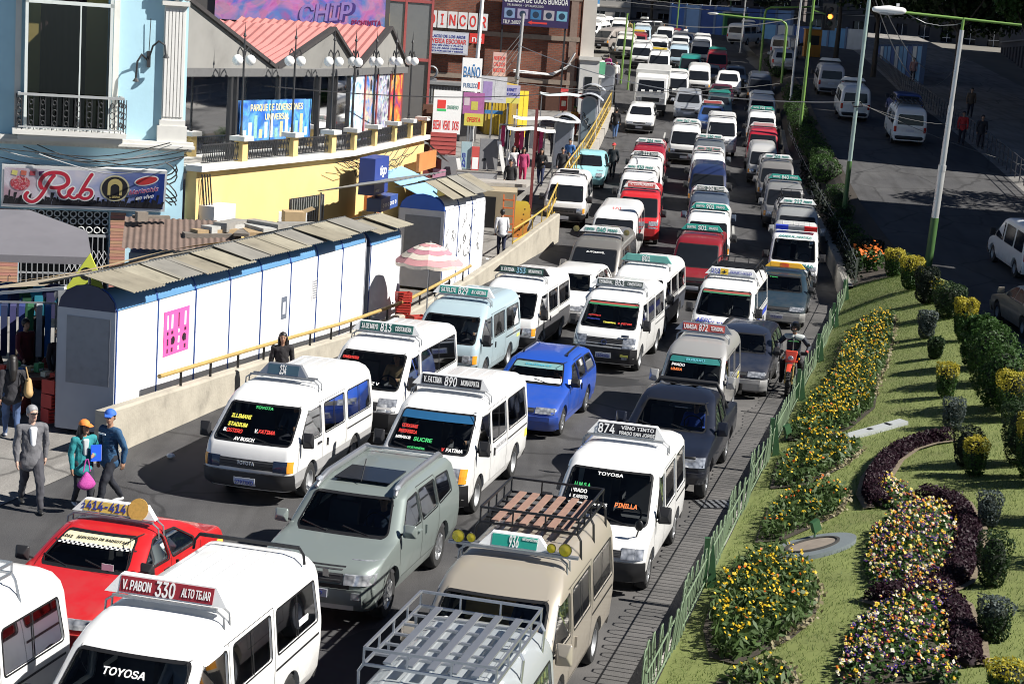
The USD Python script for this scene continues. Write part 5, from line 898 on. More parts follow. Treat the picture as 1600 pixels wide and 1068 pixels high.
def pansy(pts, label, border, h=.24):
    pg = Polygon(pts).buffer(.06); A = pg.area; t = thing('pansy_bed', label, 'flower bed', (0, 0, 0))
    def zz(x, y): 
        d = pg.exterior.distance(Point(x, y)); return zgard(x, y)+.08+h*(1-math.exp(-d*2.2))
    gx = MB(); x0, y0, x1, y1 = pg.bounds
    for i in np.arange(x0, x1, .25):
        for j in np.arange(y0, y1, .25):
            c = pg.intersection(sbox(i, j, i+.25, j+.25))
            if not c.is_empty: gx.poly(c, lambda x, y: (x, y, zz(x, y)-.06))
    part(t, 'mound', gx, SOIL)
    n = int(A*360); P = inside(pg, n); Q = np.array([(x, y, zz(x, y)-.02) for x, y in P]); part(t, 'foliage', quads(Q, np.tile([[.2, -.3, .8]], (n, 1)), .06, 1.6, .7), LF_G, kind='stuff')
    n = int(A*120); P = inside(pg, n); w = meshkit.noise(np.c_[P*2.2, np.zeros(n)], 3); r = rng.random(n); cs = []
    for k_, nm in ((0, 'white'), (1, 'lemon'), (2, 'purple'), (3, 'maroon'), (4, 'yellow'), (5, 'orange')):
        lim = [.20, .33, .62, .82, .93, 1.01]; rr = (r+.5*(w-.5)) % 1.0; lo = 0 if k_ == 0 else lim[k_-1]; sel = (rr >= lo) & (rr < lim[k_])
        Q = np.array([(x, y, zz(x, y)+.03+.05*rng.random()) for x, y in P[sel]])
        if not len(Q): continue
        V, F = quads(Q, np.tile([[.3, -.45, .8]], (len(Q), 1)), .058, 1.0, .5); V2, F2 = quads(Q+[0, 0, .004], np.tile([[.3, -.45, .8]], (len(Q), 1)), .054, 1.0, .5)
        part(t, nm+'_pansies', (np.vstack([V, V2]), np.vstack([F, F2+len(V)])), FL[nm], kind='stuff')
        C, F = quads(Q+[0, 0, .01], np.tile([[.3, -.45, .8]], (len(Q), 1)), .026, 1.0, .2); part(t, nm+'_eyes', (C, F), FL['yellow'] if nm != 'yellow' else FL['maroon'], kind='stuff')
    for b in border: hedge(t, b)
def hedge(t, pts, w=.21, h=.18):
    from shapely.geometry import LineString
    l = LineString(pts); n = int(l.length*1700); P = []
    for s in rng.random(n)*l.length:
        p = l.interpolate(s); q = l.interpolate(min(s+.05, l.length)); o = l.interpolate(max(s-.05, 0)); d = np.array([q.x-o.x, q.y-o.y]); d /= np.linalg.norm(d)+1e-9
        a = rng.random()*PI; P.append((p.x-d[1]*w*math.cos(a), p.y+d[0]*w*math.cos(a), zgard(p.x, p.y)+h*(.25+.95*math.sin(a))+rng.normal(0, .03)))
    P = np.array(P); part(t, 'purple_border', quads(P, np.tile([[.2, -.3, .8]], (n, 1)), .030, 2.0, .8), LF_P, kind='stuff')
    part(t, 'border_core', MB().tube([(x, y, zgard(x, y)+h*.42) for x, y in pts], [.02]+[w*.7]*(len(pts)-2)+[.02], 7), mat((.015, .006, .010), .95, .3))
    so = l.buffer(w+.10, cap_style=2).difference(l.buffer(w*.5)); part(t, 'bare_edge', MB().poly(so, lambda x, y: (x, y, zgard(x, y)+.045)), mat((.20, .16, .11), .95, .35, 12))
pansy([(5.7, 25.94), (6.14, 27.73), (6.72, 28.8), (7.36, 29.27), (7.64, 28.61), (7.41, 26.99), (6.9, 25.49), (6.47, 24.85), (5.99, 24.36), (5.57, 24.55)], 'upper mounded pansy bed of mixed colours ringed by a purple border', [[(7.37, 29.82), (7.77, 29.15), (7.61, 27.53), (7.26, 26.11), (6.75, 24.85), (6.26, 24.31), (5.73, 23.95), (5.48, 24.32)]])
pansy([(4.36, 20.77), (4.84, 22.56), (5.41, 23.72), (6.41, 25.4), (6.6, 25.0), (6.5, 23.72), (5.72, 20.55), (5.5, 20.8), (4.77, 20.8)], 'lower mounded pansy bed cut off by the bottom edge, ringed by a purple border', [[(5.58, 24.14), (6.18, 24.39), (6.43, 23.68), (6.27, 22.3), (6.06, 21.32), (6.09, 21.2)]])
pansy([(6.68, 30.72), (7.01, 31.35), (7.18, 30.51), (7.15, 29.33), (6.86, 28.98), (6.58, 29.44)], 'small tail of white and violet pansies at the end of the curved purple hedge', [], .15)
t = thing('purple_hedge', 'low curved purple hedge sweeping from the dark shrub to the pansies', 'hedge', (0, 0, 0)); hedge(t, [(8.87, 34.09), (8.41, 34.0), (7.88, 33.58), (7.37, 32.72), (6.92, 31.49), (6.61, 30.25), (6.56, 29.31)], .20, .18)
# oval slab, concrete strip, small flood lamp
SLAB = mat((.13, .155, .165), .85, .25, 2.5, bump=.3)
c = np.array([5.05, 27.16]); z = zgard(*c); AN = math.radians(36); t = thing('oval_slab', 'grey oval stone plaque with raised ring lying in the lawn', 'plaque', (c[0], c[1], z), AN)
el = lambda a, b: affinity.scale(Point(0, 0).buffer(1, 24), a, b)
def lie(x, y, q): return (x, y, q+zgard(c[0]+x*math.cos(AN)-y*math.sin(AN), c[1]+x*math.sin(AN)+y*math.cos(AN))-z)
part(t, 'slab', MB().prism(el(0.86, 0.48), -.10, .08, lie), SLAB); part(t, 'ring', MB().prism(el(0.53, 0.30).difference(el(0.48, 0.25)), .075, .105, lie), mat((.04, .038, .035), .8, .2)); part(t, 'centre', MB().prism(el(0.48, 0.25), .08, .086, lie), mat((.22, .185, .15), .9, .35, 6))
t = thing('concrete_strip', 'narrow pale concrete strip with dark slots set in the lawn', 'slab', (7.59, 35.52, zgard(7.59, 35.52)+.03), math.radians(31)); sl_ = lambda x: (zgard(7.59+x*math.cos(math.radians(31)), 35.52+x*math.sin(math.radians(31)))-zgard(7.59, 35.52)); e0, e1 = sl_(-0.88), sl_(0.88)
part(t, 'strip', MB().bar((-0.88, 0, e0), (0.88, 0, e1), .26, .12), mat((.34, .36, .36), .85, .15)); part(t, 'slot', MB().obox((.45, 0, (e0+e1)/2+.45/1.75*(e1-e0)+.06), (.035, 0, 0), (0, .09, 0), (0, 0, .012)), BLACK); part(t, 'slot', MB().obox((-.04, 0, (e0+e1)/2+.058), (.05, 0, 0), (0, .04, 0), (0, 0, .012)), BLACK)
for x, y, l in ((5.9, 35.9, 'small green flood lamp standing in the yellow bed by the strip'), (5.15, 27.6, 'small grey flood lamp behind the nearest yellow bed')):
    t = thing('flood_lamp', l, 'lamp', (x, y, zgard(x, y)), .6); part(t, 'stake', MB().box(-.012, .012, -.012, .012, 0, .22), PLT); part(t, 'housing', MB().obox((0, 0, .28), (.07, 0, .03), (0, .04, 0), (-.04, 0, .09)), PLT)
# dark stone wall and clipped balls further up the median
t = thing('median_wall', 'low concrete wall holding the planted median beside the ambulance', 'wall', (0, 0, 0))
part(t, 'wall', MB().grid(lambda u, v: (lambda y, s: (XR(y)-.10+(0, .02, .3, .3)[s], y, gL(y)+(-.1, 1, 1, .4)[s]*(.72 if s in (1, 2) else 1)))(57.6+46*u, round(v*3)), 60, 3), mat((.27, .26, .235), .9, .25, 1.4, bump=.4))
t = thing('median_fence', 'thin wire fence with posts on top of the median wall', 'fence', (0, 0, 0))
for y in np.arange(58.5, 103, 2.2): part(t, 'post', MB().box(XR(y)+.3, XR(y)+.36, y-.03, y+.03, gL(y)+.6, gL(y)+1.55), mat((.10, .12, .09), .6, .3))
for h_ in (.8, 1.0, 1.2, 1.4): part(t, 'wire', MB().tube([(XR(y)+.33, y, gL(y)+h_) for y in np.arange(58.5, 103, 4.4)], .012, 4), STEEL)
part(t, 'climbing_growth', (lambda P: quads(P, np.tile([[0, -.4, .6]], (len(P), 1)), .09, 1.6, .8))(np.array([(XR(y)+.35+rng.normal(0, .12), y, gL(y)+.7+.7*rng.random()**1.5) for y in 58.5+30*rng.random(2600)])), LF_K, kind='stuff')
src = None; k = 0
for y in list(np.arange(79.5, 113, 1.35))+[64, 66, 68, 70, 72.5, 74.5]+[129, 131, 133.5, 136, 138.5]:
    x = XR(y)+.75+rng.normal(0, .08); s = rng.uniform(.66, .85)*(.75 if y < 79 else 1); lab = ('rounded green bush in the sunlit hedge row on the median', 'hedge of rounded bushes on the median') if 79 < y < 120 else ('small dark rounded bush in the shaded stretch of median', 'shaded median bushes') if y < 79 else ('bush in the far end of the median hedge below the red and white minivan', 'far median bushes')
    if src is None:
        src = thing('hedge_bush', lab[0], 'bush', (x, y, zgard(x, y)), 0, lab[1])
        P, N = superell(1300, .62, .72, .55, .36, .32, 3); P[:, 2] += .55; part(src, 'foliage', quads(P, N,   .06, 1.6, .7), LF_G, kind='stuff'); part(src, 'branches', MB().ball((0, 0, .5), (.52, .6, .48), 10), CORE)
    else: copyof(src, 'hedge_bush', lab[0], (x, y, zgard(x, y)), rng.random()*6, lab[1], (s, s, s*rng.uniform(.85, 1.15))); 
pk_ = [(XR(60.8)+.55+.8*rng.random(), 59.8+2.6*rng.random()) for _ in range(90)]; t = thing('orange_flowers', 'clump of tall orange and yellow flowers at the garden tip beside the wall', 'flowers', (0, 0, 0))
Q = np.array([(x, y, zgard(x, y)+.35+.35*rng.random()) for x, y in pk_]); part(t, 'blossoms', quads(Q, np.tile([[.3, -.4, .7]], (90, 1)), .12, 1, .4), FL['orange'], kind='stuff'); Q = np.array([(x, y, zgard(x, y)+.5*rng.random()) for x, y in pk_ for _ in range(10)]); part(t, 'foliage', quads(Q, np.tile([[.3, -.4, .3]], (900, 1)), .09, 2.2, .9), LF_G, kind='stuff')
# ------------------------------------------------------------------ poles and lamps on the median
GRN = mat((.16, .30, .06), .5, .2, 5); SIL = mat((.55, .56, .55), .4, .15, 4, .5); GRN_D = mat((.05, .12, .03), .5, .25, 5)
t = thing('lamp_post', 'tall silver lamp post with green foot, cross arm and one white lamp head', 'street lamp', (14.43, 61.17, 1.44), 0)
ln = .29/8.5
part(t, 'foot', MB().tube([(0, 0, 0), (ln*1.7, 0, 1.7)], .14, 10), GRN_D, smooth=50); part(t, 'lower_pole', MB().tube([(ln*1.7, 0, 1.7), (ln*3.4, 0, 3.4)], .13, 10), SIL, smooth=50); part(t, 'upper_pole', MB().tube([(ln*3.4, 0, 3.4), (ln*5.6, 0, 5.6), (ln*5.6, 0, 5.62), (ln*8.2, 0, 8.2)], [.105, .095, .08, .075], 10), SIL, smooth=50); part(t, 'collar', MB().tube([(ln*3.35, 0, 3.35), (ln*3.55, 0, 3.55)], .14, 10), SIL)
part(t, 'pole_top', MB().tube([(ln*8.2, 0, 8.2), (ln*8.6, 0, 8.62)], .05, 8), GRN); part(t, 'arm', MB().tube([(-1.75, 0, 8.66), (2.3, 0, 8.5)], .045, 8), GRN, smooth=50)
l_ = part(t, 'lamp_head', MB().mesh(m3.Manifold.batch_hull([m3.Manifold.sphere(r, 12).scale([1, .8, .75]).translate([x, 0, 8.7]) for x, r in ((-1.85, .16), (-2.3, .21), (-2.75, .13))])), WHITE, smooth=50); part(l_, 'lens', MB().ball((-2.35, 0, 8.62), (.36, .13, .1), 8), mat((.35, .36, .37), .15, .1), smooth=50); part(l_, 'photocell', MB().box(-2.05, -1.95, -.04, .04, 8.84, 8.95), WHITE)
part(t, 'cable', MB().tube([(-1.6, 0, 8.6), (-1.0, 0, 8.35), (-.5, 0, 8.3), (0, 0, 8.35), (ln*8, 0, 8.45)], .012, 4), STEEL)
t = thing('pole', 'slim pale pole with dark green foot on the median left of the lamp post', 'pole', (12.9, 69.88, 2.2), 0); part(t, 'foot', MB().tube([(0, 0, 0), (.03, 0, 2.2)], .10, 8), GRN_D, smooth=50); part(t, 'shaft', MB().tube([(.03, 0, 2.2), (.20, 0, 11)], [.085, .07], 8), mat((.35, .46, .42), .45, .2, 4, .3), smooth=50); part(t, 'bracket', MB().tube([(-.1, 0, 4.5), (.25, .1, 4.55), (.3, -.1, 4.4), (-.05, -.1, 4.35), (-.1, 0, 4.5)], .03, 5), BLACK)
for x, y, z, h, r, m, l in ((14.55, 93.87, 4.5, 9, .08, GRN, 'straight lime green pole carrying the traffic light'), (15.9, 107.33, 5.5, 9, .07, SIL, 'slim grey pole behind the traffic light pole'), (17.9, 152.6, 8.2, 7, .06, SIL, 'thin grey pole far up the median in front of the white minibus'), (22.0, 201, 11.2, 6, .07, GRN_D, 'thin dark pole at the far junction beside the green kiosk'), (19.1, 195, 10.8, 6, .06, SIL, 'thin grey pole at the far junction before the blue wall'), (14.2, 176.7, 9.6, 6, .06, GRN, 'thin green pole far up near the white-clad walkers'), (6.56, 127.86, 5.3, 5.2, .07, GRN, 'bright green pole by the far left kerb'), (6.9, 124.2, 5.0, 4.8, .06, GRN, 'shorter bright green pole by the far left kerb')):
    t = thing('pole', l, 'pole', (x, y, z)); part(t, 'shaft', MB().tube([(0, 0, 0), (.05, 0, h*.5), (.12, 0, h)], [r*1.2, r, r*.8], 8), m, smooth=50); part(t, 'base_plate', MB().box(-.16, .16, -.16, .16, 0, .03), STEEL)
for x, y, z, h, dx, dz, l in ((17.18, 120.9, 6.4, 4.1, -4.8, .25, 'lime green lamp post whose curved arm reaches left over the traffic'), (17.03, 131.7, 7.0, 4.6, 3.4, .35, 'lime green lamp post whose curved arm reaches right')):
    t = thing('curved_lamp_post', l, 'street lamp', (x, y, z)); s = np.sign(dx)
    part(t, 'shaft', MB().tube([(0, 0, 0), (0, 0, h-.4)], .09, 8), GRN, smooth=50); part(t, 'arm', MB().tube([(0, 0, h-.4), (s*.08, 0, h-.1), (s*.4, 0, h+.1), (dx*.6, 0, h+dz*.6), (dx, 0, h+dz)], [.09, .085, .08, .06, .05], 8), GRN, smooth=50)
    part(t, 'lamp_head', MB().ball((dx+s*.25, 0, h+dz), (.4, .14, .1), 8), SIL, smooth=50)
t = thing('traffic_light', 'black traffic light head showing a dim orange lamp', 'traffic light', (15.55, 93.9, 9.9)); part(t, 'housing', MB().box(-.22, .22, -.12, .12, 0, 1.15), BLACK); part(t, 'bracket', MB().bar((-1.0, 0, .9), (-.2, 0, .7), .06), GRN); part(t, 'back_plate', MB().box(-.36, .36, .12, .14, -.12, 1.27), BLACK)
for i, m in enumerate((mat((.03, .01, .01), .3, .1), special('lit_orange', {'e': ('emission', {'color': (1, .25, .04), 'strength': 2.2})}, [], 'e.emission'), mat((.01, .03, .01), .3, .1))):
    q = part(t, 'lens', MB().lathe([(.13, .0), (.13, .02), (.001, .03)], 14, (0, -.13, .95-.36*i), (0, -1, 0)), m); part(q, 'visor', MB().lathe([(.15, 0), (.15, .2)], 10, (0, -.12, .95-.36*i), (0, -1, 0)), BLACK)
# overhead cables
WIREK = mat((.10, .10, .10), .7, .2)
def cable(label, a, b, sag, r=.015, m=None, n=14):
    a, b = np.array(a, float), np.array(b, float); q = [a+(b-a)*u-np.array([0, 0, 4*sag*u*(1-u)]) for u in np.linspace(0, 1, n)]
    solo('overhead_cable', MB().tube(q, r, 5), m or STEEL, label, 'cable')
cable('thick overhead cable from the slim pale pole across the queue to the left', (13.0, 69.9, 6.75), (-.8, 97, 7.9), .9, .022)
cable('overhead cable from the slim pale pole down to the right kerb', (13.0, 69.9, 6.75), (23.6, 74.5, 4.1), .35, .012, WIREK)
cable('overhead cable running from the slim pale pole to the curved lamp post', (13.0, 69.9, 6.7), (22.2, 88, 5.6), .3, .010, WIREK)
cable('pale slack cable from the grey pole to the far hedge', (15.97, 107.3, 10.6), (9.5, 150, 10.4), .6, .03)
cable('high cable hanging from the slim pale pole over the shaded road', (13.1, 69.9, 11.6), (27.5, 112, 9.0), 2.2, .02)
cable('second high cable hanging from the slim pale pole over the shaded road', (13.1, 69.9, 11.2), (27.5, 114, 8.7), 2.6, .02)
cable('thin cable stretched over the left pavement stalls', (-8.0, 56, 6.3), (5.0, 96, 6.2), .5, .02, BLACK)
cable('sagging black cable crossing above the left queue', (-3.2, 84, 6.4), (12.7, 90, 5.3+1.6), .6, .02, BLACK)
for i, (y, z) in enumerate(((140, 12.2), (143, 12.6), (168, 13.2), (172, 13.9))): cable(['lowest of the dark cables across the far junction', 'second dark cable across the far junction', 'third dark cable across the far junction', 'topmost dark cable across the far junction'][i], (-2, y, z), (33, y+12, z+.4), .9, .03, BLACK)
# ------------------------------------------------------------------ right-hand side: kerb fence, buildings, trees
t = thing('kerb_railing', 'dark metal pedestrian railing along the shaded right kerb', 'railing', (0, 0, 0)); RLM = mat((.09, .09, .10), .5, .2, 5, .4)
for y in np.arange(66, 150, 1.0): part(t, 'post', MB().box(XS(y)+.15, XS(y)+.19, y-.02, y+.02, gR(y)+.1, gR(y)+1.15), RLM)
for h_ in (.35, .75, 1.15): part(t, 'rail', MB().tube([(XS(y)+.17, y, gR(y)+h_) for y in np.arange(66, 150, 4.0)], .022, 5), RLM)
def building(name, label, x0, y0, x1, y1, z0, z1, m, depth=8, floors=4, bays=5, frame=None, glass=None, w=(.5, .62), extra=True, cat='building'):
    """block whose front runs from (x0, y0) to (x1, y1), body to the right of that walk; windows recessed in frames"""
    x0, y0, x1, y1 = x1, y1, x0, y0
    d = np.array([x1-x0, y1-y0], float); L = np.linalg.norm(d); d /= L; nb = np.array([d[1], -d[0]]); rz = math.atan2(d[1], d[0]); t = thing(name, label, cat, (x0, y0, z0), rz)
    H = z1-z0; fh = H/floors; bw = L/bays; holes = []
    for i in range(floors):
        for j in range(bays):
            cx, cz = (j+.5)*bw, (i+.52)*fh; holes.append(sbox(cx-bw*w[0]/2, cz-fh*w[1]/2, cx+bw*w[0]/2, cz+fh*w[1]/2))
    pg = sbox(0, 0, L, H)
    for hh in holes: pg = pg.difference(hh)
    part(t, 'wall', MB().prism(pg, 0, .25, lambda a, b, c: (a, -c, b)), m)
    part(t, 'body', MB().box(0, L, -depth, -.26, 0, H), m)
    for i in range(floors+1): part(t, 'cornice', MB().box(-.05, L+.05, 0.002, .14, i*fh-.07, i*fh+.07), frame or CONC)
    for hh in holes:
        a, b, c, e = hh.bounds; q = part(t, 'window', MB().box(a, c, -.22, -.2, b, e), glass or DARKGLASS)
        part(q, 'frame', MB().box(a, c, -.19, -.14, (b+e)/2-.03, (b+e)/2+.03).box((a+c)/2-.03, (a+c)/2+.03, -.19, -.142, b, e), frame or WHITE)
    part(t, 'parapet', MB().box(-.1, L+.1, -.3, .05, H+.075, H+.6), frame or CONC)
    return t, L, H
bs = [('dark pink plaster block nearest the right kerb', 30.4, 57.5, 29.5, 36, 17.0, (.16, .09, .085)), ('taller dark block just before the sunlit gap on the right', 31.0, 69.0, 30.5, 57.8, 20.5, (.12, .09, .085)), ('brown plaster block just past the sunlit gap on the right', 33.8, 100, 31.0, 79.8, 18.6, (.13, .10, .09)), ('grey block with pale frames in the middle of the right side', 37.5, 122, 33.8, 100.2, 21.5, (.12, .115, .12)), ('orange-brown block before the far trees on the right', 42.5, 150, 37.6, 122.3, 26, (.17, .09, .06)), ('tall dark slab closing the right side', 49, 186, 42.6, 150.3, 30, (.08, .08, .09))]
for l, x0, y0, x1, y1, z1, c in bs: building('right_side_building', l, x0, y0, x1, y1, gR((y0+y1)/2)-1.5, gR((y0+y1)/2)+z1-1.5, mat(c, .9, .25, .8), 10, max(4, int(z1/3.2)), max(5, int(abs(y0-y1)/3.2)), mat((.2, .2, .2), .8, .15))
def tree(label, x, y, z, h, r, n=9000, m=LF_K, trunk=True, ls=.2, seed=1, mix=None):
    t = thing('street_tree', label, 'tree', (x, y, z)); b = MB().tube([(0, 0, -.2), (.05, .05, h*.25), (-.05, .1, h*.5)], [.22, .17, .12], 8)
    for k in range(6):
        a = k*1.05+seed; b.tube([(0, .08, h*.42), (math.cos(a)*r*.35, math.sin(a)*r*.35, h*.6), (math.cos(a)*r*.6, math.sin(a)*r*.6, h*.78)], [.1, .06, .03], 5)
    part(t, 'trunk', b, mat((.06, .05, .04), .95, .3, 5))
    C = [(0, 0, h*.72, r*.75)]+[(math.cos(k*2.4+seed)*r*.55, math.sin(k*2.4+seed)*r*.55, h*(.55+.4*((k*.37+seed*.2) % 1)), r*(.38+.2*((k*.61) % 1))) for k in range(11)]
    Ps, Ns = [], []
    for cx, cy, cz, rr in C:
        q = rng.normal(0, 1, (n//len(C), 3)); q /= np.linalg.norm(q, axis=1, keepdims=True); kk = rr*rng.uniform(.55, 1.08, (len(q), 1)); Ps.append(q*kk*[1, 1, .8]+[cx, cy, cz]); Ns.append(q)
    P, N = np.vstack(Ps), np.vstack(Ns); part(t, 'crown', quads(P, N*.5+[0, 0, .4], ls, 1.6, .7), m, kind='stuff')
tree('dense dark tree filling the shade behind the lamp post arm', 27.5, 115, gR(115), 10.5, 5.2, 10000, LF_D, ls=.24, seed=1)
tree('dark tree left of the biggest one, above the blue painted wall', 25.5, 132, gR(132), 10, 4.5, 8000, LF_D, ls=.24, seed=2)
tree('tree with sunlit yellow-green top rising behind the slim pale pole', 25.0, 146, gR(146)+.5, 11.5, 4.2, 8000, LF_G, ls=.26, seed=3)
tree('leafy tree at the upper right corner close to the facades', 28.8, 101, gR(101), 9.5, 3.0, 6000, LF_G, ls=.2, seed=4)
tree('street tree in the sunlit gap casting a lacy shadow on the road', 27.0, 73.2, gR(73), 10.0, 2.5, 3500, LF_G, ls=.16, seed=5)
tree('small tree low on the right pavement in front of the facades', 28.2, 89, gR(89), 5.0, 1.6, 2500, LF_G, ls=.14, seed=6)
# blue and white painted walls
def panel_wall(label, x0, y0, x1, y1, z, h, cols, n=9):
    d = np.array([x1-x0, y1-y0]); L = np.linalg.norm(d); t = thing('painted_wall', label, 'wall', (x0, y0, z), math.atan2(d[1], d[0]))
    for i in range(n): part(t, 'wall_panel', MB().box(i*L/n, (i+1)*L/n-.03, -.12+.01*(i % 2), .12, -1, h), mat(cols[i % len(cols)], .7, .2, 1.5))
    for i in range(n+1): part(t, 'pier', MB().box(i*L/n-.12, i*L/n+.12, -.17, .17, -1, h+.15), mat((.10, .16, .28), .7, .2))
BW = [(.10, .28, .52), (.45, .50, .55), (.03, .09, .30), (.12, .30, .55)]
panel_wall('blue and white painted boundary wall under the dark trees', 27.8, 126, 30.8, 158, gR(140)-.6, 2.6, BW, 11)
panel_wall('blue striped painted wall across the far junction', 15.0, 196, 27.5, 190, gR(195)-.9, 2.9, [(.03, .10, .34), (.16, .28, .50), (.02, .06, .24)], 8)
panel_wall('pale blue painted wall behind the far minibuses on the right', 22.5, 176, 31, 166, gR(172)-1.0, 2.6, BW, 6)
t = thing('orange_kiosk', 'small orange kiosk beside the pale blue wall in the shade', 'kiosk', (23.9, 152, gR(152))); part(t, 'box', MB().box(-.7, .7, -.5, .5, 0, 2.3), mat((.45, .20, .03), .7, .2)); part(t, 'hatch', MB().box(-.5, .5, -.52, -.505, 1.0, 1.8), BLACK); part(t, 'roof', MB().box(-.8, .8, -.65, .6, 2.3, 2.38), STEEL)
t = thing('green_kiosk', 'dark green kiosk at the far junction below the thin pole', 'kiosk', (21.0, 186, gR(186)-.5)); part(t, 'box', MB().box(-1.2, 1.2, -.8, .8, 0, 2.3), mat((.03, .16, .06), .7, .2)); part(t, 'hatch', MB().box(-.9, .9, -.82, -.805, 1.0, 1.8), BLACK); part(t, 'roof', MB().box(-1.3, 1.3, -.95, .9, 2.3, 2.4), STEEL)
# far end of the avenue
fb = [('pale yellow far building at the top of the avenue', -16, 232, 4, 225, 34, (.48, .42, .32)), ('white far building with dark doors at the top of the avenue', 4.2, 214, 11.5, 214, 32, (.50, .48, .44)), ('grey far building behind the crossing black SUV', 11.8, 218, 20, 220, 34, (.22, .21, .21)), ('dark brown far building above the blue striped wall', 20.3, 222, 32, 218, 36, (.10, .085, .08)), ('dark far building behind the trees at the top right', 32.3, 212, 52, 196, 38, (.07, .07, .075)), ('beige far building at the far upper left', -45, 205, -16.5, 226, 34, (.36, .33, .28))]
for l, x0, y0, x1, y1, z1, c in fb:
    t, L, H = building('far_building', l, x0, y0, x1, y1, gL(215)-2, z1, mat(c, .9, .2, .6), 12, 7, max(3, int(math.hypot(x1-x0, y1-y0)/2.8)), None)
for i, (x, y) in enumerate(((13.5, 206), (16.5, 207), (19.4, 208), (22, 203), (26, 199))): tree(['dark tree at the far junction, leftmost', 'dark tree at the far junction, second from left', 'dark tree at the far junction, third from left', 'dark tree above the blue striped wall, left one', 'dark tree above the blue striped wall, right one'][i], x, y, gL(200)-.3, 7+i % 2, 2.6, 1800, LF_K, ls=.3, seed=i+8)
solo('hills', MB().grid(lambda u, v: (-220+560*u, 300+120*v, 14+60*v+18*meshkit.noise(np.array([u*9, v*3, 0.]))), 40, 8), mat((.14, .12, .10), .95, .3, .05), kind='structure')
# ------------------------------------------------------------------ left side: blue and yellow buildings
def art(name, cols, scale=2.0, dist=1.5, rough=.5):
    """printed artwork: soft coloured clouds with hard-edged blotches"""
    return special(name, {'t': ('texture_coordinate', {}), 'n': ('noise_texture', {'scale': scale, 'detail': 5.0, 'distortion': dist}), 'r': ('rgb_ramp', {'ramp': [(i/(len(cols)-1)*.5+.25, c) for i, c in enumerate(cols)]}), 'v': ('voronoi_texture', {'scale': scale*3}), 'm': ('mix', {'mix_type': 'overlay', 'fac': .18}), 'p': ('principled_bsdf', {'roughness': rough})},
        [('t.object', 'n.vector'), ('n.fac', 'r.fac'), ('t.object', 'v.vector'), ('r.color', 'm.color1'), ('v.color', 'm.color2'), ('m.color', 'p.base_color')], 'p.BSDF')
BLUEW = mat((.40, .62, .72), .85, .10, .9, bump=.15, bscale=8, dirt=(.30, .48, .57)); YELW = mat((.66, .48, .20), .85, .16, .8, bump=.15, bscale=8, dirt=(.44, .33, .17)); CREAM = mat((.62, .61, .57), .8, .14, 2.0); GREYW = mat((.23, .225, .21), .9, .22, .9); PINKR = mat((.52, .19, .17), .7, .2, 1.2); IRON = mat((.03, .03, .032), .5, .2, 6); TAN = mat((.25, .225, .17), .9, .4, 1.6); CORRG = mat((.30, .31, .31), .6, .3, 1.2, .3); WIREB = mat((.015, .015, .016), .6, .1)
def frame2(P, Q):
    d = np.array([Q[0]-P[0], Q[1]-P[1]]); L = np.linalg.norm(d); return L, math.atan2(d[1], d[0])
bx = dict
t = thing('blue_building', 'pale blue plastered building with glazed bay, balcony and white pilaster', 'building', (-9.73, 50, 0), math.atan2(.3, .95)); B = t
wall = sbox(-9, 0, 0, 12).difference(sbox(-4.35, 5.05, -2.2, 9.6)).difference(sbox(-4.5, -1, -2.03, 2.72))
part(t, 'wall', MB().prism(wall, 0, .3, lambda a, b, c: (a, c, b)), BLUEW); part(t, 'body', MB().box(-9, -.01, 1.6, 9, 0, 12).box(-.3, 0, .301, 1.6, 0, 12).box(-9, -.31, .4, 1.6, 4.5, 4.95), BLUEW)
part(t, 'room_wall', MB().box(-4.9, -4.0, .95, 1.0, 4.95, 9.6).box(-2.75, -1.6, .95, 1.0, 4.95, 9.6), mat((.55, .40, .13), .8, .1)); part(t, 'curtain', MB().grid(lambda u, v: (-4.0+1.25*u, .92+.03*math.sin(u*40), 4.95+4.6*v), 30, 2), mat((.05, .02, .02), .9, .2))
b = part(t, 'bay_window', MB().box(-4.45, -4.37, -.45, 0, 4.95, 9.6).box(-2.19, -2.11, -.45, 0, 4.95, 9.6).box(-4.45, -2.11, -.45, 0, 8.42, 8.52).box(-4.37, -2.19, -.452, -.40, 5.0, 5.06).box(-3.0, -2.96, -.452, -.42, 5.06, 8.42), mat((.60, .64, .62), .4, .1))
for a0, a1 in ((-4.37, -3.0), (-2.96, -2.19)): part(b, 'pane', MB().box(a0, a1, -.43, -.42, 5.06, 8.42), GLASS_FACADE)
for a0 in (-4.41, -2.15): part(b, 'pane', MB().box(a0-.004, a0+.004, -.41, -.01, 5.06, 8.4), GLASS_C)
for a0 in (-4.62, -1.98): part(t, 'window_jamb', MB().box(a0-.08, a0+.08, -.08, .0, 4.95, 10), CREAM)
q = part(t, 'balcony', MB().box(-4.75, -1.7, -.95, 0, 4.87, 5.0).box(-4.6, -1.8, -.85, 0, 4.72, 4.87), CREAM)
bl = part(t, 'balcony_rail', MB().box(-4.62, -1.78, -.90, -.82, 5.93, 6.0).box(-4.62, -4.54, -.82, 0, 5.93, 6.0).box(-1.86, -1.78, -.82, 0, 5.93, 6.0).box(-4.6, -1.8, -.88, -.84, 5.06, 5.1), mat((.35, .36, .36), .5, .2, 8))
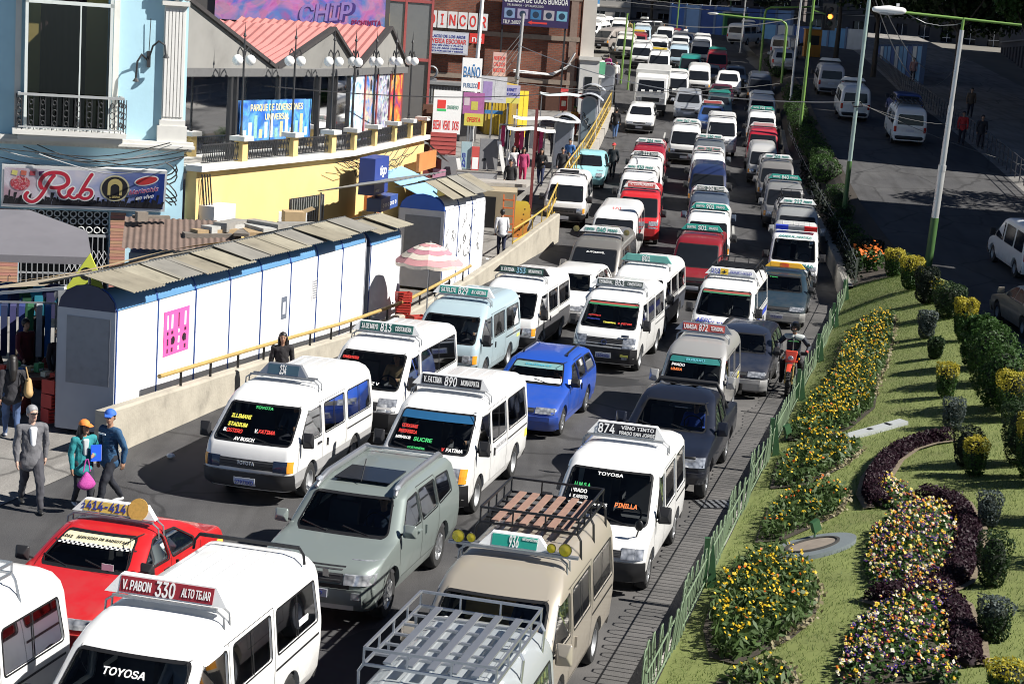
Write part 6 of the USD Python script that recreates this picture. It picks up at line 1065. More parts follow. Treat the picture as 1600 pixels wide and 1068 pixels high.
for i, (a, o) in enumerate([(-4.58+.31*k, -.86) for k in range(10)]+[(-4.58, -.45), (-1.82, -.45), (-4.58, -.15), (-1.82, -.15)]):
    x = MB().bar((a-.07, o, 5.0), (a-.07, o, 5.94), .022).bar((a+.07, o, 5.0), (a+.07, o, 5.94), .022)
    for zc, r in ((5.2, .05), (5.48, .075), (5.76, .05)): x.tube([(a+r*math.cos(w), o, zc+r*1.3*math.sin(w)) for w in np.linspace(0, 2*PI, 9)], .013, 4)
    part(bl, 'baluster', x, IRON)
part(t, 'cornice', MB().box(-9, .25, -.42, -.003, 4.62, 4.70).box(-9, .22, -.34, -.003, 4.70, 4.80).box(-9, .18, -.24, -.003, 4.54, 4.62), CREAM)
for i in range(70): part(t, 'dentil', MB().box(-8.9+i*.13, -8.84+i*.13, -.30, -.242, 4.55, 4.617), CREAM)
pl_ = part(t, 'pilaster', MB().box(-.68, -.08, -.12, -.003, 5.4, 8.6).box(-.74, -.02, -.20, -.003, 5.25, 5.4).box(-.8, .03, -.24, -.003, 4.80, 5.25), CREAM)
for i in range(6): part(pl_, 'flute', MB().box(-.65+i*.095, -.58+i*.095, -.15, -.121, 5.5, 8.5), mat((.70, .69, .66), .8, .08))
cp = MB().box(-.76, 0, -.24, -.003, 8.6, 8.72).box(-.8, .04, -.3, -.003, 9.0, 9.2)
for a in (-.68, -.38, -.08): cp.ball((a, -.2, 8.86), (.13, .09, .13), 8)
part(pl_, 'capital', cp, CREAM, smooth=50)
lt = part(t, 'wall_lamp', MB().box(-1.13, -1.03, -.1, -.003, 6.85, 7.3).tube([(-1.08, -.1, 7.1), (-1.0, -.3, 7.45), (-.85, -.4, 7.6), (-.68, -.42, 7.5), (-.64, -.42, 7.2)], .03, 6).tube([(-1.12, -.1, 7.05), (-1.3, -.3, 7.2), (-1.42, -.38, 7.0), (-1.45, -.4, 6.55)], .03, 6).tube([(-1.08, -.08, 7.3), (-1.06, -.1, 8.2)], .012, 4), IRON, smooth=50)
for a, z in ((-.64, 7.15), (-1.45, 6.45)): part(lt, 'shade', MB().lathe([(.03, .1), (.1, .0), (.02, -.02)], 10, (a, -.42, z)), IRON)
# pub sign: printed board in a white frame, leaning out at the top
sg = part(t, 'pub_sign', MB().add([(a, o, z) for a in (-5.0, -.52) for o, z in ((-.22, 2.8), (-.62, 4.0), (-.05, 4.0), (-.05, 2.8))], [[0, 1, 2, 3], [4, 7, 6, 5], [0, 4, 5, 1], [1, 5, 6, 2], [3, 7, 4, 0], [2, 6, 7, 3]]), WHITE)
sy = np.array([0, -.4, 1.2]); sy /= np.linalg.norm(sy); sn = np.array([0, -sy[2], sy[1]]); so = np.array([-2.76, -.42, 3.4])+sn*.01
def sp(u, v, d=0): return tuple(so+np.array([1, 0, 0])*u+sy*v+sn*d)
SIGNART = special('pub_sign_print', {'t': ('texture_coordinate', {}), 's': ('separate_xyz', {}), 'n': ('noise_texture', {'scale': 1.3, 'detail': 5.0, 'distortion': .6}), 'ma': ('math', {'math_type': 'multiply_add', 'value2': .11, 'value3': .42}), 'ad': ('math', {'math_type': 'multiply_add', 'value2': .5}), 'r': ('rgb_ramp', {'ramp': [(.12, (.45, .30, .36)), (.26, (.70, .66, .72)), (.42, (.30, .36, .60)), (.6, (.03, .06, .26)), (1, (.01, .015, .10))]}), 'v': ('voronoi_texture', {'scale': 9.0}), 'rv': ('rgb_ramp', {'ramp': [(0, (.7, .75, .9)), (.05, (.2, .2, .3)), (.09, (0, 0, 0))]}), 'm': ('mix', {'mix_type': 'add', 'fac': .8}), 'p': ('principled_bsdf', {'roughness': .3})},
    [('t.object', 's.vector'), ('s.x', 'ma.value1'), ('t.object', 'n.vector'), ('n.fac', 'ad.value1'), ('ma.value', 'ad.value3'), ('ad.value', 'r.fac'), ('t.object', 'v.vector'), ('v.distance', 'rv.fac'), ('r.color', 'm.color1'), ('rv.color', 'm.color2'), ('m.color', 'p.base_color')], 'p.BSDF')
part(sg, 'print', MB().add([sp(-2.18, -.55), sp(2.18, -.55), sp(2.18, .55), sp(-2.18, .55)], [[0, 1, 2, 3]]), SIGNART)
cr = MB()
for k in range(34):  # dancing crowd along the bottom
    u = -2.1+k*.126+rng.normal(0, .02); h = rng.uniform(.12, .3); cr.poly(Polygon([(u-.09, -.54), (u+.09, -.54), (u+.06, -.54+h*.6), (u-.06, -.54+h*.6)]).union(Point(u, -.54+h*.75).buffer(.055)).union(Polygon([(u+.05, -.5), (u+.08, -.5), (u+.10+.08*rng.random(), -.54+h*1.5), (u+.07, -.54+h*1.5)])), lambda a, b: sp(a, b, .004))
part(sg, 'crowd_print', cr, TXT_K, kind='stuff')
from shapely.geometry import LineString
def stroke(pts, w): 
    from scipy.interpolate import CubicSpline
    p = np.array(pts, float); s = np.r_[0, np.cumsum(np.linalg.norm(np.diff(p, axis=0), axis=1))]; c = CubicSpline(s, p); return LineString(c(np.linspace(0, s[-1], 40))).buffer(w)
PS = [stroke([(-1.50, -.18), (-1.52, -.38), (-1.38, -.45), (-1.15, -.28), (-.98, .05), (-.80, .36)], .05), stroke([(-1.12, -.02), (-1.16, .18), (-1.0, .40), (-.70, .46), (-.46, .36), (-.42, .16), (-.60, .02), (-.86, .0)], .055), stroke([(-.52, .02), (-.62, -.22), (-.52, -.29), (-.38, -.18), (-.28, .0)], .045), stroke([(-.28, .0), (-.36, -.22), (-.26, -.29), (-.14, -.2)], .04), stroke([(.22, .44), (.04, .10), (-.10, -.24)], .05), stroke([(-.08, -.22), (.06, -.30), (.22, -.2), (.22, -.06), (.08, -.02), (-.02, -.1)], .045)]
pu = PS[0]
for q in PS[1:]: pu = pu.union(q)
part(sg, 'lettering_outline', MB().poly(pu.buffer(.035), lambda a, b: sp(a-.05, b, .006)), TXT_W); part(sg, 'lettering', MB().poly(pu, lambda a, b: sp(a-.05, b, .009)), mat((.55, .03, .06), .4, .05))
part(sg, 'emblem', MB().poly(Point(.82, .05).buffer(.40, 24), lambda a, b: sp(a, b, .006)), mat((.60, .55, .35), .4, .05)); part(sg, 'emblem_disc', MB().poly(Point(.82, .05).buffer(.355, 24), lambda a, b: sp(a, b, .009)), TXT_K)
arch = sbox(.62, -.16, 1.02, .16).union(Point(.82, .14).buffer(.2)).difference(sbox(.70, -.17, .94, .06).union(Point(.82, .06).buffer(.12))); part(sg, 'emblem_arch', MB().poly(arch, lambda a, b: sp(a, b, .012)), mat((.55, .45, .18), .4, .05)); text(sg, 'EL CENTRO', mat((.55, .45, .18), .4, .05), sp(.82, -.22, .01), (1, 0, 0), sy, .06, .3)
part(sg, 'lips', MB().poly(affinity.rotate(affinity.scale(Point(1.68, .32).buffer(.4, 16), .85, .36), 14), lambda a, b: sp(a, b, .006)), TXT_W); part(sg, 'lips_red', MB().poly(affinity.rotate(affinity.scale(Point(1.68, .32).buffer(.36, 16), .85, .32), 14), lambda a, b: sp(a, b, .009)), mat((.55, .05, .05), .4, .1))
sl = sy+np.array([.25, 0, 0]); text(sg, 'Mariachis', TXT_W, sp(1.62, .02, .014), np.array([1, 0, 0])+sy*.2, sl, .15, .82); text(sg, 'Mariachis', mat((.5, .05, .12), .5), sp(1.62, .02, .02), np.array([1, 0, 0])+sy*.2, sl, .14, .8, bold=False); text(sg, 'en vivo', TXT_W, sp(1.66, -.18, .014), np.array([1, 0, 0])+sy*.2, sl, .12, .5)
for i, c in enumerate(((.7, .65, .2), (.6, .15, .1), (.4, .06, .08), (.08, .02, .1), (.06, .06, .25))): part(sg, 'spotlight_print', MB().poly(affinity.rotate(sbox(-1.98+i*.24, .34, -1.83+i*.24, .48), -12+6*i), lambda a, b: sp(a, b, .006)), mat(c, .5, .1))
part(sg, 'mirror_ball', MB().poly(affinity.scale(Point(-1.75, .1).buffer(.24), 1.1, .9), lambda a, b: sp(a, b, .006)), art('mirror_ball_print', [(.25, .02, .03), (.5, .06, .08), (.75, .6, .62)], 9.0))
g = part(t, 'iron_gate', MB().box(-4.5, -2.03, .02, .06, 1.98, 2.06).box(-4.5, -2.03, .02, .06, .9, .95), mat((.3, .31, .32), .5, .2, 6))
for k in range(17): part(g, 'bar', MB().box(-4.45+k*.15, -4.42+k*.15, .02, .05, 0, 1.98), mat((.26, .27, .28), .5, .2, 6))
la = MB()
for k in range(8):
    for z in (1.0, 1.3): a = -3.2+k*.15; la.bar((a, .01, z), (a+.15, .01, z+.3), .016).bar((a+.15, .012, z), (a, .012, z+.3), .016)
part(g, 'lattice', la, mat((.55, .56, .56), .5, .1), kind='stuff')
sc = MB()
for k in range(11):
    for z in (2.18, 2.42, 2.62): sc.tube([(-4.35+k*.22+.085*math.cos(w), .05, z+.085*math.sin(w)) for w in np.linspace(0, 2*PI, 9)], .018, 4)
part(g, 'scrollwork', sc, mat((.55, .56, .54), .5, .1), kind='stuff'); part(t, 'doorway', MB().box(-4.5, -2.03, .9, 1.0, 0, 2.72), BLACK)
for a0, a1 in ((-5.25, -4.52), (-2.01, -1.58)):
    for z in np.arange(0.02, 2.7, .09): part(t, 'brick', MB().box(a0+.01*(int(z*100) % 2), a1, -.05-.006*rng.random(), -.004, z, z+.08), mat((.42, .19+.03*(int(z*11) % 3), .15), .85, .2, 3))
# tangled wires on the blue wall
for i in range(7):
    a0, a1 = -6+rng.random()*2, -.5+rng.random()*.6; z0, z1 = 4.3+.5*rng.random(), 4.2+.6*rng.random(); sag = .15+.3*rng.random()
    part(t, 'wall_cable', MB().tube([(a0+(a1-a0)*u, -.5-.05*i, z0+(z1-z0)*u-sag*4*u*(1-u)+.04*math.sin(9*u+i)) for u in np.linspace(0, 1, 14)], .014, 4), WIREB if i % 3 else STEEL)
for i in range(4): part(t, 'wall_cable', MB().tube([(-.55+.35*math.sin(u*7+i), -.2-.04*i, 4.1-1.0*u+.12*math.cos(u*9+i)) for u in np.linspace(0, 1, 14)], .02, 4), WIREB)
# ---- yellow building with terrace and glazed arcade
PA, PB, PC = (-9.35, 50), (-6.1, 59.7), (-3.8, 74.5)
LA, ra = frame2(PA, PB); LB, rb = frame2(PB, PC)
def yb(s): # world xy along the facade and direction
    if s < LA: return np.array(PA)+s*np.array([math.cos(ra), math.sin(ra)]), ra
    return np.array(PB)+(s-LA)*np.array([math.cos(rb), math.sin(rb)]), rb
t = thing('yellow_building', 'yellow plastered corner building with terrace balustrade and glazed arcade above', 'building', (0, 0, 0)); Y = t
def yp(s, o, z): q, r = yb(s); return (q[0]+math.sin(r)*o, q[1]-math.cos(r)*o, z)  # o: outwards
def yslab(s0, s1, o0, o1, z0, z1, n=None, mb=None):
    n = n or max(1, int((s1-s0)/1.2)); mb = mb or MB()
    ss = np.linspace(s0, s1, n+1); v = []
    for s in ss: v += [yp(s, o0, z0), yp(s, o1, z0), yp(s, o1, z1), yp(s, o0, z1)]
    f = [[i*4+j, i*4+(j+1) % 4, (i+1)*4+(j+1) % 4, (i+1)*4+j] for i in range(n) for j in range(4)]+[[0, 3, 2, 1], [n*4, n*4+1, n*4+2, n*4+3]]
    return mb.add(v, f)
ST = LA+12.6
part(t, 'wall', yslab(0, ST, -.35, 0, 0, 3.98), YELW); part(t, 'ledge', yslab(-.1, ST+.1, -.3, .22, 3.985, 4.16), CREAM); part(t, 'terrace_floor', yslab(0, ST, -5, -.31, 3.9, 4.1), CONC)
posts = [2.6, 6.02, 8.9, LA+.65, LA+3.6, LA+6.7, LA+9.4, LA+11.9]
for s in posts:
    q = part(t, 'balustrade_post', yslab(s-.17, s+.17, -.12, .16, 4.16, 4.78, 1), YELW); part(q, 'cap', yslab(s-.3, s+.3, -.22, .28, 4.78, 4.92, 1), CREAM)
for s0, s1 in zip([-.0]+posts, posts):
    a, b_ = s0+.2, s1-.2
    if b_-a < .5: continue
    q = part(t, 'balustrade_panel', yslab(a, b_, 0, .04, 4.70, 4.74).add(*yslab(a, b_, 0, .04, 4.20, 4.23).get()), IRON)
    m = MB()
    for s in np.arange(a+.05, b_, .11): m.bar(yp(s, .02, 4.22), yp(s+.11, .02, 4.71), .018).bar(yp(s+.11, .021, 4.22), yp(s, .021, 4.71), .018)
    part(q, 'ironwork', m, IRON, kind='stuff')
# arcade
part(t, 'arcade_beam', yslab(.2, ST-.5, -1.0, -.75, 6.62, 6.86), mat((.12, .12, .12), .7, .2)); 
mull = [.3, 3.4, 3.75, 6.6, 9.6, 10.9, 11.6, 13.4, LA+5.4, LA+7.3, LA+9.4, LA+11.6]
ARTS = [art('arcade_print_a', [(.02, .03, .12), (.05, .2, .5), (.45, .35, .3), (.75, .7, .5)], 1.6), art('arcade_print_b', [(.03, .02, .05), (.12, .12, .2), (.5, .5, .55), (.1, .2, .35)], 2.2), art('arcade_print_c', [(.06, .03, .20), (.5, .06, .04), (.7, .35, .05), (.05, .15, .3)], 1.1), art('arcade_print_d', [(.05, .12, .35), (.35, .55, .75), (.75, .75, .75), (.2, .15, .2)], 1.4)]
for i, (s0, s1) in enumerate(zip(mull, mull[1:])):
    w = part(t, 'arcade_window', yslab(s0-.06, s0+.06, -.92, -.78, 4.1, 6.62, 1), IRON if i < 8 else mat((.28, .06, .06), .6, .2))
    if i < 7: part(w, 'pane', yslab(s0+.06, s1-.06, -.86, -.85, 4.12, 6.62, 1), GLASS_FACADE)
    else: part(w, 'printed_panel', yslab(s0+.06, s1-.06, -.87, -.83, 4.2, 6.62, 1), ARTS[i % 4])
part(t, 'arcade_back', yslab(.2, ST-.5, -4.2, -4.0, 4.1, 6.8), mat((.10, .10, .105), .9, .25, 1)); part(t, 'arcade_ceiling', yslab(.2, ST-.5, -4.0, -1.01, 6.7, 6.86), mat((.2, .2, .2), .9))
for s, h, w_ in ((1.5, 1.4, .9), (4.6, .9, 1.4), (8.2, 1.1, .8), (10.2, 1.6, .6)): part(t, 'arcade_fitting', yslab(s, s+w_, -2.6, -2.0, 4.1, 4.1+h, 1), mat((.16, .17, .17), .6, .2))
bn = part(t, 'arcade_banner', yslab(3.9, 8.9, -.76, -.74, 4.62, 5.88, 4), art('amusement_banner_print', [(.015, .05, .25), (.03, .14, .45), (.12, .35, .65), (.02, .06, .3)], 1.2))
q, r_ = yb(6.3); X_ = (math.cos(ra), math.sin(ra), 0)
text(bn, 'PARQUE DE DIVERSIONES', mat((.75, .68, .38), .5), yp(6.4, -.735, 5.66), X_, (0, 0, 1), .2, 3.7); text(bn, 'UNIVERSAL', mat((.75, .68, .38), .5), yp(6.4, -.735, 5.36), X_, (0, 0, 1), .19, 1.7)
for k in range(13): part(bn, 'machine_print', yslab(4.1+k*.36, 4.1+k*.36+.22, -.737, -.733, 4.7, 4.98+.22*((k*7) % 3), 1), mat([(.5, .65, .7), (.7, .7, .75), (.25, .5, .45), (.6, .5, .3)][k % 4], .5, .4, 12))
# gables and pink corrugated roofs
def gable(s0, sp_, s1, z0, zp, lab=None, depth=6.0):
    g_ = MB(); A, P_, C_ = yp(s0, -.95, z0), yp(sp_, -.95, zp), yp(s1, -.95, z0); g_.add([A, P_, C_], [[0, 2, 1]])
    gg = part(t, 'gable', g_, GREYW); part(gg, 'verge', MB().bar(np.array(A)+[0, 0, .04], np.array(P_)+[0, 0, .04], .22, .12).bar(np.array(P_)+[0, 0, .041], np.array(C_)+[0, 0, .04], .22, .12), mat((.04, .035, .035), .8, .3))
    for a, b_ in ((s0, sp_), (sp_, s1)):
        za, zb = (z0, zp) if a == s0 else (zp, z0); n = 36
        part(t, 'roof_sheet', MB().grid(lambda u, v: (lambda q: (q[0], q[1], q[2]+.03*math.cos(v*n*PI)))(yp(a+(b_-a)*u, -1.0-depth*v, za+(zb-za)*u+.05)), 2, n*2), PINKR)
gable(.05, .3, 6.55, 6.85, 8.95); gable(6.6, 11.3, 14.85, 6.85, 8.2); gable(14.9, 19.7, 23.0, 6.85, 8.35)
# lamps on the balustrade posts
GLOBE = mat((.80, .80, .78), .25, .03, 3)
src = None
for i, s in enumerate(posts[:7]):
    q = yp(s, 0, 4.92); lb = ['first double-globe lamp, nearest the blue building', 'second double-globe lamp in front of the blue banner', 'third double-globe lamp under the first gable peak', 'fourth double-globe lamp on the terrace', 'fifth double-globe lamp before the printed panels', 'sixth double-globe lamp before the red framed panels', 'last lamp at the far end of the terrace'][i]
    if src is None:
        src = thing('terrace_lamp', lb, 'lamp', q, ra, 'lamps along the terrace balustrade'); part(src, 'post', MB().tube([(0, 0, 0), (0, 0, .3), (0, 0, 2.4), (0, 0, 3.1)], [.06, .04, .035, .02], 6), IRON)
        for sg_ in (1, -1):
            part(src, 'arm', MB().tube([(0, 0, 2.25), (sg_*.1, 0, 2.5), (sg_*.28, 0, 2.62), (sg_*.40, 0, 2.5), (sg_*.40, 0, 2.40)], .022, 5), IRON); part(src, 'globe', MB().ball((sg_*.40, 0, 2.24), .165, 14), GLOBE, smooth=True)
        part(src, 'finial', MB().lathe([(.001, 0), (.06, .05), (.02, .15), (.001, .5)], 8, (0, 0, 2.9)), IRON)
    else: copyof(src, 'terrace_lamp', lb, q, ra if s < LA else rb+.5, 'lamps along the terrace balustrade')
# things on the yellow wall
w_ = part(t, 'barred_window', yslab(6.05, 8.6, -.02, .03, 1.7, 2.8, 2), IRON); part(w_, 'pane', yslab(6.15, 8.5, .031, .035, 1.8, 2.65, 2), mat((.03, .035, .03), .3, .4, 3))
for k in range(15): part(w_, 'bar', yslab(6.12+k*.17, 6.145+k*.17, .06, .08, 1.75, 2.78, 1), mat((.35, .36, .34), .5, .2))
q = part(t, 'meter_box', yslab(.2, 1.5, .003, .5, 1.75, 3.0, 1), CREAM); part(q, 'recess', yslab(.55, 1.35, .501, .505, 1.85, 2.5, 1), BLACK)
for i in range(9): 
    s0 = LA+rng.random()*3-2; part(t, 'wall_cable', MB().tube([yp(s0+rng.random()*.1+u*(3+i), .25+.03*i, 3.9-.9*math.sin(PI*u)*(.3+.7*rng.random())) for u in np.linspace(0, 1, 12)], .014, 4), WIREB)
for i in range(4): part(t, 'wall_cable', MB().tube([yp(.1+.25*u+.1*i, .12+.03*i, 3.9-1.2*u) for u in np.linspace(0, 1, 5)], .022, 4), WIREB)
part(t, 'door_frame', yslab(LA+2.9, LA+4.9, .003, .12, 0, 2.75, 2), mat((.45, .16, .06), .7, .2)); part(t, 'door', yslab(LA+3.4, LA+4.4, .121, .16, 0, 2.1, 1), mat((.10, .03, .02), .7, .2))
X2 = (math.cos(rb), math.sin(rb), 0)
def ysign(nm, label, s0, s1, o, z0, z1, m, txts=(), thick=.12):
    a = np.array(yp((s0+s1)/2, o, z0)); tt = thing(nm, label, 'sign', a, rb); L_ = s1-s0
    part(tt, 'panel', MB().box(-L_/2, L_/2, -thick, 0, 0, z1-z0), m)
    for s, mm, u, v, h, w in txts: text(tt, s, mm, (u, -thick, v), (1, 0, 0), (0, 0, 1), h, w)
    return tt
ysign('wall_sign', 'tall blue wall sign with white lettering on the yellow wall', LA-.4, LA+1.6, .6, 2.75, 4.0, mat((.02, .05, .25), .4, .05), [('tigo', TXT_W, .2, .8, .3, .9), ('money', TXT_W, -.5, .15, .1, .5)], .55)
ysign('wall_sign', 'small curved blue sign with white icons below the tall blue one', LA-.3, LA+2.2, .9, 2.2, 2.65, mat((.03, .08, .30), .4, .05), [('o o o o o o', TXT_W, 0, .22, .16, 2.0)], .5)
ysign('wall_sign', 'yellow and white poster sign beside the orange door', LA+.2, LA+2.4, .5, 1.3, 2.1, mat((.62, .42, .12), .5, .2, 3), [('PRECIOS', TXT_B, .4, .5, .16, 1.1)])
ysign('wall_sign', 'red board sign of the last bay of the yellow wall', LA+9.0, LA+12.2, .5, 2.9, 3.6, mat((.5, .2, .06), .5, .25, 2))
ysign('awning_sign', 'white banner with pink lettering under the blue awning', LA+8.0, LA+11.6, 1.6, 1.25, 1.75, TXT_W, [('COPIAS DVD', TXT_R, 0, .25, .26, 2.6)], .03)
a_ = thing('awning', 'light blue sheet awning sloping out from the yellow wall', 'awning', (0, 0, 0)); part(a_, 'sheet', MB().add([yp(LA+4.6, .1, 3.1), yp(LA+8.2, .1, 3.15), yp(LA+11.8, 1.8, 1.95), yp(LA+7.2, 1.9, 1.85), yp(LA+4.6, .1, 3.07), yp(LA+8.2, .1, 3.12), yp(LA+11.8, 1.8, 1.92), yp(LA+7.2, 1.9, 1.82)], [[0, 1, 2, 3], [7, 6, 5, 4], [0, 3, 7, 4], [2, 1, 5, 6], [3, 2, 6, 7]]), mat((.22, .42, .62), .6, .12)); part(a_, 'pole', MB().tube([yp(LA+7.2, 1.9, 0), yp(LA+7.2, 1.9, 1.85)], .03, 6).tube([yp(LA+11.7, 1.8, 0), yp(LA+11.7, 1.8, 1.9)], .03, 6), STEEL)
# ---- buildings behind the terrace
t = thing('dark_building', 'tall dark grey building behind the terrace with a pink and blue banner', 'building', (-16.5, 77, 0), .12)
part(t, 'wall', MB().box(-8, 10.2, 0, 8, 0, 16), mat((.10, .095, .09), .8, .25, .6)); 
for k in range(6): w = part(t, 'window', MB().box(-.5+k*1.6, .7+k*1.6, -.03, -.004, 6.9, 7.9), DARKGLASS); part(w, 'frame', MB().box(.08+k*1.6, .13+k*1.6, -.05, -.031, 6.9, 7.9), GREYW)
bn = part(t, 'banner', MB().box(2.6, 10.0, -.12, -.05, 8.25, 10.8), art('sweets_banner_print', [(.45, .06, .28), (.62, .25, .5), (.12, .22, .6), (.5, .08, .3)], .7)); text(bn, 'CHIP', mat((.35, .25, .6), .4), (7.4, -.13, 8.85), (1, .0, .12), (.1, 0, 1), .75, 2.3); text(bn, 'CHIP', mat((.08, .05, .25), .4), (7.45, -.122, 8.8), (1, .0, .12), (.1, 0, 1), .8, 2.5); text(bn, 'PICHINITA', mat((.4, .02, .1), .4), (9.2, -.125, 8.5), (1, 0, .05), (0, 0, 1), .22, 1.3)
t = thing('red_framed_tower', 'glass tower with red steel frame at the end of the terrace', 'building', (-7.3, 83.0, 0), .2)
part(t, 'body', MB().box(0, 2.6, 0, 3, 0, 14), mat((.13, .13, .135), .35, .2, 1))
for x in (0, 1.3, 2.55): part(t, 'frame_post', MB().box(x-.05, x+.06, -.08, -.003, 0, 14), mat((.35, .08, .08), .6, .2))
for z in (6.9, 9.6, 12): part(t, 'frame_beam', MB().box(-.05, 2.6, -.075, -.004, z, z+.14), mat((.35, .08, .08), .6, .2))
for x in (.06, 1.36):
    for z in (7.04, 9.74): part(t, 'pane', MB().box(x, x+1.18, -.03, -.004, z, z+2.55), mat((.16, .165, .17), .12, .1, 2))
t = thing('yellow_annex', 'narrow cream building with a beige notice board behind the pink roofs', 'building', (-8.2, 80, 0), .15); part(t, 'wall', MB().box(0, 1.7, 0, 3, 0, 9.0), mat((.45, .37, .18), .85, .2)); bd_ = part(t, 'notice', MB().box(.1, 1.6, -.06, -.004, 7.9, 8.5), mat((.25, .23, .2), .7)); text(bd_, 'VENDO FACHADA', TXT_W, (.85, -.065, 8.2), (1, 0, 0), (0, 0, 1), .16, 1.3)
# brick building
BRK = special('brick_wall', {'t': ('texture_coordinate', {}), 'mp': ('mapping', {'rotation': (PI/2, 0, 0), 'scale': (1, 1, 1)}), 'b': ('brick_texture', {'color1': (.30, .10, .055), 'color2': (.20, .065, .04), 'mortar': (.16, .12, .10), 'scale': 1.0, 'mortar_size': .012, 'brick_width': .26, 'row_height': .10}), 'n': ('noise_texture', {'scale': .7, 'detail': 5.0}), 'r': ('rgb_ramp', {'ramp': [(.3, (.6, .6, .6)), (.7, (1.2, 1.15, 1.1))]}), 'm': ('mix', {'mix_type': 'multiply', 'fac': 1.0}), 'bu': ('bump', {'strength': .5, 'distance': .02}), 'p': ('principled_bsdf', {'roughness': .9})},
    [('t.object', 'mp.vector'), ('mp.vector', 'b.vector'), ('t.object', 'n.vector'), ('n.fac', 'r.fac'), ('b.color', 'm.color1'), ('r.color', 'm.color2'), ('m.color', 'p.base_color'), ('b.fac', 'bu.height'), ('bu.normal', 'p.normal')], 'p.BSDF')
t = thing('brick_building', 'large bare brick building carrying a clinic billboard and red letter tiles', 'building', (-8.2, 107.2, 0), .12)
part(t, 'wall', MB().box(0, 11.1, 0, 9, 0, 18), BRK)
for z in (5.6, 8.25, 10.7): part(t, 'concrete_band', MB().box(-.05, 11.15, -.06, -.004, z, z+.28), mat((.30, .24, .19), .9, .3))
for x in (0.1, 10.5): part(t, 'concrete_column', MB().box(x, x+.45, -.05, -.003, 0, 18), mat((.28, .2, .16), .9, .3))
part(t, 'white_pipe', MB().tube([(7.2, -.1, 6.3), (9.4, -.12, 6.2), (10.4, -.15, 6.6), (10.9, -.2, 7.6)], .06, 6).tube([(7.2, -.1, 6.2), (9.6, -.16, 6.15), (10.7, -.2, 6.9)], .05, 6), WHITE, smooth=60); part(t, 'doorway', MB().box(9.0, 10.2, -.03, -.002, 2.5, 6.1), mat((.10, .045, .03), .9, .2))
for i, ch in enumerate('DINCOR'):
    tl = part(t, 'letter_tile', MB().box(1.75+i*.62, 2.3+i*.62, -.35, -.25, 8.55, 9.55), WHITE); text(tl, ch, TXT_R, (2.025+i*.62, -.352, 9.05), (1, 0, 0), (0, 0, 1), .62, .38 if ch != 'I' else .16)
eb = part(t, 'signboard', MB().box(1.6, 4.3, -.5, -.4, 7.0, 8.35), mat((.55, .56, .6), .5, .1)); part(eb, 'field', MB().box(1.68, 4.22, -.506, -.501, 7.08, 8.27), mat((.66, .68, .74), .5, .1))
text(eb, 'PALACIO DE LOS AROS', TXT_B, (2.95, -.507, 8.06), (1, 0, 0), (0, 0, 1), .16, 2.3); text(eb, 'JOYERIA ESCOBAR', TXT_R, (2.95, -.507, 7.77), (1, 0, 0), (0, 0, 1), .26, 2.4)
for z, s in ((7.52, 'TODO EN ORO Y PLATA'), (7.35, 'ANILLOS AROS CADENAS'), (7.18, 'VENTA POR MAYOR Y MENOR')): text(eb, s, TXT_B, (2.95, -.507, z), (1, 0, 0), (0, 0, 1), .09, 2.1)
nb = part(t, 'signboard', MB().box(4.35, 5.25, -.45, -.38, 7.75, 8.35), TXT_R); text(nb, 'ne', TXT_W, (4.8, -.452, 8.02), (1, 0, 0), (0, 0, 1), .34, .6)
cb = part(t, 'billboard', MB().box(6.2, 10.3, -.55, -.45, 9.0, 11.6), mat((.045, .03, .10), .4, .1))
text(cb, 'CLINICA DE OJOS BURGOA', TXT_W, (8.25, -.553, 10.55), (1, 0, 0), (0, 0, 1), .34, 3.9); text(cb, 'DR. BURGOA - OFTALMOLOGO', TXT_W, (7.6, -.553, 10.2), (1, 0, 0), (0, 0, 1), .12, 2.2, bold=False); text(cb, 'TELF. 2602711', TXT_W, (6.95, -.553, 9.18), (1, 0, 0), (0, 0, 1), .2, 1.3)
for i, c in enumerate(((.25, .35, .55), (.4, .35, .5), (.06, .2, .4), (.45, .42, .45), (.2, .45, .6))): 
    e_ = part(cb, 'eye_picture', MB().box(6.35+i*.8, 7.0+i*.8, -.556, -.551, 9.42, 10.0), mat(c, .4, .3, 5)); part(e_, 'iris', MB().lathe([(.2, 0), (.001, .004)], 16, (6.67+i*.8, -.557, 9.7), (0, -1, 0)), mat((.03, .05, .09), .3, .4, 9))
part(cb, 'arrow', MB().add([(7.8, -.555, 9.22), (8.05, -.555, 9.34), (8.05, -.555, 9.27), (9.0, -.555, 9.27), (9.0, -.555, 9.17), (8.05, -.555, 9.17), (8.05, -.555, 9.1)], [[0, 6, 1], [2, 5, 4], [2, 4, 3]]), TXT_R)
part(cb, 'billboard_leg', MB().box(6.25, 6.35, -.44, -.35, 5.0, 11.6).box(10.1, 10.2, -.44, -.35, 4.0, 11.6), IRON)
t = thing('white_corner_house', 'narrow white house front right of the brick building', 'building', (3.0, 108.3, 0), .12); part(t, 'wall', MB().box(0, 1.2, 0, 6, 2, 7.4), mat((.6, .6, .58), .85, .15, 1)); part(t, 'window', MB().box(.35, .8, -.03, -.003, 5.2, 6.2), DARKGLASS); part(t, 'tall_wall', MB().box(.1, .95, 1, 8, 7.4, 20), mat((.55, .53, .48), .85, .15, 1)); part(t, 'ledge', MB().box(-.1, 1.3, -.1, .2, 7.2, 7.42), CREAM)
blk = [('cream shop row beyond the brick building', 4.6, 114, 5.4, 134, 12.5, (.42, .38, .32)), ('grey shop row with shutters before the far junction', 5.2, 134.5, 6.4, 160, 13.5, (.3, .3, .3)), ('white house at the far left of the junction', 4.8, 161, 6.0, 190, 16, (.5, .5, .48))]
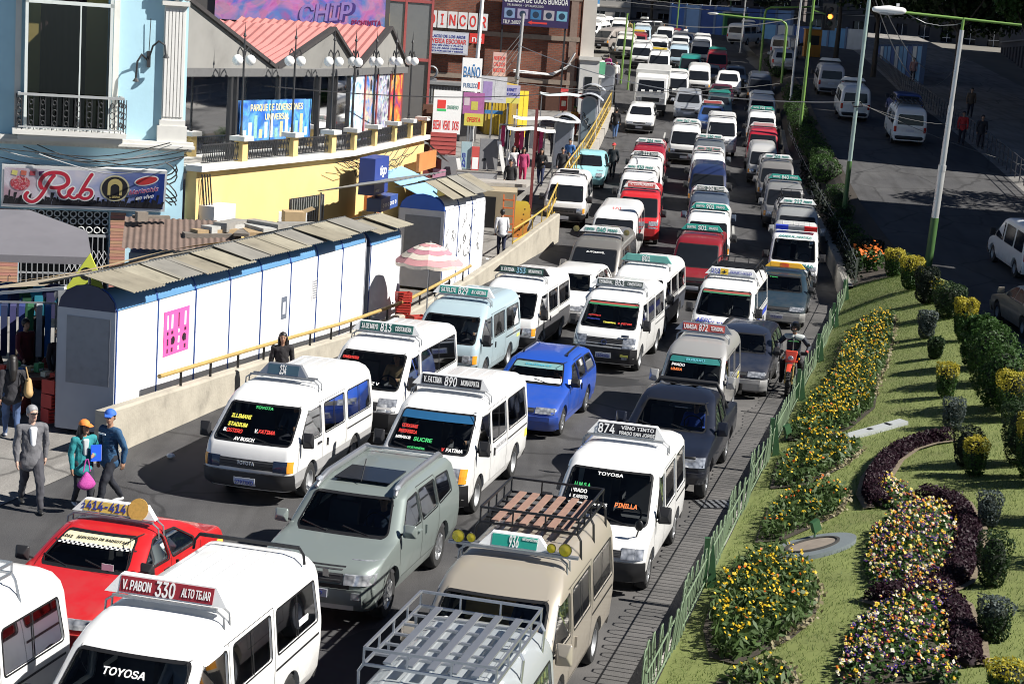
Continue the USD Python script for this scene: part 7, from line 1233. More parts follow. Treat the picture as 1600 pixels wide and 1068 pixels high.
for l, x0, y0, x1, y1, h, c in blk: building('left_side_building', l, x0-1.6, y0, x1-1.6, y1, gL(y0)-1, gL(y0)+h-1, mat(c, .85, .2, .8), 9, 4, 6, CREAM)
for x, y, z, w, h, c, s, l in ((3.9, 130, 11.3, 1.6, .9, (.10, .32, .62), '', 'blue billboard edge above the far left stalls'), (4.4, 113, 6.6, .7, 1.0, (.1, .35, .2), '', 'small white and green board on the white corner house')):
    tt = thing('billboard', l, 'sign', (x, y, z), .1); part(tt, 'panel', MB().box(-w/2, w/2, -.05, .05, -h/2, h/2), mat(c, .5, .15)); part(tt, 'border', MB().box(-w/2, w/2, -.06, -.051, -h/2, -h/2+.2), TXT_W); part(tt, 'leg', MB().box(-.05, .05, .051, .12, -h/2-2.5, h/2), STEEL)
# ------------------------------------------------------------------ people
def limb(pts, n=8):
    """hull chain through (x, y, z, r) joints"""
    ms = []
    for a, b in zip(pts, pts[1:]):
        ms.append(m3.Manifold.batch_hull([m3.Manifold.sphere(q[3], n).translate(list(q[:3])) for q in (a, b)]))
    return ms
def union(ms): return m3.Manifold.batch_boolean(ms, m3.OpType.Add)
def smooth_m(m, L=.03, it=8, fold=0):
    m = m.refine_to_length(L); q = m.to_mesh(); t = trimesh.Trimesh(q.vert_properties[:, :3], q.tri_verts, process=False); trimesh.smoothing.filter_taubin(t, iterations=it); v = np.array(t.vertices)
    if fold: v = v+np.array(t.vertex_normals)*((meshkit.noise(v*[13, 13, 9], 5)-.5)*.034+(meshkit.noise(v*[30, 30, 20], 6)-.5)*.014)[:, None]*fold
    return (v, np.array(t.faces))
def person(label, pos, head, h=1.68, coat=(.03, .03, .04), legs=(.02, .025, .05), hair=HAIR_K, skin=SKIN, pose='walk', shirt=None, cap=None, long_hair=False, near=False, arms=('swing', 'swing'), lean=0.0, shoes=(.02, .02, .02), group=None, skirt=None, ph=1.0, name='person', turn=0.0):
    t = thing(name, label, 'person', pos, head, group); k = h/1.7; N = 10 if near else 7
    S = lambda *p: tuple(v*k for v in p)
    hip = .90; st = .24*ph if pose == 'walk' else .05; sit = pose == 'sit'
    if sit: hip = .0
    lx = lean
    def leg(s):
        f = s*st
        if sit: return [S(0, s*.09, hip+.02, .095), S(.42, s*.13, hip+.04, .075), S(.50, s*.13, hip-.36, .055)], S(.56, s*.13, hip-.42, .05)
        kn = (f*.55+.07, s*.095, .49); an = (f-(.06 if f < 0 else 0), s*.09, .09+(.05 if f < 0 else 0))
        return [S(0, s*.09, hip, .10), S(*kn, .068), S(*an, .047)], S(an[0]+.02, an[1], .05+(.04 if f < 0 else 0), .05)
    L = {s: leg(s) for s in (1, -1)}
    sh = hip+.50; cx = lx*.5; T = [S(0, 0, hip+.02, .135), S(cx*.45, 0, hip+.22, .13), S(cx*.9, 0, hip+.40, .135)]
    torso = [m.scale([.82, 1.25, 1]).translate([0, 0, 0]) for m in limb(T, N)]+[m3.Manifold.batch_hull([m3.Manifold.sphere(.075*k, N).translate([cx*k, s*.15*k, (sh-.03)*k]) for s in (1, -1)]+[m3.Manifold.sphere(.11*k, N).translate([cx*.8*k, 0, (hip+.32)*k])])]
    def arm(s, mode):
        a = (cx, s*.19, sh-.03)
        if mode == 'swing': e = (cx-.02-s*.07*ph, s*.25, sh-.31); w = (cx+.08-s*.14*ph, s*.24, sh-.55)
        elif mode == 'bent': e = (cx-.03, s*.26, sh-.30); w = (cx+.2, s*.12, sh-.30)
        elif mode == 'down': e = (cx-.02, s*.24, sh-.31); w = (cx+.03, s*.24, sh-.57)
        elif mode == 'wheel': e = (cx+.14, s*.24, sh-.25); w = (cx+.36, s*.15, sh-.22)
        else: e = (cx+.22, s*.30, sh-.22); w = (cx+.46, s*.36, sh-.30)
        d = np.array(w)-np.array(e); d /= np.linalg.norm(d); return [S(*a, .072), S(*e, .058), S(*w, .042)], np.array(w)*k, d
    A = {s: arm(s, arms[0 if s > 0 else 1]) for s in (1, -1)}
    hz = hip+.70; hx = cx*1.15+.02
    def hand(w, d, s):
        c = w+d*.05*k; side = np.array([0, -s, 0.]) if abs(d[1]) < .8 else np.array([1., 0, 0]); up = np.cross(d, side); ms = [m3.Manifold.batch_hull([m3.Manifold.sphere(.022*k, 6).translate(list(c+d*a*k+up*b*k)) for a in (-.03, .03) for b in (-.022, .022)])]
        if near:
            for j, b in enumerate((-.03, -.01, .01, .03)): q = c+d*.04*k+up*b*k; ms += limb([(*q, .0095*k), (*(q+d*.035*k+side*.006*k), .009*k), (*(q+d*(.06-.008*abs(j-1.5))*k+side*.022*k), .008*k)], 6)
            q = c+up*-.03*k-d*.01*k; ms += limb([(*q, .011*k), (*(q+d*.03*k-up*.02*k+side*.015*k), .010*k)], 6)
        return ms
    cs, sn = math.cos(turn), math.sin(turn)
    def hd(p): return [hx*k+p[0]*k*cs-p[1]*k*sn, p[0]*k*sn+p[1]*k*cs, hz*k+p[2]*k]
    skinm = [m3.Manifold.batch_hull([m3.Manifold.sphere(.088*k, N).translate(hd((-.01, 0, .035))), m3.Manifold.sphere(.06*k, N).translate(hd((.02, 0, -.05))), m3.Manifold.sphere(.04*k, N).translate(hd((.045, 0, -.085)))]),
             m3.Manifold.batch_hull([m3.Manifold.sphere(.018*k, 6).translate(hd(q)) for q in ((.085, 0, .01), (.10, 0, -.03), (.08, .012, -.032), (.08, -.012, -.032))])]+limb([S(cx, 0, sh-.02, .058), (*hd((-.015, 0, -.08)), .05*k)], N)
    for s in (1, -1): skinm += [m3.Manifold.sphere(.026*k, 6).scale([.6, .4, 1]).translate(hd((-.01, s*.088, -.005)))]+hand(A[s][1], A[s][2], s)
    if skirt:
        for s in (1, -1): skinm += limb(L[s][0], N)
    body = union(skinm+limb([S(0, 0, hip, .09), S(cx, 0, sh, .05)], N)+[q for s in (1, -1) for q in limb([(a, b, c, r*.6) for a, b, c, r in A[s][0]], N)+limb([(a, b, c, r*.6) for a, b, c, r in L[s][0]], N)])
    part(t, 'body', smooth_m(body, .028*k, 6) if near else MB().mesh(body), skin, smooth=True if near else 60)
    if near:
        for s in (1, -1): part(t, 'eye', MB().ball(hd((.083, s*.032, .012)), .0105*k, 6), BLACK); 
        part(t, 'mouth', MB().ball(hd((.082, 0, -.068)), (.008*k, .024*k, .006*k), 6), mat((.28, .10, .09), .5))
        for s in (1, -1): part(t, 'eyebrow', MB().bar(hd((.088, s*.018, .034)), hd((.082, s*.05, .034)), .008, .007), hair)
    cm = mat(coat, .85, .25, 9, bump=.3, bscale=25); lm = mat(legs, .88, .25, 8)
    top = union(torso+[q for s in (1, -1) for q in limb(A[s][0], N)]+([m3.Manifold.batch_hull([m3.Manifold.sphere(.145*k, N).translate([0, y*k, (hip-(.12 if shirt else .06))*k]) for y in (-.06, .06)]+[m3.Manifold.sphere(.12*k, N).translate([cx*.3*k, 0, (hip+.2)*k])])] if not sit else []))
    part(t, 'jacket', smooth_m(top, .026*k, 6, .7) if near else MB().mesh(top), cm, smooth=True if near else 60)
    if shirt:
        part(t, 'shirt', MB().mesh(m3.Manifold.batch_hull([m3.Manifold.sphere(.035*k, N).translate([(cx*.8+.094)*k, y*k, (hip+z)*k]) for y, z in ((-.03, .46), (.03, .46), (.006, .2), (-.006, .2))])), mat(shirt, .7, .1, 8), smooth=60)
    if skirt: part(t, 'skirt', MB().lathe([(.14*k, hip*k+.05), (.26*k, (hip-.15)*k), (.33*k, (hip-.48)*k), (.30*k, (hip-.48)*k)], 14), mat(skirt, .85, .2, 8), smooth=60)
    else: part(t, 'trousers', (lambda u: smooth_m(u, .026*k, 5, .8) if near else MB().mesh(u))(union([q for s in (1, -1) for q in limb([(a, b, c, r*1.06) for a, b, c, r in L[s][0]], N)])), lm, smooth=True if near else 60)
    for s in (1, -1):
        x, y, z, r = L[s][1]; part(t, 'shoe', MB().mesh(m3.Manifold.batch_hull([m3.Manifold.sphere(.045*k, 8).scale([1, .9, .8]).translate([x-.05*k, y, z-.01]), m3.Manifold.sphere(.042*k, 8).scale([1, 1, .65]).translate([x+.13*k, y, z-.02])])), mat(shoes, .5, .2), smooth=60)
    if hair is not None:
        hm = [m3.Manifold.sphere(.100*k, N+2).translate(hd((-.022, 0, .052))), m3.Manifold.sphere(.085*k, N).translate(hd((-.045, 0, .0)))]
        if long_hair: hm += limb([(*hd((-.06, 0, 0)), .085*k), (*hd((-.10, 0, -.16)), .09*k), (*hd((-.13, 0, -.34)), .06*k)], N)+[q for s in (1, -1) for q in limb([(*hd((-.01, s*.075, .02)), .04*k), (*hd((.0, s*.085, -.2)), .035*k)], N)]
        hh = union(hm)-m3.Manifold.sphere(.105*k, N+2).translate(hd((.075, 0, -.035)))
        part(t, 'hair', smooth_m(hh, .03*k, 3) if near else MB().mesh(hh), hair, smooth=60)
    if cap is not None:
        c = part(t, 'cap', MB().mesh((m3.Manifold.sphere(.112*k, 14).scale([1.05, .95, .9]) ^ m3.Manifold.cube([.4, .4, .4]).translate([-.2, -.2, 0])).rotate([0, 0, math.degrees(turn)]).translate(hd((-.012, 0, .06)))), mat(cap, .75, .15, 8), smooth=50)
        br = MB().mesh(m3.Manifold.batch_hull([m3.Manifold.sphere(.012, 6).translate(hd(q)) for q in ((.08, .07, .065), (.08, -.07, .065), (.17, .045, .045), (.17, -.045, .045))])); part(c, 'brim', br, mat(cap, .75, .15, 8), smooth=50)
    return t
def Gp(x, y): return (x, y, gL(y)+.01)
near1 = dict(near=True)
t = person('grey-haired man in a grey blazer and white shirt walking on the near pavement', Gp(-7.95, 28.55), math.radians(-62), 1.76, (.13, .13, .14), (.055, .055, .065), HAIR_G, SKIN_P, 'walk', shirt=(.7, .72, .75), near=True, arms=('swing', 'down'), ph=1.15, turn=.3)
part(t, 'glasses', MB().bar((.135, -.055, 1.68), (.135, .055, 1.68), .02, .02), BLACK)
t = person('woman in a teal jacket and orange cap holding a magenta bag', Gp(-7.12, 28.75), math.radians(-55), 1.52, (.02, .22, .24), (.02, .022, .03), HAIR_K, SKIN, 'walk', shirt=(.45, .5, .5), cap=(.75, .22, .04), near=True, arms=('bent', 'down'), ph=.6, shoes=(.6, .6, .6), turn=.4, long_hair=True)
t2 = thing('shoulder_bag', 'magenta cloth bag hanging from the hand of the woman in the orange cap', 'bag', (-6.98, 28.42, .42), -.9); part(t2, 'bag', MB().mesh(smooth_m(m3.Manifold.batch_hull([m3.Manifold.sphere(r, 12).translate([0, y, z]) for y, z, r in ((-.10, .12, .07), (.10, .12, .07), (0, .1, .09), (0, .30, .04))]), .05, 3)), mat((.42, .05, .28), .7, .3, 9, bump=.4), smooth=60); part(t2, 'handle', MB().tube([(0, -.06, .34), (0, -.02, .55), (0, .02, .55), (0, .06, .34)], .012, 5), mat((.42, .05, .28), .7))
t = person('man in quilted blue jacket and bright blue cap beside the woman with the bag', Gp(-6.72, 28.95), math.radians(-125), 1.68, (.018, .07, .15), (.012, .014, .022), HAIR_K, SKIN, 'walk', cap=(.03, .12, .5), near=True, arms=('swing', 'down'), ph=1.2, shoes=(.5, .5, .5), turn=.6)
for z in np.arange(1.0, 1.4, .07): part(t, 'quilt_seam', MB().lathe([(.168, z), (.168, z+.008)], 16), mat((.01, .035, .08), .8))
part(t, 'chest_patch', MB().obox((.17, -.02, 1.32), (.004, 0, 0), (0, .09, 0), (0, 0, .014)), TXT_W)
t2 = thing('folder', 'bright blue folder held between the couple on the near pavement', 'folder', (-6.9, 28.7, 1.02), -1.0); part(t2, 'cover', MB().box(-.015, .015, -.09, .09, -.14, .14), mat((.02, .1, .7), .4, .05)); part(t2, 'sheet', MB().box(-.008, .008, -.085, .095, -.13, .13), TXT_W)
t = person('woman seen from behind in jeans with a tan bag entering the dark market', Gp(-9.68, 33.3), math.radians(115), 1.62, (.02, .02, .025), (.06, .10, .20), HAIR_K, SKIN, 'walk', near=True, ph=.8, long_hair=True, shoes=(.4, .4, .42))
t2 = thing('handbag', 'tan bag on the shoulder of the woman in jeans', 'bag', (-9.36, 33.3, .85), 1.9); part(t2, 'bag', MB().mesh(smooth_m(m3.Manifold.batch_hull([m3.Manifold.sphere(r, 10).translate([y, 0, z]) for y, z, r in ((-.13, .1, .09), (.13, .1, .09), (0, .34, .06))]), .05, 3)), mat((.40, .26, .11), .7, .25, 9), smooth=60); part(t2, 'strap', MB().tube([(-.08, 0, .36), (-.02, .05, .6), (.06, 0, .36)], .014, 5), mat((.40, .26, .11), .7))
q = (-5.05, 37.9); person('dark-haired woman in a striped cardigan between the retaining wall and minibus 234', (q[0], q[1], .01), math.radians(-80), 1.62, (.02, .018, .02), (.02, .02, .03), HAIR_K, SKIN, 'stand', near=True, arms=('down', 'down'), long_hair=True)
M_ = [('vendor in black bending over red crates in the market shade', -8.9, 34.6, 2.2, (.012, .012, .014), .25), ('shopper with a tan woolly hat in the market shade', -9.6, 36.4, -1.0, (.02, .015, .02), 0), ('shopper in dark red deep in the market shade', -10.6, 37.4, -.6, (.10, .012, .02), 0), ('vendor in a white cap under the tarpaulin edge', -8.6, 37.6, -2.0, (.03, .035, .06), 0), ('shopper in a black shawl near the left edge of the market', -11.5, 35.6, -.9, (.012, .01, .014), 0), ('shopper in dark blue behind the woman in jeans', -11.0, 34.4, 1.8, (.015, .02, .05), .1), ('tall shopper in charcoal beside the clothes rack', -11.6, 37.9, 2.6, (.03, .03, .03), 0), ('shopper in maroon under the grey canopy', -12.3, 39.6, -1.4, (.09, .015, .03), 0), ('vendor in navy at the market table', -9.2, 36.9, 2.9, (.015, .018, .04), .2), ('shopper with pale scarf under the grey canopy', -10.9, 39.4, -1.2, (.02, .02, .02), 0)]
for l, x, y, a, c, le in M_: person(l, Gp(x, y), a, 1.62, c, (.015, .015, .02), HAIR_K, SKIN, 'stand', lean=le, cap=(.45, .26, .12) if 'tan' in l else (.7, .7, .68) if 'white cap' in l else None)
person('vendor in dark purple sitting behind crates under the striped umbrella', (-3.75, 50.6, 1.0), math.radians(-60), 1.6, (.035, .025, .09), (.02, .015, .03), HAIR_K, SKIN, 'sit', lean=.2, arms=('bent', 'bent'))
person('bent figure in a white hooded top with a black bag by the yellow railing', (-.62, 62.3, zside(62)), math.radians(100), 1.62, (.62, .63, .66), (.02, .025, .06), HAIR_K, SKIN, 'stand', lean=.35)
FP = [('young person in a black jacket standing at the platform edge', -.55, 73.6, -1.6, (.012, .012, .014), (.015, .015, .02), 0), ('girl in a pink tracksuit on the upper pavement', -.05, 77.3, -1.5, (.40, .05, .14), (.45, .03, .10), 1), ('girl in white beside the one in pink', -.5, 77.6, -1.4, (.6, .6, .6), (.03, .03, .04), 1), ('girl in black with a drink on the upper pavement', .75, 77.4, -1.7, (.014, .014, .016), (.02, .03, .08), 1), ('boy in a dark patterned shirt beside the red pole', 1.7, 78.4, -1.6, (.03, .03, .035), (.02, .02, .025), 0), ('man in a bright blue jacket near the grey kiosk arch', 2.1, 82.5, -1.9, (.05, .16, .42), (.02, .02, .03), 0), ('child in white leaning on the yellow railing', 2.0, 80.2, 0, (.6, .6, .58), (.05, .05, .08), 0), ('shopper in white behind the pavement crowd', .6, 84.5, 1.4, (.62, .6, .58), (.02, .02, .03), 0), ('shopper in a bright pink top at the clothes stall', -.4, 86.0, 1.2, (.5, .03, .12), (.02, .02, .03), 1), ('man in grey at the clothes stall', -1.1, 87.5, 2.0, (.2, .2, .22), (.02, .02, .03), 0), ('shopper in dark clothes beyond the clothes stall', 1.4, 89.0, 1.4, (.03, .03, .04), (.02, .02, .03), 0), ('vendor with a green hat and orange shawl by the graffiti kiosk', 2.6, 97.5, -1.0, (.42, .22, .05), (.3, .04, .03), 1)]
for l, x, y, a, c, lg, lh in FP: person(l, (x, y, zside(y)-.1), a, 1.62 if 'child' not in l else 1.25, c, lg, HAIR_K, SKIN, 'walk' if y < 79 else 'stand', long_hair=bool(lh), ph=.5, arms=('bent', 'swing') if 'drink' in l else ('swing', 'swing'), cap=(.05, .12, .03) if 'green hat' in l else None)
person('man in a black T-shirt and red cap walking past the turquoise hatchback', Gp(4.35, 86.3), math.radians(-100), 1.7, (.02, .025, .03), (.03, .03, .035), HAIR_K, SKIN, 'walk', cap=(.5, .04, .04), ph=.6)
person('man in a black jacket and blue jeans walking along the left kerb', Gp(5.05, 100.5), math.radians(80), 1.72, (.012, .012, .015), (.06, .12, .26), HAIR_K, SKIN, 'walk', ph=.8)
for i, (l, x, y, c) in enumerate((('pedestrian in a white shirt near the top left stalls', 6.1, 126.5, (.65, .65, .62)), ('stooping vendor in white by the green poles', 5.2, 129, (.65, .63, .6)), ('pedestrian in blue by the brick wall corner', 4.4, 127, (.06, .16, .35)), ('shopper in magenta by the green poles', 5.7, 131, (.35, .04, .2)), ('walker in white at the far junction, left', 12.9, 176, (.6, .6, .58)), ('walker in white at the far junction, right', 14.9, 174, (.6, .6, .58)), ('man in yellow in front of the black SUV', 9.6, 177.5, (.5, .42, .12)), ('shopper in dark clothes by the red cafe sign', 3.5, 104, (.03, .03, .04)))): person(l, (x, y, gL(y)+.05), [-1.5, 2, -1, 1, -1.6, -1.2, 1, 2][i], 1.65, c, (.03, .03, .05), HAIR_K, SKIN, 'walk' if i != 1 else 'stand', lean=.35 if i == 1 else 0)
for l, x, y, c in (('person in a red jacket standing by the shaded right kerb', 22.3, 90.3, (.45, .03, .03)), ('person in dark clothes beside the one in red at the right kerb', 23.0, 89.2, (.02, .02, .025)), ('person in a bright red top walking at the right edge', 23.1, 80.2, (.5, .04, .03)), ('person in brown on the shaded right pavement', 26.0, 104, (.12, .08, .05)), ('person in pale clothes on the shaded right pavement by the blue wall', 27.6, 128, (.35, .2, .18))): person(l, (x, y, gR(y)+.14), -1.7, 1.68, c, (.02, .02, .03), HAIR_K, SKIN, 'walk', ph=.4)
# drivers
def driver(V, label, coat, x=None, skin=SKIN, y=.36):
    p = V['pos']; a = V['yaw']; xs = V['T']['seats'][0]-.02 if x is None else x; van = len(V['T']['seats']) > 2
    zz = gL(p[1])+(.93 if van else V['S'].R[-1, 0]-.94)
    return person(label, (p[0]+xs*math.cos(a)-y*math.sin(a), p[1]+xs*math.sin(a)+y*math.cos(a), zz), a, 1.62, coat, (.02, .02, .03), HAIR_K, skin, 'sit', arms=('wheel', 'wheel'))
for k, (l, c) in DRV.items(): driver(VV[k], l, c)
# ------------------------------------------------------------------ motorcycle and rider
mx, my = 7.12, 43.6; ma = math.radians(-103); z0 = gL(my); t = thing('motorcycle', 'red and white trail motorcycle riding beside the hoop fence', 'motorcycle', (mx, my, z0), ma)
ORG = mat((.55, .06, .03), .35, .1, 6, coat=.5)
for x in (.70, -.66):
    r = .33; w = part(t, 'wheel', MB().lathe([(r-.09, -.05), (r-.02, -.055), (r, -.02), (r, .02), (r-.02, .055), (r-.09, .05), (r-.09, -.05)], 22, (x, 0, r), (0, 1, 0)), RUBBER, smooth=40)
    kn = MB()
    for a in np.arange(0, 2*PI, PI/13):
        for s in (-.03, .03): c_ = np.array([x+math.cos(a)*r, s, r+math.sin(a)*r]); kn.obox(c_, (math.cos(a)*.012, 0, math.sin(a)*.012), (0, .018, 0), (-math.sin(a)*.02, 0, math.cos(a)*.02))
    part(w, 'tread', kn, RUBBER, kind='stuff'); sp = MB()
    for a in np.arange(0, 2*PI, PI/9): sp.bar((x, 0, r), (x+math.cos(a)*.24, 0, r+math.sin(a)*.24), .006)
    part(w, 'spokes', sp, ALU, kind='stuff'); part(w, 'hub', MB().lathe([(.05, -.06), (.05, .06)], 12, (x, 0, r), (0, 1, 0)), ALU)
for s in (1, -1): part(t, 'fork_leg', MB().tube([(.70, s*.085, .33), (.48, s*.085, .92)], [.028, .022], 8), mat((.45, .33, .12), .35, .1, 6, .6), smooth=50)
part(t, 'front_mudguard', MB().grid(lambda u, v: (.42+.62*u, (v-.5)*.15*(1-.3*u), .80+.05*math.sin(u*3)-.10*u*u-.02*abs(v-.5)), 8, 4), ORG, smooth=40)
part(t, 'number_board', MB().mesh(m3.Manifold.batch_hull([m3.Manifold.sphere(.03, 8).translate(list(q)) for q in ((.56, .09, .88), (.56, -.09, .88), (.50, .13, 1.12), (.50, -.13, 1.12))])), ORG, smooth=50)
part(t, 'headlamp', MB().ball((.595, 0, .97), (.03, .075, .065), 10), LAMP, smooth=50)
part(t, 'handlebar', MB().tube([(.28, .40, 1.10), (.38, .22, 1.10), (.42, .06, 1.02), (.42, -.06, 1.02), (.38, -.22, 1.10), (.28, -.40, 1.10)], .014, 6), BLACK, smooth=50)
for s in (1, -1):
    part(t, 'mirror', MB().tube([(.32, s*.33, 1.1), (.34, s*.38, 1.28)], .007, 5).ball((.34, s*.40, 1.31), (.02, .05, .04), 8), BLACK); part(t, 'indicator_lamp', MB().ball((.5, s*.2, .95), .03, 6), AMBER); part(t, 'hand_guard', MB().box(.40, .43, s*.30-.08, s*.30+.08, 1.04, 1.13), BLACKPL)
part(t, 'tank', MB().mesh(m3.Manifold.batch_hull([m3.Manifold.sphere(r, 10).translate(list(q)) for q, r in (((.30, .10, .86), .07), ((.30, -.10, .86), .07), ((-.02, .07, .86), .06), ((-.02, -.07, .86), .06))])), ORG, smooth=50); part(t, 'seat', MB().mesh(m3.Manifold.batch_hull([m3.Manifold.sphere(.05, 8).translate(list(q)) for q in ((0, .07, .86), (0, -.07, .86), (-.75, .06, .90), (-.75, -.06, .90))])), BLACKPL, smooth=50)
part(t, 'engine', MB().box(-.08, .28, -.12, .12, .36, .68), mat((.12, .12, .13), .5, .2, 8, .5)); part(t, 'exhaust', MB().tube([(.25, -.1, .5), (.2, -.15, .35), (-.2, -.16, .45), (-.8, -.16, .72)], [.022, .022, .03, .05], 8), STEEL, smooth=50); part(t, 'frame', MB().bar((.42, 0, .95), (.2, 0, .4), .05).bar((.2, 0, .38), (-.25, 0, .38), .05).bar((-.25, 0, .38), (-.1, 0, .85), .05), BLACK); part(t, 'swing_arm', MB().bar((-.2, .07, .42), (-.66, .07, .33), .04).bar((-.2, -.07, .42), (-.66, -.07, .33), .04), ALU); part(t, 'rear_mudguard', MB().box(-1.05, -.5, -.07, .07, .80, .83), ORG)
part(t, 'number_plate', MB().box(.535, .545, -.07, .07, .78, .86), PLATE)
r = thing('person', 'motorcycle rider in a dark jacket with pale shoulders and black helmet', 'person', (mx, my, z0), ma)
N = 10; tor = limb([(-.18, 0, .98, .14), (-.12, 0, 1.18, .15), (-.06, 0, 1.36, .14)], N); tor = [m.scale([1, 1.25, 1]) for m in tor]
arms_ = [q for s in (1, -1) for q in limb([(-.05, s*.20, 1.42, .075), (.08, s*.40, 1.22, .06), (.28, s*.37, 1.13, .042)], N)]
part(r, 'body', smooth_m(union([m3.Manifold.sphere(.09, N).translate([.02, 0, 1.62])]+limb([(-.04, 0, 1.42, .06), (0, 0, 1.58, .055)], N)+[q for s in (1, -1) for q in limb([(-.05, s*.20, 1.42, .04), (.08, s*.40, 1.22, .035), (.29, s*.37, 1.13, .034), (.33, s*.34, 1.11, .03)], N)]+limb([(-.15, 0, 1.0, .08), (-.05, 0, 1.42, .08)], N)), .03, 4), SKIN, smooth=True)
part(r, 'jacket', smooth_m(union(tor+arms_), .035, 5), mat((.014, .018, .03), .7, .2, 9), smooth=True)
for s in (1, -1): part(r, 'shoulder_panel', MB().mesh(m3.Manifold.batch_hull([m3.Manifold.sphere(q[3], 10).translate(list(q[:3])) for q in ((-.02, s*.05, 1.42, .09), (-.035, s*.2, 1.41, .082))])), mat((.40, .43, .42), .7, .1, 9), smooth=50); part(r, 'glove', MB().ball((.31, s*.36, 1.12), (.06, .05, .045), 8), mat((.40, .05, .05), .7, .2), smooth=50)
part(r, 'zip', MB().bar((.075, 0, 1.02), (.105, 0, 1.38), .022, .02), mat((.5, .6, .45), .6)); part(r, 'chest_stripe', MB().bar((.10, -.13, 1.32), (.10, .13, 1.32), .02, .02), mat((.15, .55, .15), .6))
hl = part(r, 'helmet', MB().mesh(m3.Manifold.sphere(.145, 16).scale([1.08, .95, 1]).translate([.0, 0, 1.68])-m3.Manifold.cube([.2, .2, .12]).translate([.06, -.1, 1.60])), mat((.01, .01, .012), .15, .1, 5, coat=.8), smooth=50); part(hl, 'visor', MB().grid(lambda u, v: (.02+.145*math.cos((u-.5)*1.6)*1.05, .145*math.sin((u-.5)*1.6), 1.72+.07*v), 8, 2), DARKGLASS, smooth=60)
for s in (1, -1): part(r, 'trousers', smooth_m(union(limb([(-.16, s*.10, .95, .11), (.22, s*.22, .82, .08), (.0, s*.23, .42, .06)], N)), .035, 4), mat((.012, .012, .015), .8, .2), smooth=True); part(r, 'boot', MB().mesh(m3.Manifold.batch_hull([m3.Manifold.sphere(.05, 8).translate(list(q)) for q in ((-.02, s*.23, .38), (-.03, s*.23, .30), (.14, s*.23, .28))])), BLACKPL, smooth=50)
# ------------------------------------------------------------------ market kiosks, stalls, signs on the left pavement
def kp(s, t, z): q = W0+WU*s+WN*t; return np.array([q[0], q[1], z])
PANW = mat((.74, .75, .77), .55, .22, 1.3, dirt=(.40, .38, .35), bump=.12, bscale=3); BLUEP = mat((.10, .24, .42), .5, .15, 3); BLUEK = mat((.015, .06, .24), .5, .15, 3); GREYP = mat((.30, .31, .34), .7, .2, 1.2); NAVY = mat((.015, .02, .05), .6, .2)
kz = math.atan2(WU[1], WU[0])
def kiosk_row(name, label, s0, s1, n, t0=-.55, depth=1.25, h=2.45, zb=.12, arch=BLUEP, end=GREYP, endtop=NAVY, roof=True, ridge=3.1):
    o = kp(s0, t0, zb); k = thing(name, label, 'kiosk', o, kz)   # local x along the row, y away from the road
    L = s1-s0; w = L/n
    for i in range(n):
        p_ = part(k, 'wall_panel', MB().box(i*w+.017, (i+1)*w-.017, 0+.004*(i % 2), .04, 0, h), PANW); part(p_, 'panel_seam', MB().box(i*w+.05, (i+1)*w-.05, -.002+.004*(i % 2), -.0005+.004*(i % 2), 1.52, 1.53), mat((.5, .5, .5), .6))
        for j in range(2): part(k, 'arch_panel', MB().grid(lambda u, v: (i*w+.03+(w-.06)*(j+u)/2+.01*(u-.5)*0, .02+.55*(1-math.cos(v*1.15)), h+.02+.42*math.sin(v*1.25)), 1, 6), arch, smooth=60)
        part(k, 'post', MB().box(i*w-.016, i*w+.016, -.02, .05, 0, h+.05).tube([(i*w, .02+.55*(1-math.cos(v*1.15)), h+.03+.42*math.sin(v*1.25)) for v in np.linspace(0, 1, 6)], .025, 4), BLUEK)
    pe = Polygon([(0, 0), (depth, 0), (depth, h)]+[(depth/2+depth/2*math.cos(a), h+.5*math.sin(a)) for a in np.linspace(0, PI, 9)]+[(0, h)])
    part(k, 'end_wall', MB().prism(pe.intersection(sbox(-1, 0, 9, h)), -.05, -.01, lambda a, b, c: (c, a, b)), end); part(k, 'end_arch', MB().prism(pe.intersection(sbox(-1, h, 9, 9)), -.05, -.01, lambda a, b, c: (c, a, b)), endtop)
    part(k, 'end_frame', MB().box(-.06, -.051, .12, depth-.2, .95, 2.3).box(-.06, -.051, .1, .13, .95, 2.3), mat((.17, .175, .19), .7, .2)); part(k, 'back_wall', MB().box(0, L, depth, depth+.05, 0, h), GREYP); part(k, 'far_end', MB().prism(pe, L+.01, L+.05, lambda a, b, c: (c, a, b)), end)
    if roof:
        m = max(2, int(L/1.15))
        for i in range(m):
            a0, a1 = i*L/m-.12, (i+1)*L/m+.1; dz = rng.normal(0, .03); ln = rng.normal(0, .06); nn = 10
            part(k, 'roof_sheet', MB().grid(lambda u, v: (a0+(a1-a0)*v, -.30-ln+(1.0+ln)*u, h+.42+dz+(ridge-h-.42+.0)*u+.016*math.cos(v*nn*2*PI)-.02*v), 3, nn*4), [TAN, mat((.30, .275, .21), .9, .4, 2.2), mat((.22, .21, .185), .9, .4, 1.4)][i % 3])
            part(k, 'roof_sheet', MB().grid(lambda u, v: (a0+(a1-a0)*v, .68+1.0*u, ridge+.02+dz-.28*u+.016*math.cos(v*nn*2*PI)-.02*v), 2, nn*4), CORRG)
    return k
K1 = kiosk_row('market_kiosk_row', 'long row of white market kiosks with blue posts and patched tan roof', 1.33, 15.6, 8)
k = K1
def poster(lbl, s, z, w, h, m, t=None, dark=False):
    o = kp(s, -.55, z); q = thing('poster', lbl, 'poster', o, kz); part(q, 'sheet', MB().box(-w/2, w/2, -.008, -.003, 0, h), m); return q
q = poster('bright pink concert poster pasted on the white kiosk wall', 4.0, 1.22+.12, 1.2, .95, mat((.75, .10, .33), .6, .06, 3))
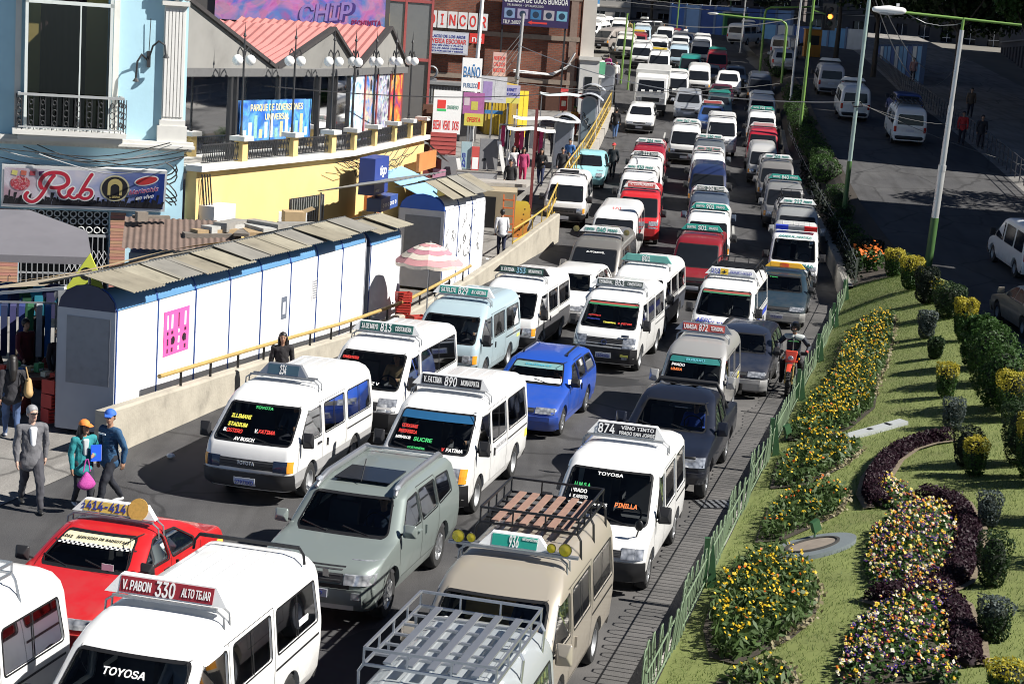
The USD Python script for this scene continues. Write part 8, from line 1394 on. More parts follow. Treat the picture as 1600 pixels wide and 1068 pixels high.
for x in (-.42, -.2, .1, .42):
    for zz_, hh_ in ((.06, .09), (.22, .14), (.44, .07), (.56, .30)): part(q, 'print', MB().box(x-(.03 if x < -.3 or .3 > x > 0 else .055), x+.02+.02*((zz_*9) % 1), -.011, -.0085, zz_, zz_+hh_), TXT_W if (int(x*10)+int(zz_*10)) % 2 else mat((.06, .01, .04), .6, .3, 9))
part(q, 'portrait', MB().lathe([(.09, 0), (.001, .002)], 12, (.36, -.010, .3), (0, -1, 0)), BLACK); part(q, 'portrait', MB().lathe([(.09, 0), (.001, .002)], 12, (-.16, -.010, .3), (0, -1, 0)), BLACK)
q = poster('small dark poster with a pale figure on the white kiosk wall', 9.9, 1.15+.1, .36, .55, mat((.12, .14, .18), .6, .3, 6)); part(q, 'print', MB().box(-.09, .08, -.011, -.0085, .12, .42), mat((.55, .55, .6), .6, .3, 9))
q = poster('small white notice with grey print on the white kiosk wall', 11.9, 1.35+.1, .36, .58, mat((.62, .62, .62), .6, .1, 9)); 
for z in np.arange(.06, .5, .06): part(q, 'print', MB().box(-.14, .14, -.011, -.0085, z, z+.03), mat((.2, .2, .22), .6))
kiosk_row('market_kiosk', 'single white kiosk with navy arched end next to the striped umbrella', 16.0, 18.6, 1, h=2.3, zb=.12, ridge=2.95)
k2 = kiosk_row('market_kiosk', 'white kiosk with bright blue arched end and black scribbles behind the umbrella', 23.4, 28.0, 3, t0=-.75, depth=1.5, h=2.5, zb=.3, arch=PANW, end=mat((.42, .42, .44), .6, .15), endtop=mat((.02, .09, .40), .5, .1), ridge=3.4)
sc = MB()
for i in range(26):
    x, z = .2+rng.random()*3.9, .7+rng.random()*1.5; p_ = [(x+.12*math.sin(u*5+i), -.004, z+.14*math.cos(u*4+2*i)) for u in np.linspace(0, 1, 6)]; sc.tube(p_, .012, 4)
part(k2, 'graffiti', sc, mat((.1, .1, .1), .7), kind='stuff')
t = thing('lean_to_roof', 'grey corrugated lean-to sheet reaching left from the blue-ended kiosk', 'roof', (0, 0, 0)); part(t, 'sheet', MB().grid(lambda u, v: tuple(kp(22.6+5.5*v, -2.2-2.6*u, 3.68-.55*u+.02*math.cos(v*70))), 3, 60), CORRG); part(t, 'pole', MB().tube([kp(22.7, -4.7, .1), kp(22.7, -4.7, 3.1)], .04, 6).tube([kp(28, -4.7, .1), kp(28, -4.7, 3.1)], .04, 6), STEEL)
t = thing('market_tarpaulin', 'long tan and grey sheet roof spread left from the kiosk ridge over the dark stalls', 'tarpaulin', (0, 0, 0)); part(t, 'sheet', MB().grid(lambda u, v: tuple(kp(1.0+15.5*v, -1.95-2.1*u*(1-.55*v), 3.0-.42*u+.06*math.sin(v*11+u*2))), 4, 40), mat((.36, .30, .21), .85, .3, 1.2)); part(t, 'tan_edge', MB().grid(lambda u, v: tuple(kp(1.0+13*v, -3.5+.75*v-.55*u*(1-.6*v), 2.735-.1*u+.06*math.sin(v*9+2)+.03)), 2, 30), mat((.45, .33, .18), .8, .2, 2)); part(t, 'front_trim', MB().bar(kp(1.0, -1.5, 3.0), kp(1.0, -4.05, 2.56), .1, .06), mat((.4, .4, .4), .6))
for s in (1.2, 5, 9): part(t, 'pole', MB().tube([kp(s, -3.9+.15*s, 0), kp(s, -3.9+.15*s, 2.6)], .035, 6), STEEL)
t = thing('grey_stall_canopy', 'grey cloth stall canopy in front of the barred gate at the left edge', 'canopy', (0, 0, 0)); part(t, 'cloth', MB().add([(-14.5, 39.5, 2.62), (-10.06, 40.9, 2.6), (-10.6, 42.6, 3.0), (-12.2, 43.2, 3.35), (-15, 42.5, 3.3), (-14.5, 39.5, 2.45), (-10.06, 40.9, 2.42)], [[0, 1, 2, 2], [0, 2, 3, 3], [0, 3, 4, 4], [0, 5, 6, 1]]), mat((.135, .13, .145), .8, .15, 1.5)); part(t, 'pole', MB().tube([(-10.15, 41, 0), (-10.15, 41, 2.55)], .03, 6).tube([(-14, 39.9, 0), (-14, 39.9, 2.55)], .03, 6), STEEL)
cl = [(.03, .12, .35), (.02, .03, .09), (.02, .12, .05), (.03, .35, .5), (.05, .05, .15), (.4, .42, .45), (.10, .02, .03), (.03, .05, .2)]
for i in range(16):
    x = -14.2+i*.27; c = cl[i % 8]; t = thing('hanging_garment', ['bright teal jacket', 'navy jacket', 'green shirt', 'sky blue coat', 'dark blue top', 'grey top', 'dark red shirt', 'royal blue shirt'][i % 8]+' hanging under the grey canopy, '+['first', 'second', 'third', 'fourth', 'fifth', 'sixth', 'seventh', 'eighth', 'ninth', 'tenth', 'eleventh', 'twelfth', 'thirteenth', 'fourteenth', 'fifteenth', 'last'][i]+' from the left', 'garment', (x, 40.6+.04*i, 1.5), .2)
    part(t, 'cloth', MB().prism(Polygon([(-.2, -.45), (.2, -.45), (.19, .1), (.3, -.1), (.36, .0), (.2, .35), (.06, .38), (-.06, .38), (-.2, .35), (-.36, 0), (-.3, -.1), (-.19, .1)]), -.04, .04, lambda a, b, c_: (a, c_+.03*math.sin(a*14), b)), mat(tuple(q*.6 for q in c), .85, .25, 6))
    part(t, 'hanger', MB().tube([(0, 0, .38), (0, 0, .5), (.04, 0, .54), (.06, 0, .5)], .01, 4), STEEL)
t = thing('yellow_bag', 'lime yellow shopping bag with a round black badge hanging by the gate', 'bag', (-9.95, 39.8, 2.0), .2); part(t, 'bag', MB().prism(Polygon([(-.42, 0), (.45, 0), (.30, .45), (.12, .85), (-.1, .5)]), -.08, .08, lambda a, b, c: (a, c, b)), mat((.50, .55, .06), .7, .15)); part(t, 'badge', MB().lathe([(.15, 0), (.001, .004)], 16, (.05, -.083, .38), (0, -1, 0)), BLACK); part(t, 'badge_mark', MB().bar((-.05, -.09, .36), (.15, -.09, .41), .03, .01), TXT_W)
t = thing('corrugated_hut', 'low hut with rusty brown corrugated roof and blue side by the blue building', 'hut', (-9.0, 46.2, 0), .2); part(t, 'wall', MB().box(-1.3, 1.2, -.9, 1.2, 0, 2.15), mat((.02, .06, .28), .6, .2)); part(t, 'trim', MB().box(-1.32, 1.22, -.92, -.901, 1.9, 2.2), mat((.4, .45, .5), .6)); part(t, 'roof_sheet', MB().grid(lambda u, v: (-1.5+3.1*v, -1.2+2.8*u, 2.35+.5*u+.014*math.cos(v*120)), 2, 120), mat((.15, .105, .085), .8, .3, 2)); part(t, 'loose_boards', MB().box(-1.3, -.3, .9, 1.1, 2.9, 2.98, .2).box(-1.2, -.9, .6, .8, 2.85, 3.1, .4), mat((.2, .17, .14), .9, .3))
t = thing('junk_heap', 'boxes and planks piled on the roofs below the barred window', 'junk', tuple(kp(14.5, -3.6, 2.55)), .4)
for i in range(16): part(t, ['plank', 'box', 'sheet'][i % 3], MB().box(*( (-1.8+.25*i, -.9+.25*i+.4, -.5+.2*(i % 4), -.1+.2*(i % 4), .0+.05*(i % 5), .12+.09*(i % 4)) ), rz=.3*i), mat([(.16, .14, .12), (.35, .25, .14), (.4, .4, .38), (.25, .24, .22)][i % 4], .9, .3))
t = thing('cardboard_box', 'open cardboard box on top of the roof junk by the blue signs', 'box', tuple(kp(17.3, -3.4, 2.6)), .3); part(t, 'box', MB().box(-.3, .3, -.3, .3, 0, .45), mat((.40, .29, .16), .85, .15)); part(t, 'flap', MB().obox((.42, 0, .5), (.14, 0, .06), (0, .3, 0), (0, 0, .01)), mat((.40, .29, .16), .85, .15))
t = thing('notice_board', 'white notice board with red lines and a blue oval by the orange door', 'sign', tuple(kp(19.2, -4.2, 1.2)), .25); part(t, 'board', MB().box(-.42, .42, -.04, .04, 0, 1.6), TXT_W); text(t, 'VENTA DE', TXT_R, (0, -.041, 1.35), (1, 0, 0), (0, 0, 1), .17, .66); text(t, 'CELULARES', TXT_R, (0, -.041, 1.05), (1, 0, 0), (0, 0, 1), .17, .66); text(t, 'POR MAYOR', TXT_R, (0, -.041, .8), (1, 0, 0), (0, 0, 1), .09, .6); part(t, 'oval', MB().prism(affinity.scale(Point(0, .35).buffer(.3), 1, .6), .041, .046, lambda a, b, c: (a, -c, b)), mat((.04, .25, .6), .5))
# umbrella and crates
c = np.array([-2.45, 48.3, .1]); u = thing('striped_umbrella', 'faded pink and cream striped sun umbrella over a pavement stall', 'umbrella', tuple(c)); part(u, 'pole', MB().tube([(0, 0, 0), (0, 0, 2.55)], .025, 6), STEEL); ST_ = [mat(q, .8, .1) for q in ((.62, .55, .46), (.52, .25, .26), (.64, .58, .50), (.45, .20, .24))]
for g_ in range(8):
    for j in range(6):
        r0, r1 = .95*j/6, .95*(j+1)/6; f_ = lambda r: 2.5-.52*(r/.95)**1.8
        part(u, 'gore', MB().grid(lambda a, b: ((r0+(r1-r0)*a)*math.cos((g_+b)*PI/4), (r0+(r1-r0)*a)*math.sin((g_+b)*PI/4), f_(r0+(r1-r0)*a)-.05*(4*b*(1-b))*(r0/.95)), 1, 4), ST_[(j+2*(g_ % 2)*0) % 4])
    part(u, 'valance', MB().grid(lambda a, b: (.95*math.cos((g_+b)*PI/4), .95*math.sin((g_+b)*PI/4), 1.98-.09*a-.05*(4*b*(1-b))), 1, 4), ST_[0])
CRR = mat((.40, .03, .02), .6, .2)
def crate(label, x, y, z, rz=0.0, m=CRR):
    t = thing('plastic_crate', label, 'crate', (x, y, z), rz)
    for a in (-.2, .2): part(t, 'side', MB().box(a-.012, a+.012, -.15, .15, 0, .28), m)
    for k in range(4): part(t, 'slat', MB().box(-.2, .2, -.162, -.14, k*.072, k*.072+.05).box(-.2, .2, .14, .162, k*.072, k*.072+.05), m)
    part(t, 'base', MB().box(-.19, .19, -.14, .14, 0, .015), m)
for i, (x, y, z, l) in enumerate(((-3.2, 49.6, .1, 'red crate at the foot of the umbrella stall, lowest'), (-3.2, 49.6, .4, 'red crate stacked second under the umbrella'), (-3.2, 49.6, .7, 'red crate topping the stack under the umbrella'), (-2.75, 49.3, .1, 'red crate beside the umbrella stack near the pipe rail'), (-9.2, 34.6, .1, 'lowest red crate beside the kiosk end in the dark market'), (-9.2, 34.6, .4, 'middle red crate beside the kiosk end in the dark market'), (-9.2, 34.6, .7, 'top red crate beside the kiosk end in the dark market'), (-9.25, 35.3, .7, 'red crate at the back of the dark market stall'))): crate(l, x, y, z, .2*i)
t = thing('market_table', 'dark stall table with goods behind the kiosk end', 'table', (-9.9, 36.0, 0), .25); part(t, 'top', MB().box(-.9, .9, -.5, .5, .72, .78), mat((.12, .05, .04), .8))
for a in (-.8, .8):
    for b in (-.4, .4): part(t, 'leg', MB().box(a-.03, a+.03, b-.03, b+.03, 0, .72), BLACK)
for i in range(18): 
    x, y = -.8+1.6*rng.random(), -.4+.8*rng.random(); g_ = thing('goods', 'small '+['white', 'red', 'blue', 'tan', 'green', 'pale'][i % 6]+' packet on the dark market table, '+['far left', 'left', 'front left', 'back left', 'inner left', 'mid left', 'centre front', 'centre back', 'centre', 'mid right', 'inner right', 'front right', 'back right', 'right', 'far right', 'right corner', 'left corner', 'rear corner'][i], 'packet', (-9.9+x, 36+y, .78), rng.random()*3); part(g_, 'packet', MB().box(-.09, .09, -.06, .06, 0, .10+.1*rng.random()), mat([(.6, .6, .58), (.5, .06, .04), (.08, .2, .5), (.45, .32, .18), (.08, .3, .12), (.5, .5, .4)][i % 6], .7, .2, 12)); part(g_, 'label', MB().box(-.06, .06, -.064, -.0605, .03, .08), TXT_W)
for x, y, l in ((-11.2, 38.6, 'dark clothing rack deep in the market shade'), (-12.6, 36.8, 'dark rack of bags at the left edge of the market')):
    t = thing('clothes_rack', l, 'rack', (x, y, 0), .25); part(t, 'frame', MB().bar((-.9, 0, 0), (-.9, 0, 1.8), .04).bar((.9, 0, 0), (.9, 0, 1.8), .04).bar((-.9, 0, 1.8), (.9, 0, 1.8), .04), STEEL)
    for k_ in range(9): part(t, 'garment', MB().box(-.85+k_*.19, -.72+k_*.19, -.2, .2, .6, 1.75), mat(cl[(k_*3) % 8], .9, .3))
for i in range(22):
    x, y = -13.8+5.0*((i*.37) % 1), 34.8+.32*i; n_ = ['sack', 'bundle', 'basket'][i % 3]; c = [(.10, .08, .06), (.03, .05, .12), (.20, .04, .03), (.25, .22, .18)][i % 4]; q_ = ['brown', 'navy', 'dark red', 'pale'][i % 4]; t = thing('market_'+n_, '%s %s heaped among other goods on the dark market floor' % (q_, n_), n_, (x, y, gL(y)), i*.7, q_+' '+n_+'s on the market floor'); part(t, 'body', MB().mesh(smooth_m(m3.Manifold.batch_hull([m3.Manifold.sphere(r, 8).translate(list(q)) for q, r in (((-.18, 0, .18), .18), ((.18, .05, .18), .18), ((.02, 0, .5), .14))]), .09, 3)), mat(c, .9, .3, 6), smooth=60); part(t, 'tie', MB().lathe([(.10, .56), (.12, .62), (.06, .7)], 8, (.02, 0, 0)), mat(tuple(q*.7 for q in c), .9))
# ---- beige ticket booth, stairs, upper platform
t = thing('beige_booth', 'beige booth with a flat slab roof below the upper pavement', 'booth', (0, 0, 0)); BEI = mat((.36, .30, .20), .85, .2, 1)
part(t, 'wall', MB().box(-3.0, -.2, 67.8, 72, 0, 2.42), BEI); part(t, 'roof_slab', MB().add([(-4.6, 69.0, 2.43), (.15, 70.2, 2.43), (.5, 75.6, 2.2), (-2.2, 75.0, 2.2), (-4.6, 69.0, 2.56), (.15, 70.2, 2.56), (.5, 75.6, 2.33), (-2.2, 75.0, 2.33)], [[3, 2, 1, 0], [4, 5, 6, 7], [0, 1, 5, 4], [1, 2, 6, 5], [2, 3, 7, 6], [3, 0, 4, 7]]), CONC); part(t, 'doorway', MB().box(-1.9, -1.0, 67.77, 67.79, .3, 2.2), BLACK); part(t, 'sign_strip', MB().box(-3.3, -3.02, 67.7, 68.0, .4, 2.42), mat((.25, .17, .03), .7)); text(t, 'NINI', TXT_K, (-3.16, 67.695, 1.4), (0, 0, 1), (-1, 0, 0), .2, .8)
t = thing('step_ladder', 'orange step ladder leaning on the beige booth', 'ladder', (-.45, 66.5, .45), .1); OR = mat((.55, .13, .03), .6, .2)
for a in (-.2, .2): part(t, 'rail', MB().bar((a, 0, 0), (a, .5, 1.95), .05), OR)
for k_ in range(6): part(t, 'rung', MB().bar((-.2, .05+.075*k_, .25+.3*k_), (.2, .05+.075*k_, .25+.3*k_), .05), OR)
t = thing('orange_fan_panel', 'yellow and orange fan-shaped panel beside the ladder', 'panel', (.05, 66.3, .45), .15); part(t, 'panel', MB().prism(Polygon([(-.28, 0), (.1, 0)]+[(.1+.2*math.sin(a)+.03*(i % 2), 1.8*math.sin(a*.5)**.8) for i, a in enumerate(np.linspace(.3, PI, 14))]+[(-.28, 1.8)]), -.02, .02, lambda a, b, c: (a, c, b)), special('fan_print', {'t': ('texture_coordinate', {}), 's': ('separate_xyz', {}), 'r': ('rgb_ramp', {'ramp': [(0, (.55, .14, .03)), (.45, (.62, .25, .05)), (1, (.65, .48, .05))]}), 'm': ('math', {'math_type': 'multiply', 'value2': .55}), 'p': ('principled_bsdf', {'roughness': .5})}, [('t.object', 's.vector'), ('s.z', 'm.value1'), ('m.value', 'r.fac'), ('r.color', 'p.base_color')], 'p.BSDF'))
for k_ in range(7): part(t, 'spot', MB().lathe([(.03, 0), (.001, .003)], 8, (-.15+.04*k_, -.022, .3+.2*k_), (0, -1, 0)), BLACK)
t = thing('red_pole', 'dark red steel pole at the platform corner', 'pole', (.36, 70.0, .6)); part(t, 'shaft', MB().box(-.06, .06, -.06, .06, 0, 5.0), mat((.22, .05, .05), .6, .2)); part(t, 'base_plate', MB().box(-.14, .14, -.14, .14, 0, .03), STEEL)
t = thing('yellow_railing', 'yellow double-rail railing between pavement and traffic', 'railing', (0, 0, 0)); yr = [y for y in np.arange(61.5, 111, 1.3)]
zr = lambda y: zside(y)+.02
for h_ in (.08, .62, 1.1): part(t, 'rail', MB().tube([(XL(y)-.25, y, zr(y)+h_) for y in np.arange(61.5, 111.5, 2.5)], .035, 6), YELB, smooth=50)
for i, y in enumerate(yr): part(t, 'post', MB().box(XL(y)-.27, XL(y)-.23, y-.02, y+.02, zr(y), zr(y)+1.1), YELB)
t = thing('raised_kerb', 'concrete edge wall carrying the yellow railing', 'wall', (0, 0, 0)); part(t, 'wall', MB().grid(lambda u, v: (lambda y, s: (XL(y)-(.02, .02, .4, .4)[s], y, (gL(y)-.2, zr(y), zr(y), gL(y)-.2)[s]))(66.5+46*u, round(v*3)), 40, 3), CONC)
# boards and stalls along the pavement
def board(label, x, y, z, w, h, m, txts=(), rz=.22, thick=.08, leg=False, cat='sign', nm='shop_sign', extra=None):
    t = thing(nm, label, cat, (x, y, z-h/2), rz); part(t, 'panel', MB().box(-w/2, w/2, -thick/2, thick/2, 0, h), m)
    for s, mm, u, v, hh, ww in txts: text(t, s, mm, (u*w, -thick/2, v*h), (1, 0, 0), (0, 0, 1), hh*h, ww*w)
    if extra: [part(t, n_, MB().box(a*w, b_*w, -thick/2-.006, -thick/2-.001, c_*h, d_*h), m_) for n_, a, b_, c_, d_, m_ in extra]
    part(t, 'leg', MB().box(-.04, .04, thick/2+.001, thick/2+.08, -max(0, z-h/2-zside(y)), h), STEEL)
    return t
board('white welcome board with red letters and a mountain emblem above the corrugated red panel', -3.67, 80, 4.77, 1.3, 1.95, TXT_W, [('BIEN', TXT_R, -.33, .2, .2, .26), ('VENI', TXT_R, 0, .2, .2, .26), ('DOS', TXT_R, .33, .2, .2, .22), ('INGRESO', mat((.2, .4, .3), .6), .2, .62, .08, .4)], extra=[('emblem', -.36, -.06, .58, .78, TXT_R), ('emblem_base', -.36, -.04, .52, .57, TXT_G)])
t = board('red corrugated metal panel below the white welcome board', -3.75, 79.8, 3.35, 1.2, 1.0, mat((.40, .08, .07), .6, .15)); [part(t, 'rib', MB().box(-.6, .6, -.06, -.041, .05+k_*.19, .13+k_*.19), mat((.44, .09, .08), .6, .15)) for k_ in range(5)]
board('dark brown flank beside the white welcome board', -4.55, 80.4, 3.9, .5, 2.3, mat((.12, .05, .03), .8, .2))
board('square white toilet sign reading BANO PUBLICO in blue', -2.92, 88, 6.33, 1.0, 1.65, TXT_W, [('BAÑO', mat((.04, .18, .42), .6), 0, .58, .30, .85), ('PUBLICO', mat((.15, .25, .4), .6), -.03, .18, .13, .72)], extra=[('arrow', .34, .44, .08, .3, TXT_R)])
board('magenta and yellow round-logo sign under the toilet sign', -2.67, 86, 5.0, 1.05, 1.05, mat((.42, .14, .34), .5, .3, 3), extra=[('disc', -.12, .2, .2, .6, mat((.55, .5, .1), .5)), ('disc', -.46, -.2, .4, .8, mat((.6, .5, .55), .5))])
board('yellow strip sign with red script below the magenta one', -2.62, 86, 4.22, .95, .6, mat((.62, .55, .10), .5, .1), [('OFERTA', TXT_R, 0, .5, .35, .7)])
board('white shop fascia with violet posters above the yellow shutters', -1.87, 92, 5.55, 1.4, 1.35, mat((.55, .55, .58), .6, .2, 2), extra=[('poster', -.4, -.05, .1, .8, mat((.35, .25, .5), .6, .3, 4)), ('poster', .05, .4, .15, .9, mat((.6, .6, .62), .6, .3, 4))])
board('lilac and yellow banner beside the fascia', -1.07, 93, 5.34, 1.2, .95, mat((.45, .42, .58), .6, .15), [('INTERNET', TXT_B, 0, .75, .16, .7), ('FOTOCOPIAS', TXT_B, 0, .5, .13, .7)], extra=[('strip', -.5, .5, 0, .3, mat((.7, .65, .15), .5))])
board('pink lettered board reading HUESOS on the brick wall corner', -1.76, 98, 6.77, .75, 1.3, mat((.62, .42, .38), .6, .1), [('HUESOS', TXT_R, 0, .75, .16, .85), ('CALDOS', TXT_R, 0, .5, .16, .85), ('NUESTRO', TXT_R, 0, .25, .16, .85)])
t = thing('yellow_shop', 'shop with yellow shutters and a blue arrow sign', 'shop', (-2.3, 96, gL(96)), .2); part(t, 'wall', MB().box(0, 1.7, 0, 3, 0, 3.2), mat((.50, .36, .08), .7, .2)); [part(t, 'shutter_slat', MB().box(.15+k_*.19, .29+k_*.19, -.04, -.004, .1, 2.5), mat((.55, .38, .03), .6, .15)) for k_ in range(7)]; part(t, 'fascia', MB().box(-.1, 1.8, -.25, -.005, 2.65, 3.15), mat((.62, .5, .2), .7)); part(t, 'arrow', MB().box(-.1, .9, -.3, -.26, 1.55, 1.75), mat((.05, .2, .45), .5))
t = thing('yellow_gate', 'bright yellow folding shutter to the right of the yellow shop', 'gate', (-.55, 95.3, gL(95)), .9); [part(t, 'panel', MB().box(k_*.22, k_*.22+.2, -.03+.02*(k_ % 2), .0+.02*(k_ % 2), 0, 3.0), mat((.58, .42, .03), .55, .1)) for k_ in range(4)]
board('tall poster banner with the letters BAN beside the red one', -2.62, 78, 3.02, .45, 1.2, mat((.35, .48, .52), .6, .25, 3), [('B', TXT_B, -.2, .5, .16, .35), ('A', TXT_B, -.2, .32, .16, .35), ('N', TXT_B, -.2, .14, .16, .35)])
board('narrow red and white poster banner', -2.2, 78, 2.91, .34, 1.05, mat((.55, .08, .07), .6, .1), extra=[('field', -.4, .4, .05, .55, TXT_W)])
for i, (x, y, l) in enumerate(((-1.65, 80, 'grey shutter with graffiti and a white propped door near the pavement crowd'), (-3.3, 75.5, 'grey panelled stall front beside the red-roofed stall'))):
    t = board(l, x, y, 3.0 if i == 0 else 2.4, .85, 1.4, mat((.22, .22, .23), .7, .2)); part(t, 'propped_door', MB().obox((.55, -.25, .65), (.09, 0, 0), (0, .03, 0), (-.16, 0, .7)), TXT_W); part(t, 'graffiti', MB().tube([(-.2+.08*math.sin(u*9), -.05, .45+.05*math.cos(u*7)+.3*u*0) for u in np.linspace(0, 2, 16)], .012, 4), BLACK)
t = thing('grey_parapet', 'flat light grey parapet panel above the beige booth', 'panel', (-1.96, 73.6, 1.95), .12); part(t, 'panel', MB().box(-.85, .85, -.05, .05, 0, .72), mat((.33, .335, .35), .6, .1)); part(t, 'cap', MB().box(-.87, .87, -.07, .07, .72, .76), CONC)
t = thing('red_roofed_stall', 'maroon stall with grey pitched sheet roof and orange panel', 'stall', (-4.25, 73.2, .9), .2); part(t, 'wall', MB().box(-.8, .8, 0, 1.5, 0, 2.2), mat((.20, .04, .035), .7, .2)); part(t, 'roof_sheet', MB().add([(-1.0, -.2, 2.55), (.2, -.2, 2.85), (1.1, -.3, 2.1), (-1.0, 1.6, 2.55), (.2, 1.6, 2.85), (1.1, 1.6, 2.1)], [[0, 1, 4, 3], [1, 2, 5, 4]]), CORRG); part(t, 'orange_panel', MB().box(.1, .8, -.03, -.004, .1, .7), mat((.55, .16, .04), .6)); part(t, 'pink_poster', MB().box(.45, 1.0, -.04, -.031, 1.2, 1.8), mat((.6, .3, .42), .6, .3, 4)); part(t, 'white_lettering', MB().box(-.6, -.1, -.012, -.004, 1.3, 1.36).box(-.6, -.1, -.012, -.004, 1.45, 1.5).box(-.6, -.1, -.012, -.004, 1.15, 1.2), TXT_W)
for x, y, z0, z1, l in ((-2.81, 90, 2, 11, 'slim white mast in front of the letter tiles'), (-.77, 97, 2.5, 9.6, 'grey utility pole before the brick wall'), (-5.9, 99, 3, 11, 'fat grey drainpipe left of the letter tiles')):
    t = thing('utility_pole', l, 'pole', (x, y, z0)); part(t, 'shaft', MB().tube([(0, 0, 0), (.05, 0, (z1-z0)/2), (.15, 0, z1-z0)], [.11, .1, .09], 8), mat((.33, .33, .33), .7, .2) if 'white' not in l else WHITE, smooth=50); part(t, 'collar', MB().tube([(.05, 0, (z1-z0)/2), (.05, 0, (z1-z0)/2+.15)], .14, 8), STEEL)
    if 'utility' in l: [part(t, 'wire_bundle', MB().tube([(.1, 0, z1-z0-2+.3*i), (-1.2-i*.3, -3-i, z1-z0-4.2), (-2.2-i*.3, -8, z1-z0-5.3)], .02, 4), WIREB) for i in range(4)]
t = thing('extractor_fan', 'round grey extractor fan on a roof left of the brick wall', 'fan', (-5.5, 98, 6.1), .2); part(t, 'drum', MB().lathe([(.3, -.2), (.36, 0), (.36, .25), (.3, .3)], 14, (0, 0, 0), (0, -1, 0)), STEEL, smooth=50); part(t, 'hub', MB().lathe([(.1, .2), (.1, .31), (.001, .31)], 10, (0, 0, 0), (0, -1, 0)), BLACK); part(t, 'stand', MB().box(-.3, .3, -.2, .2, -.5, -.34), STEEL)
t = thing('low_shop_roof', 'grey flat shop roofs between the red tower and the brick wall', 'building', (-6.8, 92, 0), .15); part(t, 'wall', MB().box(0, 4.2, 0, 8, 0, 5.6), mat((.18, .17, .165), .85, .25)); part(t, 'parapet', MB().box(-.1, 4.3, -.12, .1, 5.6, 5.75), CORRG); [part(t, 'corrugation', MB().box(.1+k_*.16, .18+k_*.16, -.03, -.003, 4.7, 5.5), CORRG) for k_ in range(25)]
# arched grey kiosks up the pavement
for i, (x, y, s_, l, gfx) in enumerate(((1.76, 84, 1.0, 'grey arched kiosk end standing behind the pavement crowd', 0), (3.3, 95.5, .95, 'blue-grey arched kiosk covered in graffiti', 1), (3.6, 100.5, .95, 'blue-grey arched kiosk behind the graffiti one', 0), (5.0, 114, 1.0, 'grey arched kiosk by the green poles', 0))):
    z = zside(y)-.11; t = thing('arched_kiosk', l, 'kiosk', (x, y, z), -.05); pe = Polygon([(-.45, 0), (.45, 0), (.45, 2.1)]+[(.45*math.cos(a), 2.1+.4*math.sin(a)) for a in np.linspace(.2, PI-.2, 8)]+[(-.45, 2.1)])
    part(t, 'body', MB().prism(pe, 0, 2.4, lambda a, b, c: (a, c, b)), mat((.42, .44, .48), .6, .15)); part(t, 'end_panel', MB().prism(pe.buffer(-.09), 0, .02, lambda a, b, c: (a, -c, b)), mat((.23, .25, .30), .6, .15, 2) if not gfx else mat((.25, .32, .37), .6, .15, 2)); part(t, 'roof', MB().grid(lambda u, v: ((v-.5)*1.5, -.3+3*u, 2.62-.35*abs(v*2-1)**2), 1, 8), mat((.35, .37, .40), .6, .15))
    if gfx: part(t, 'graffiti', MB().tube([(-.3+.12*math.sin(u*3)+.07*u, -.03, 1.5-.12*u+.12*math.cos(u*5)) for u in np.linspace(0, 7, 40)], .018, 4), BLACK)
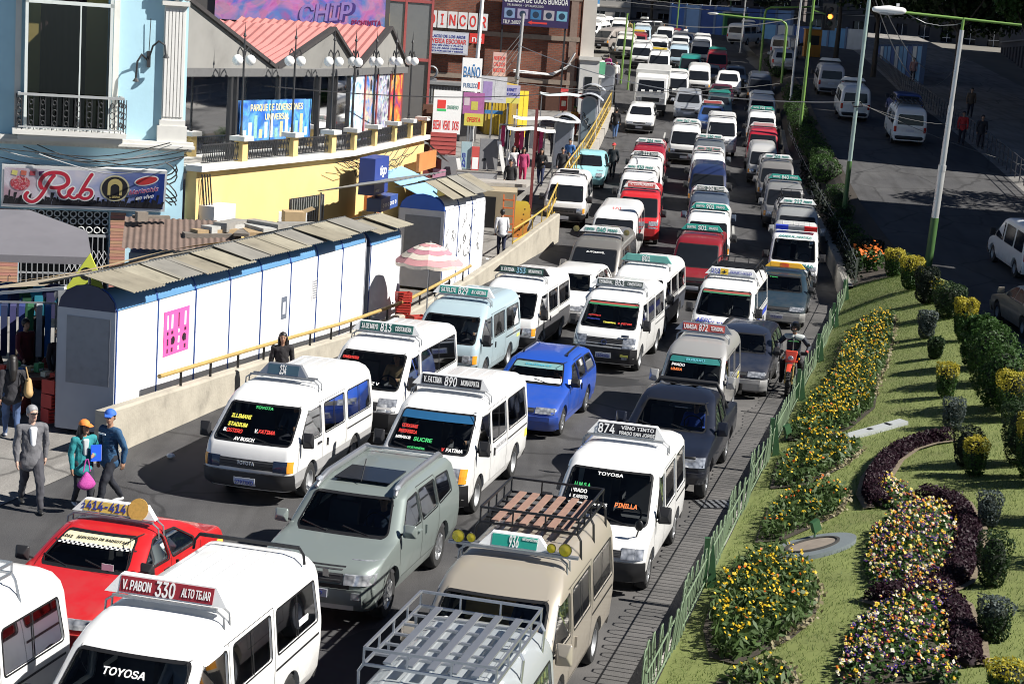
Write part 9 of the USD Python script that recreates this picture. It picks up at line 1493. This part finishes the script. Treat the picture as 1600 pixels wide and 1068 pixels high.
for x, y, z, w, d, c, l in ((.2, 80.5, 4.2, 2.2, 1.6, (.62, .62, .60), 'white stall canopy over the clothes stall'), (.9, 84.0, 4.55, 3.2, 1.8, (.6, .6, .6), 'wide pale stall canopy before the grey arched kiosk'), (2.2, 98.0, 5.3, 3.2, 2.2, (.5, .55, .56), 'pale grey stall canopy before the graffiti kiosk'), (4.0, 117, 6.7, 2.4, 2, (.6, .55, .52), 'pinkish stall canopy by the green poles')):
    t = thing('stall_canopy', l, 'canopy', (x, y, zside(y)), .05); zc = z-zside(y); part(t, 'cloth', MB().grid(lambda u, v: ((v-.5)*w, -d/2+d*u, zc+.12*math.sin(u*PI)-.05*math.sin(v*9)), 4, 6), mat(c, .7, .1))
    for a in (-w/2+.05, w/2-.05): part(t, 'pole', MB().bar((a, -d/2+.05, -.3), (a, -d/2+.05, zc), .05), STEEL)
t = thing('clothes_stall', 'stall hung with pink and dark clothes on the upper pavement', 'stall', (-.2, 84, zside(84)-.1), .1)
for k_ in range(9): part(t, 'garment', MB().box(-1.0+k_*.23, -.82+k_*.23, -.05, .1, .9-.1*(k_ % 3), 1.9), mat([(.5, .04, .15), (.03, .03, .04), (.6, .6, .6), (.3, .03, .04)][k_ % 4], .85, .2))
part(t, 'rail', MB().bar((-1.1, 0, 1.95), (1.1, 0, 1.95), .05).bar((-1.1, 0, 0), (-1.1, 0, 1.95), .05).bar((1.1, 0, 0), (1.1, 0, 1.95), .05), STEEL)
board('red cafe sign with white cup beside the white corner house', 1.95, 98, 5.07, .42, 1.2, mat((.5, .04, .04), .5, .1), extra=[('cup', -.3, .3, .2, .45, TXT_W), ('stripe', -.4, .4, .7, .85, TXT_W)])
t = thing('red_awning_stall', 'small stall with bright red cloth beside the far kiosks', 'stall', (3.4, 103, gL(103)), .1); part(t, 'cloth', MB().grid(lambda u, v: ((v-.5)*1.3, -.6+1.2*u, 2.1-.3*u+.05*math.sin(v*12)), 3, 8), mat((.55, .04, .03), .7, .15)); part(t, 'counter', MB().box(-.6, .6, -.4, .4, 0, .9), mat((.3, .05, .04), .8)); part(t, 'pole', MB().bar((-.6, -.55, 0), (-.6, -.55, 2.1), .04).bar((.6, -.55, 0), (.6, -.55, 2.1), .04), STEEL)
# litter
for x, y, l in ((-6.4, 32.6, 'crumpled white paper by the foot of the retaining wall'), (-1.1, 62.0, 'white scrap of paper at the end of the low wall'), (-5.6, 35.2, 'small dark can against the retaining wall')): t = thing('litter', l, 'litter', (x, y, gL(y)+.02)); part(t, 'paper', MB().ball((0, 0, .04), (.09, .07, .05), 6), TXT_W if 'white' in l else BLACK)
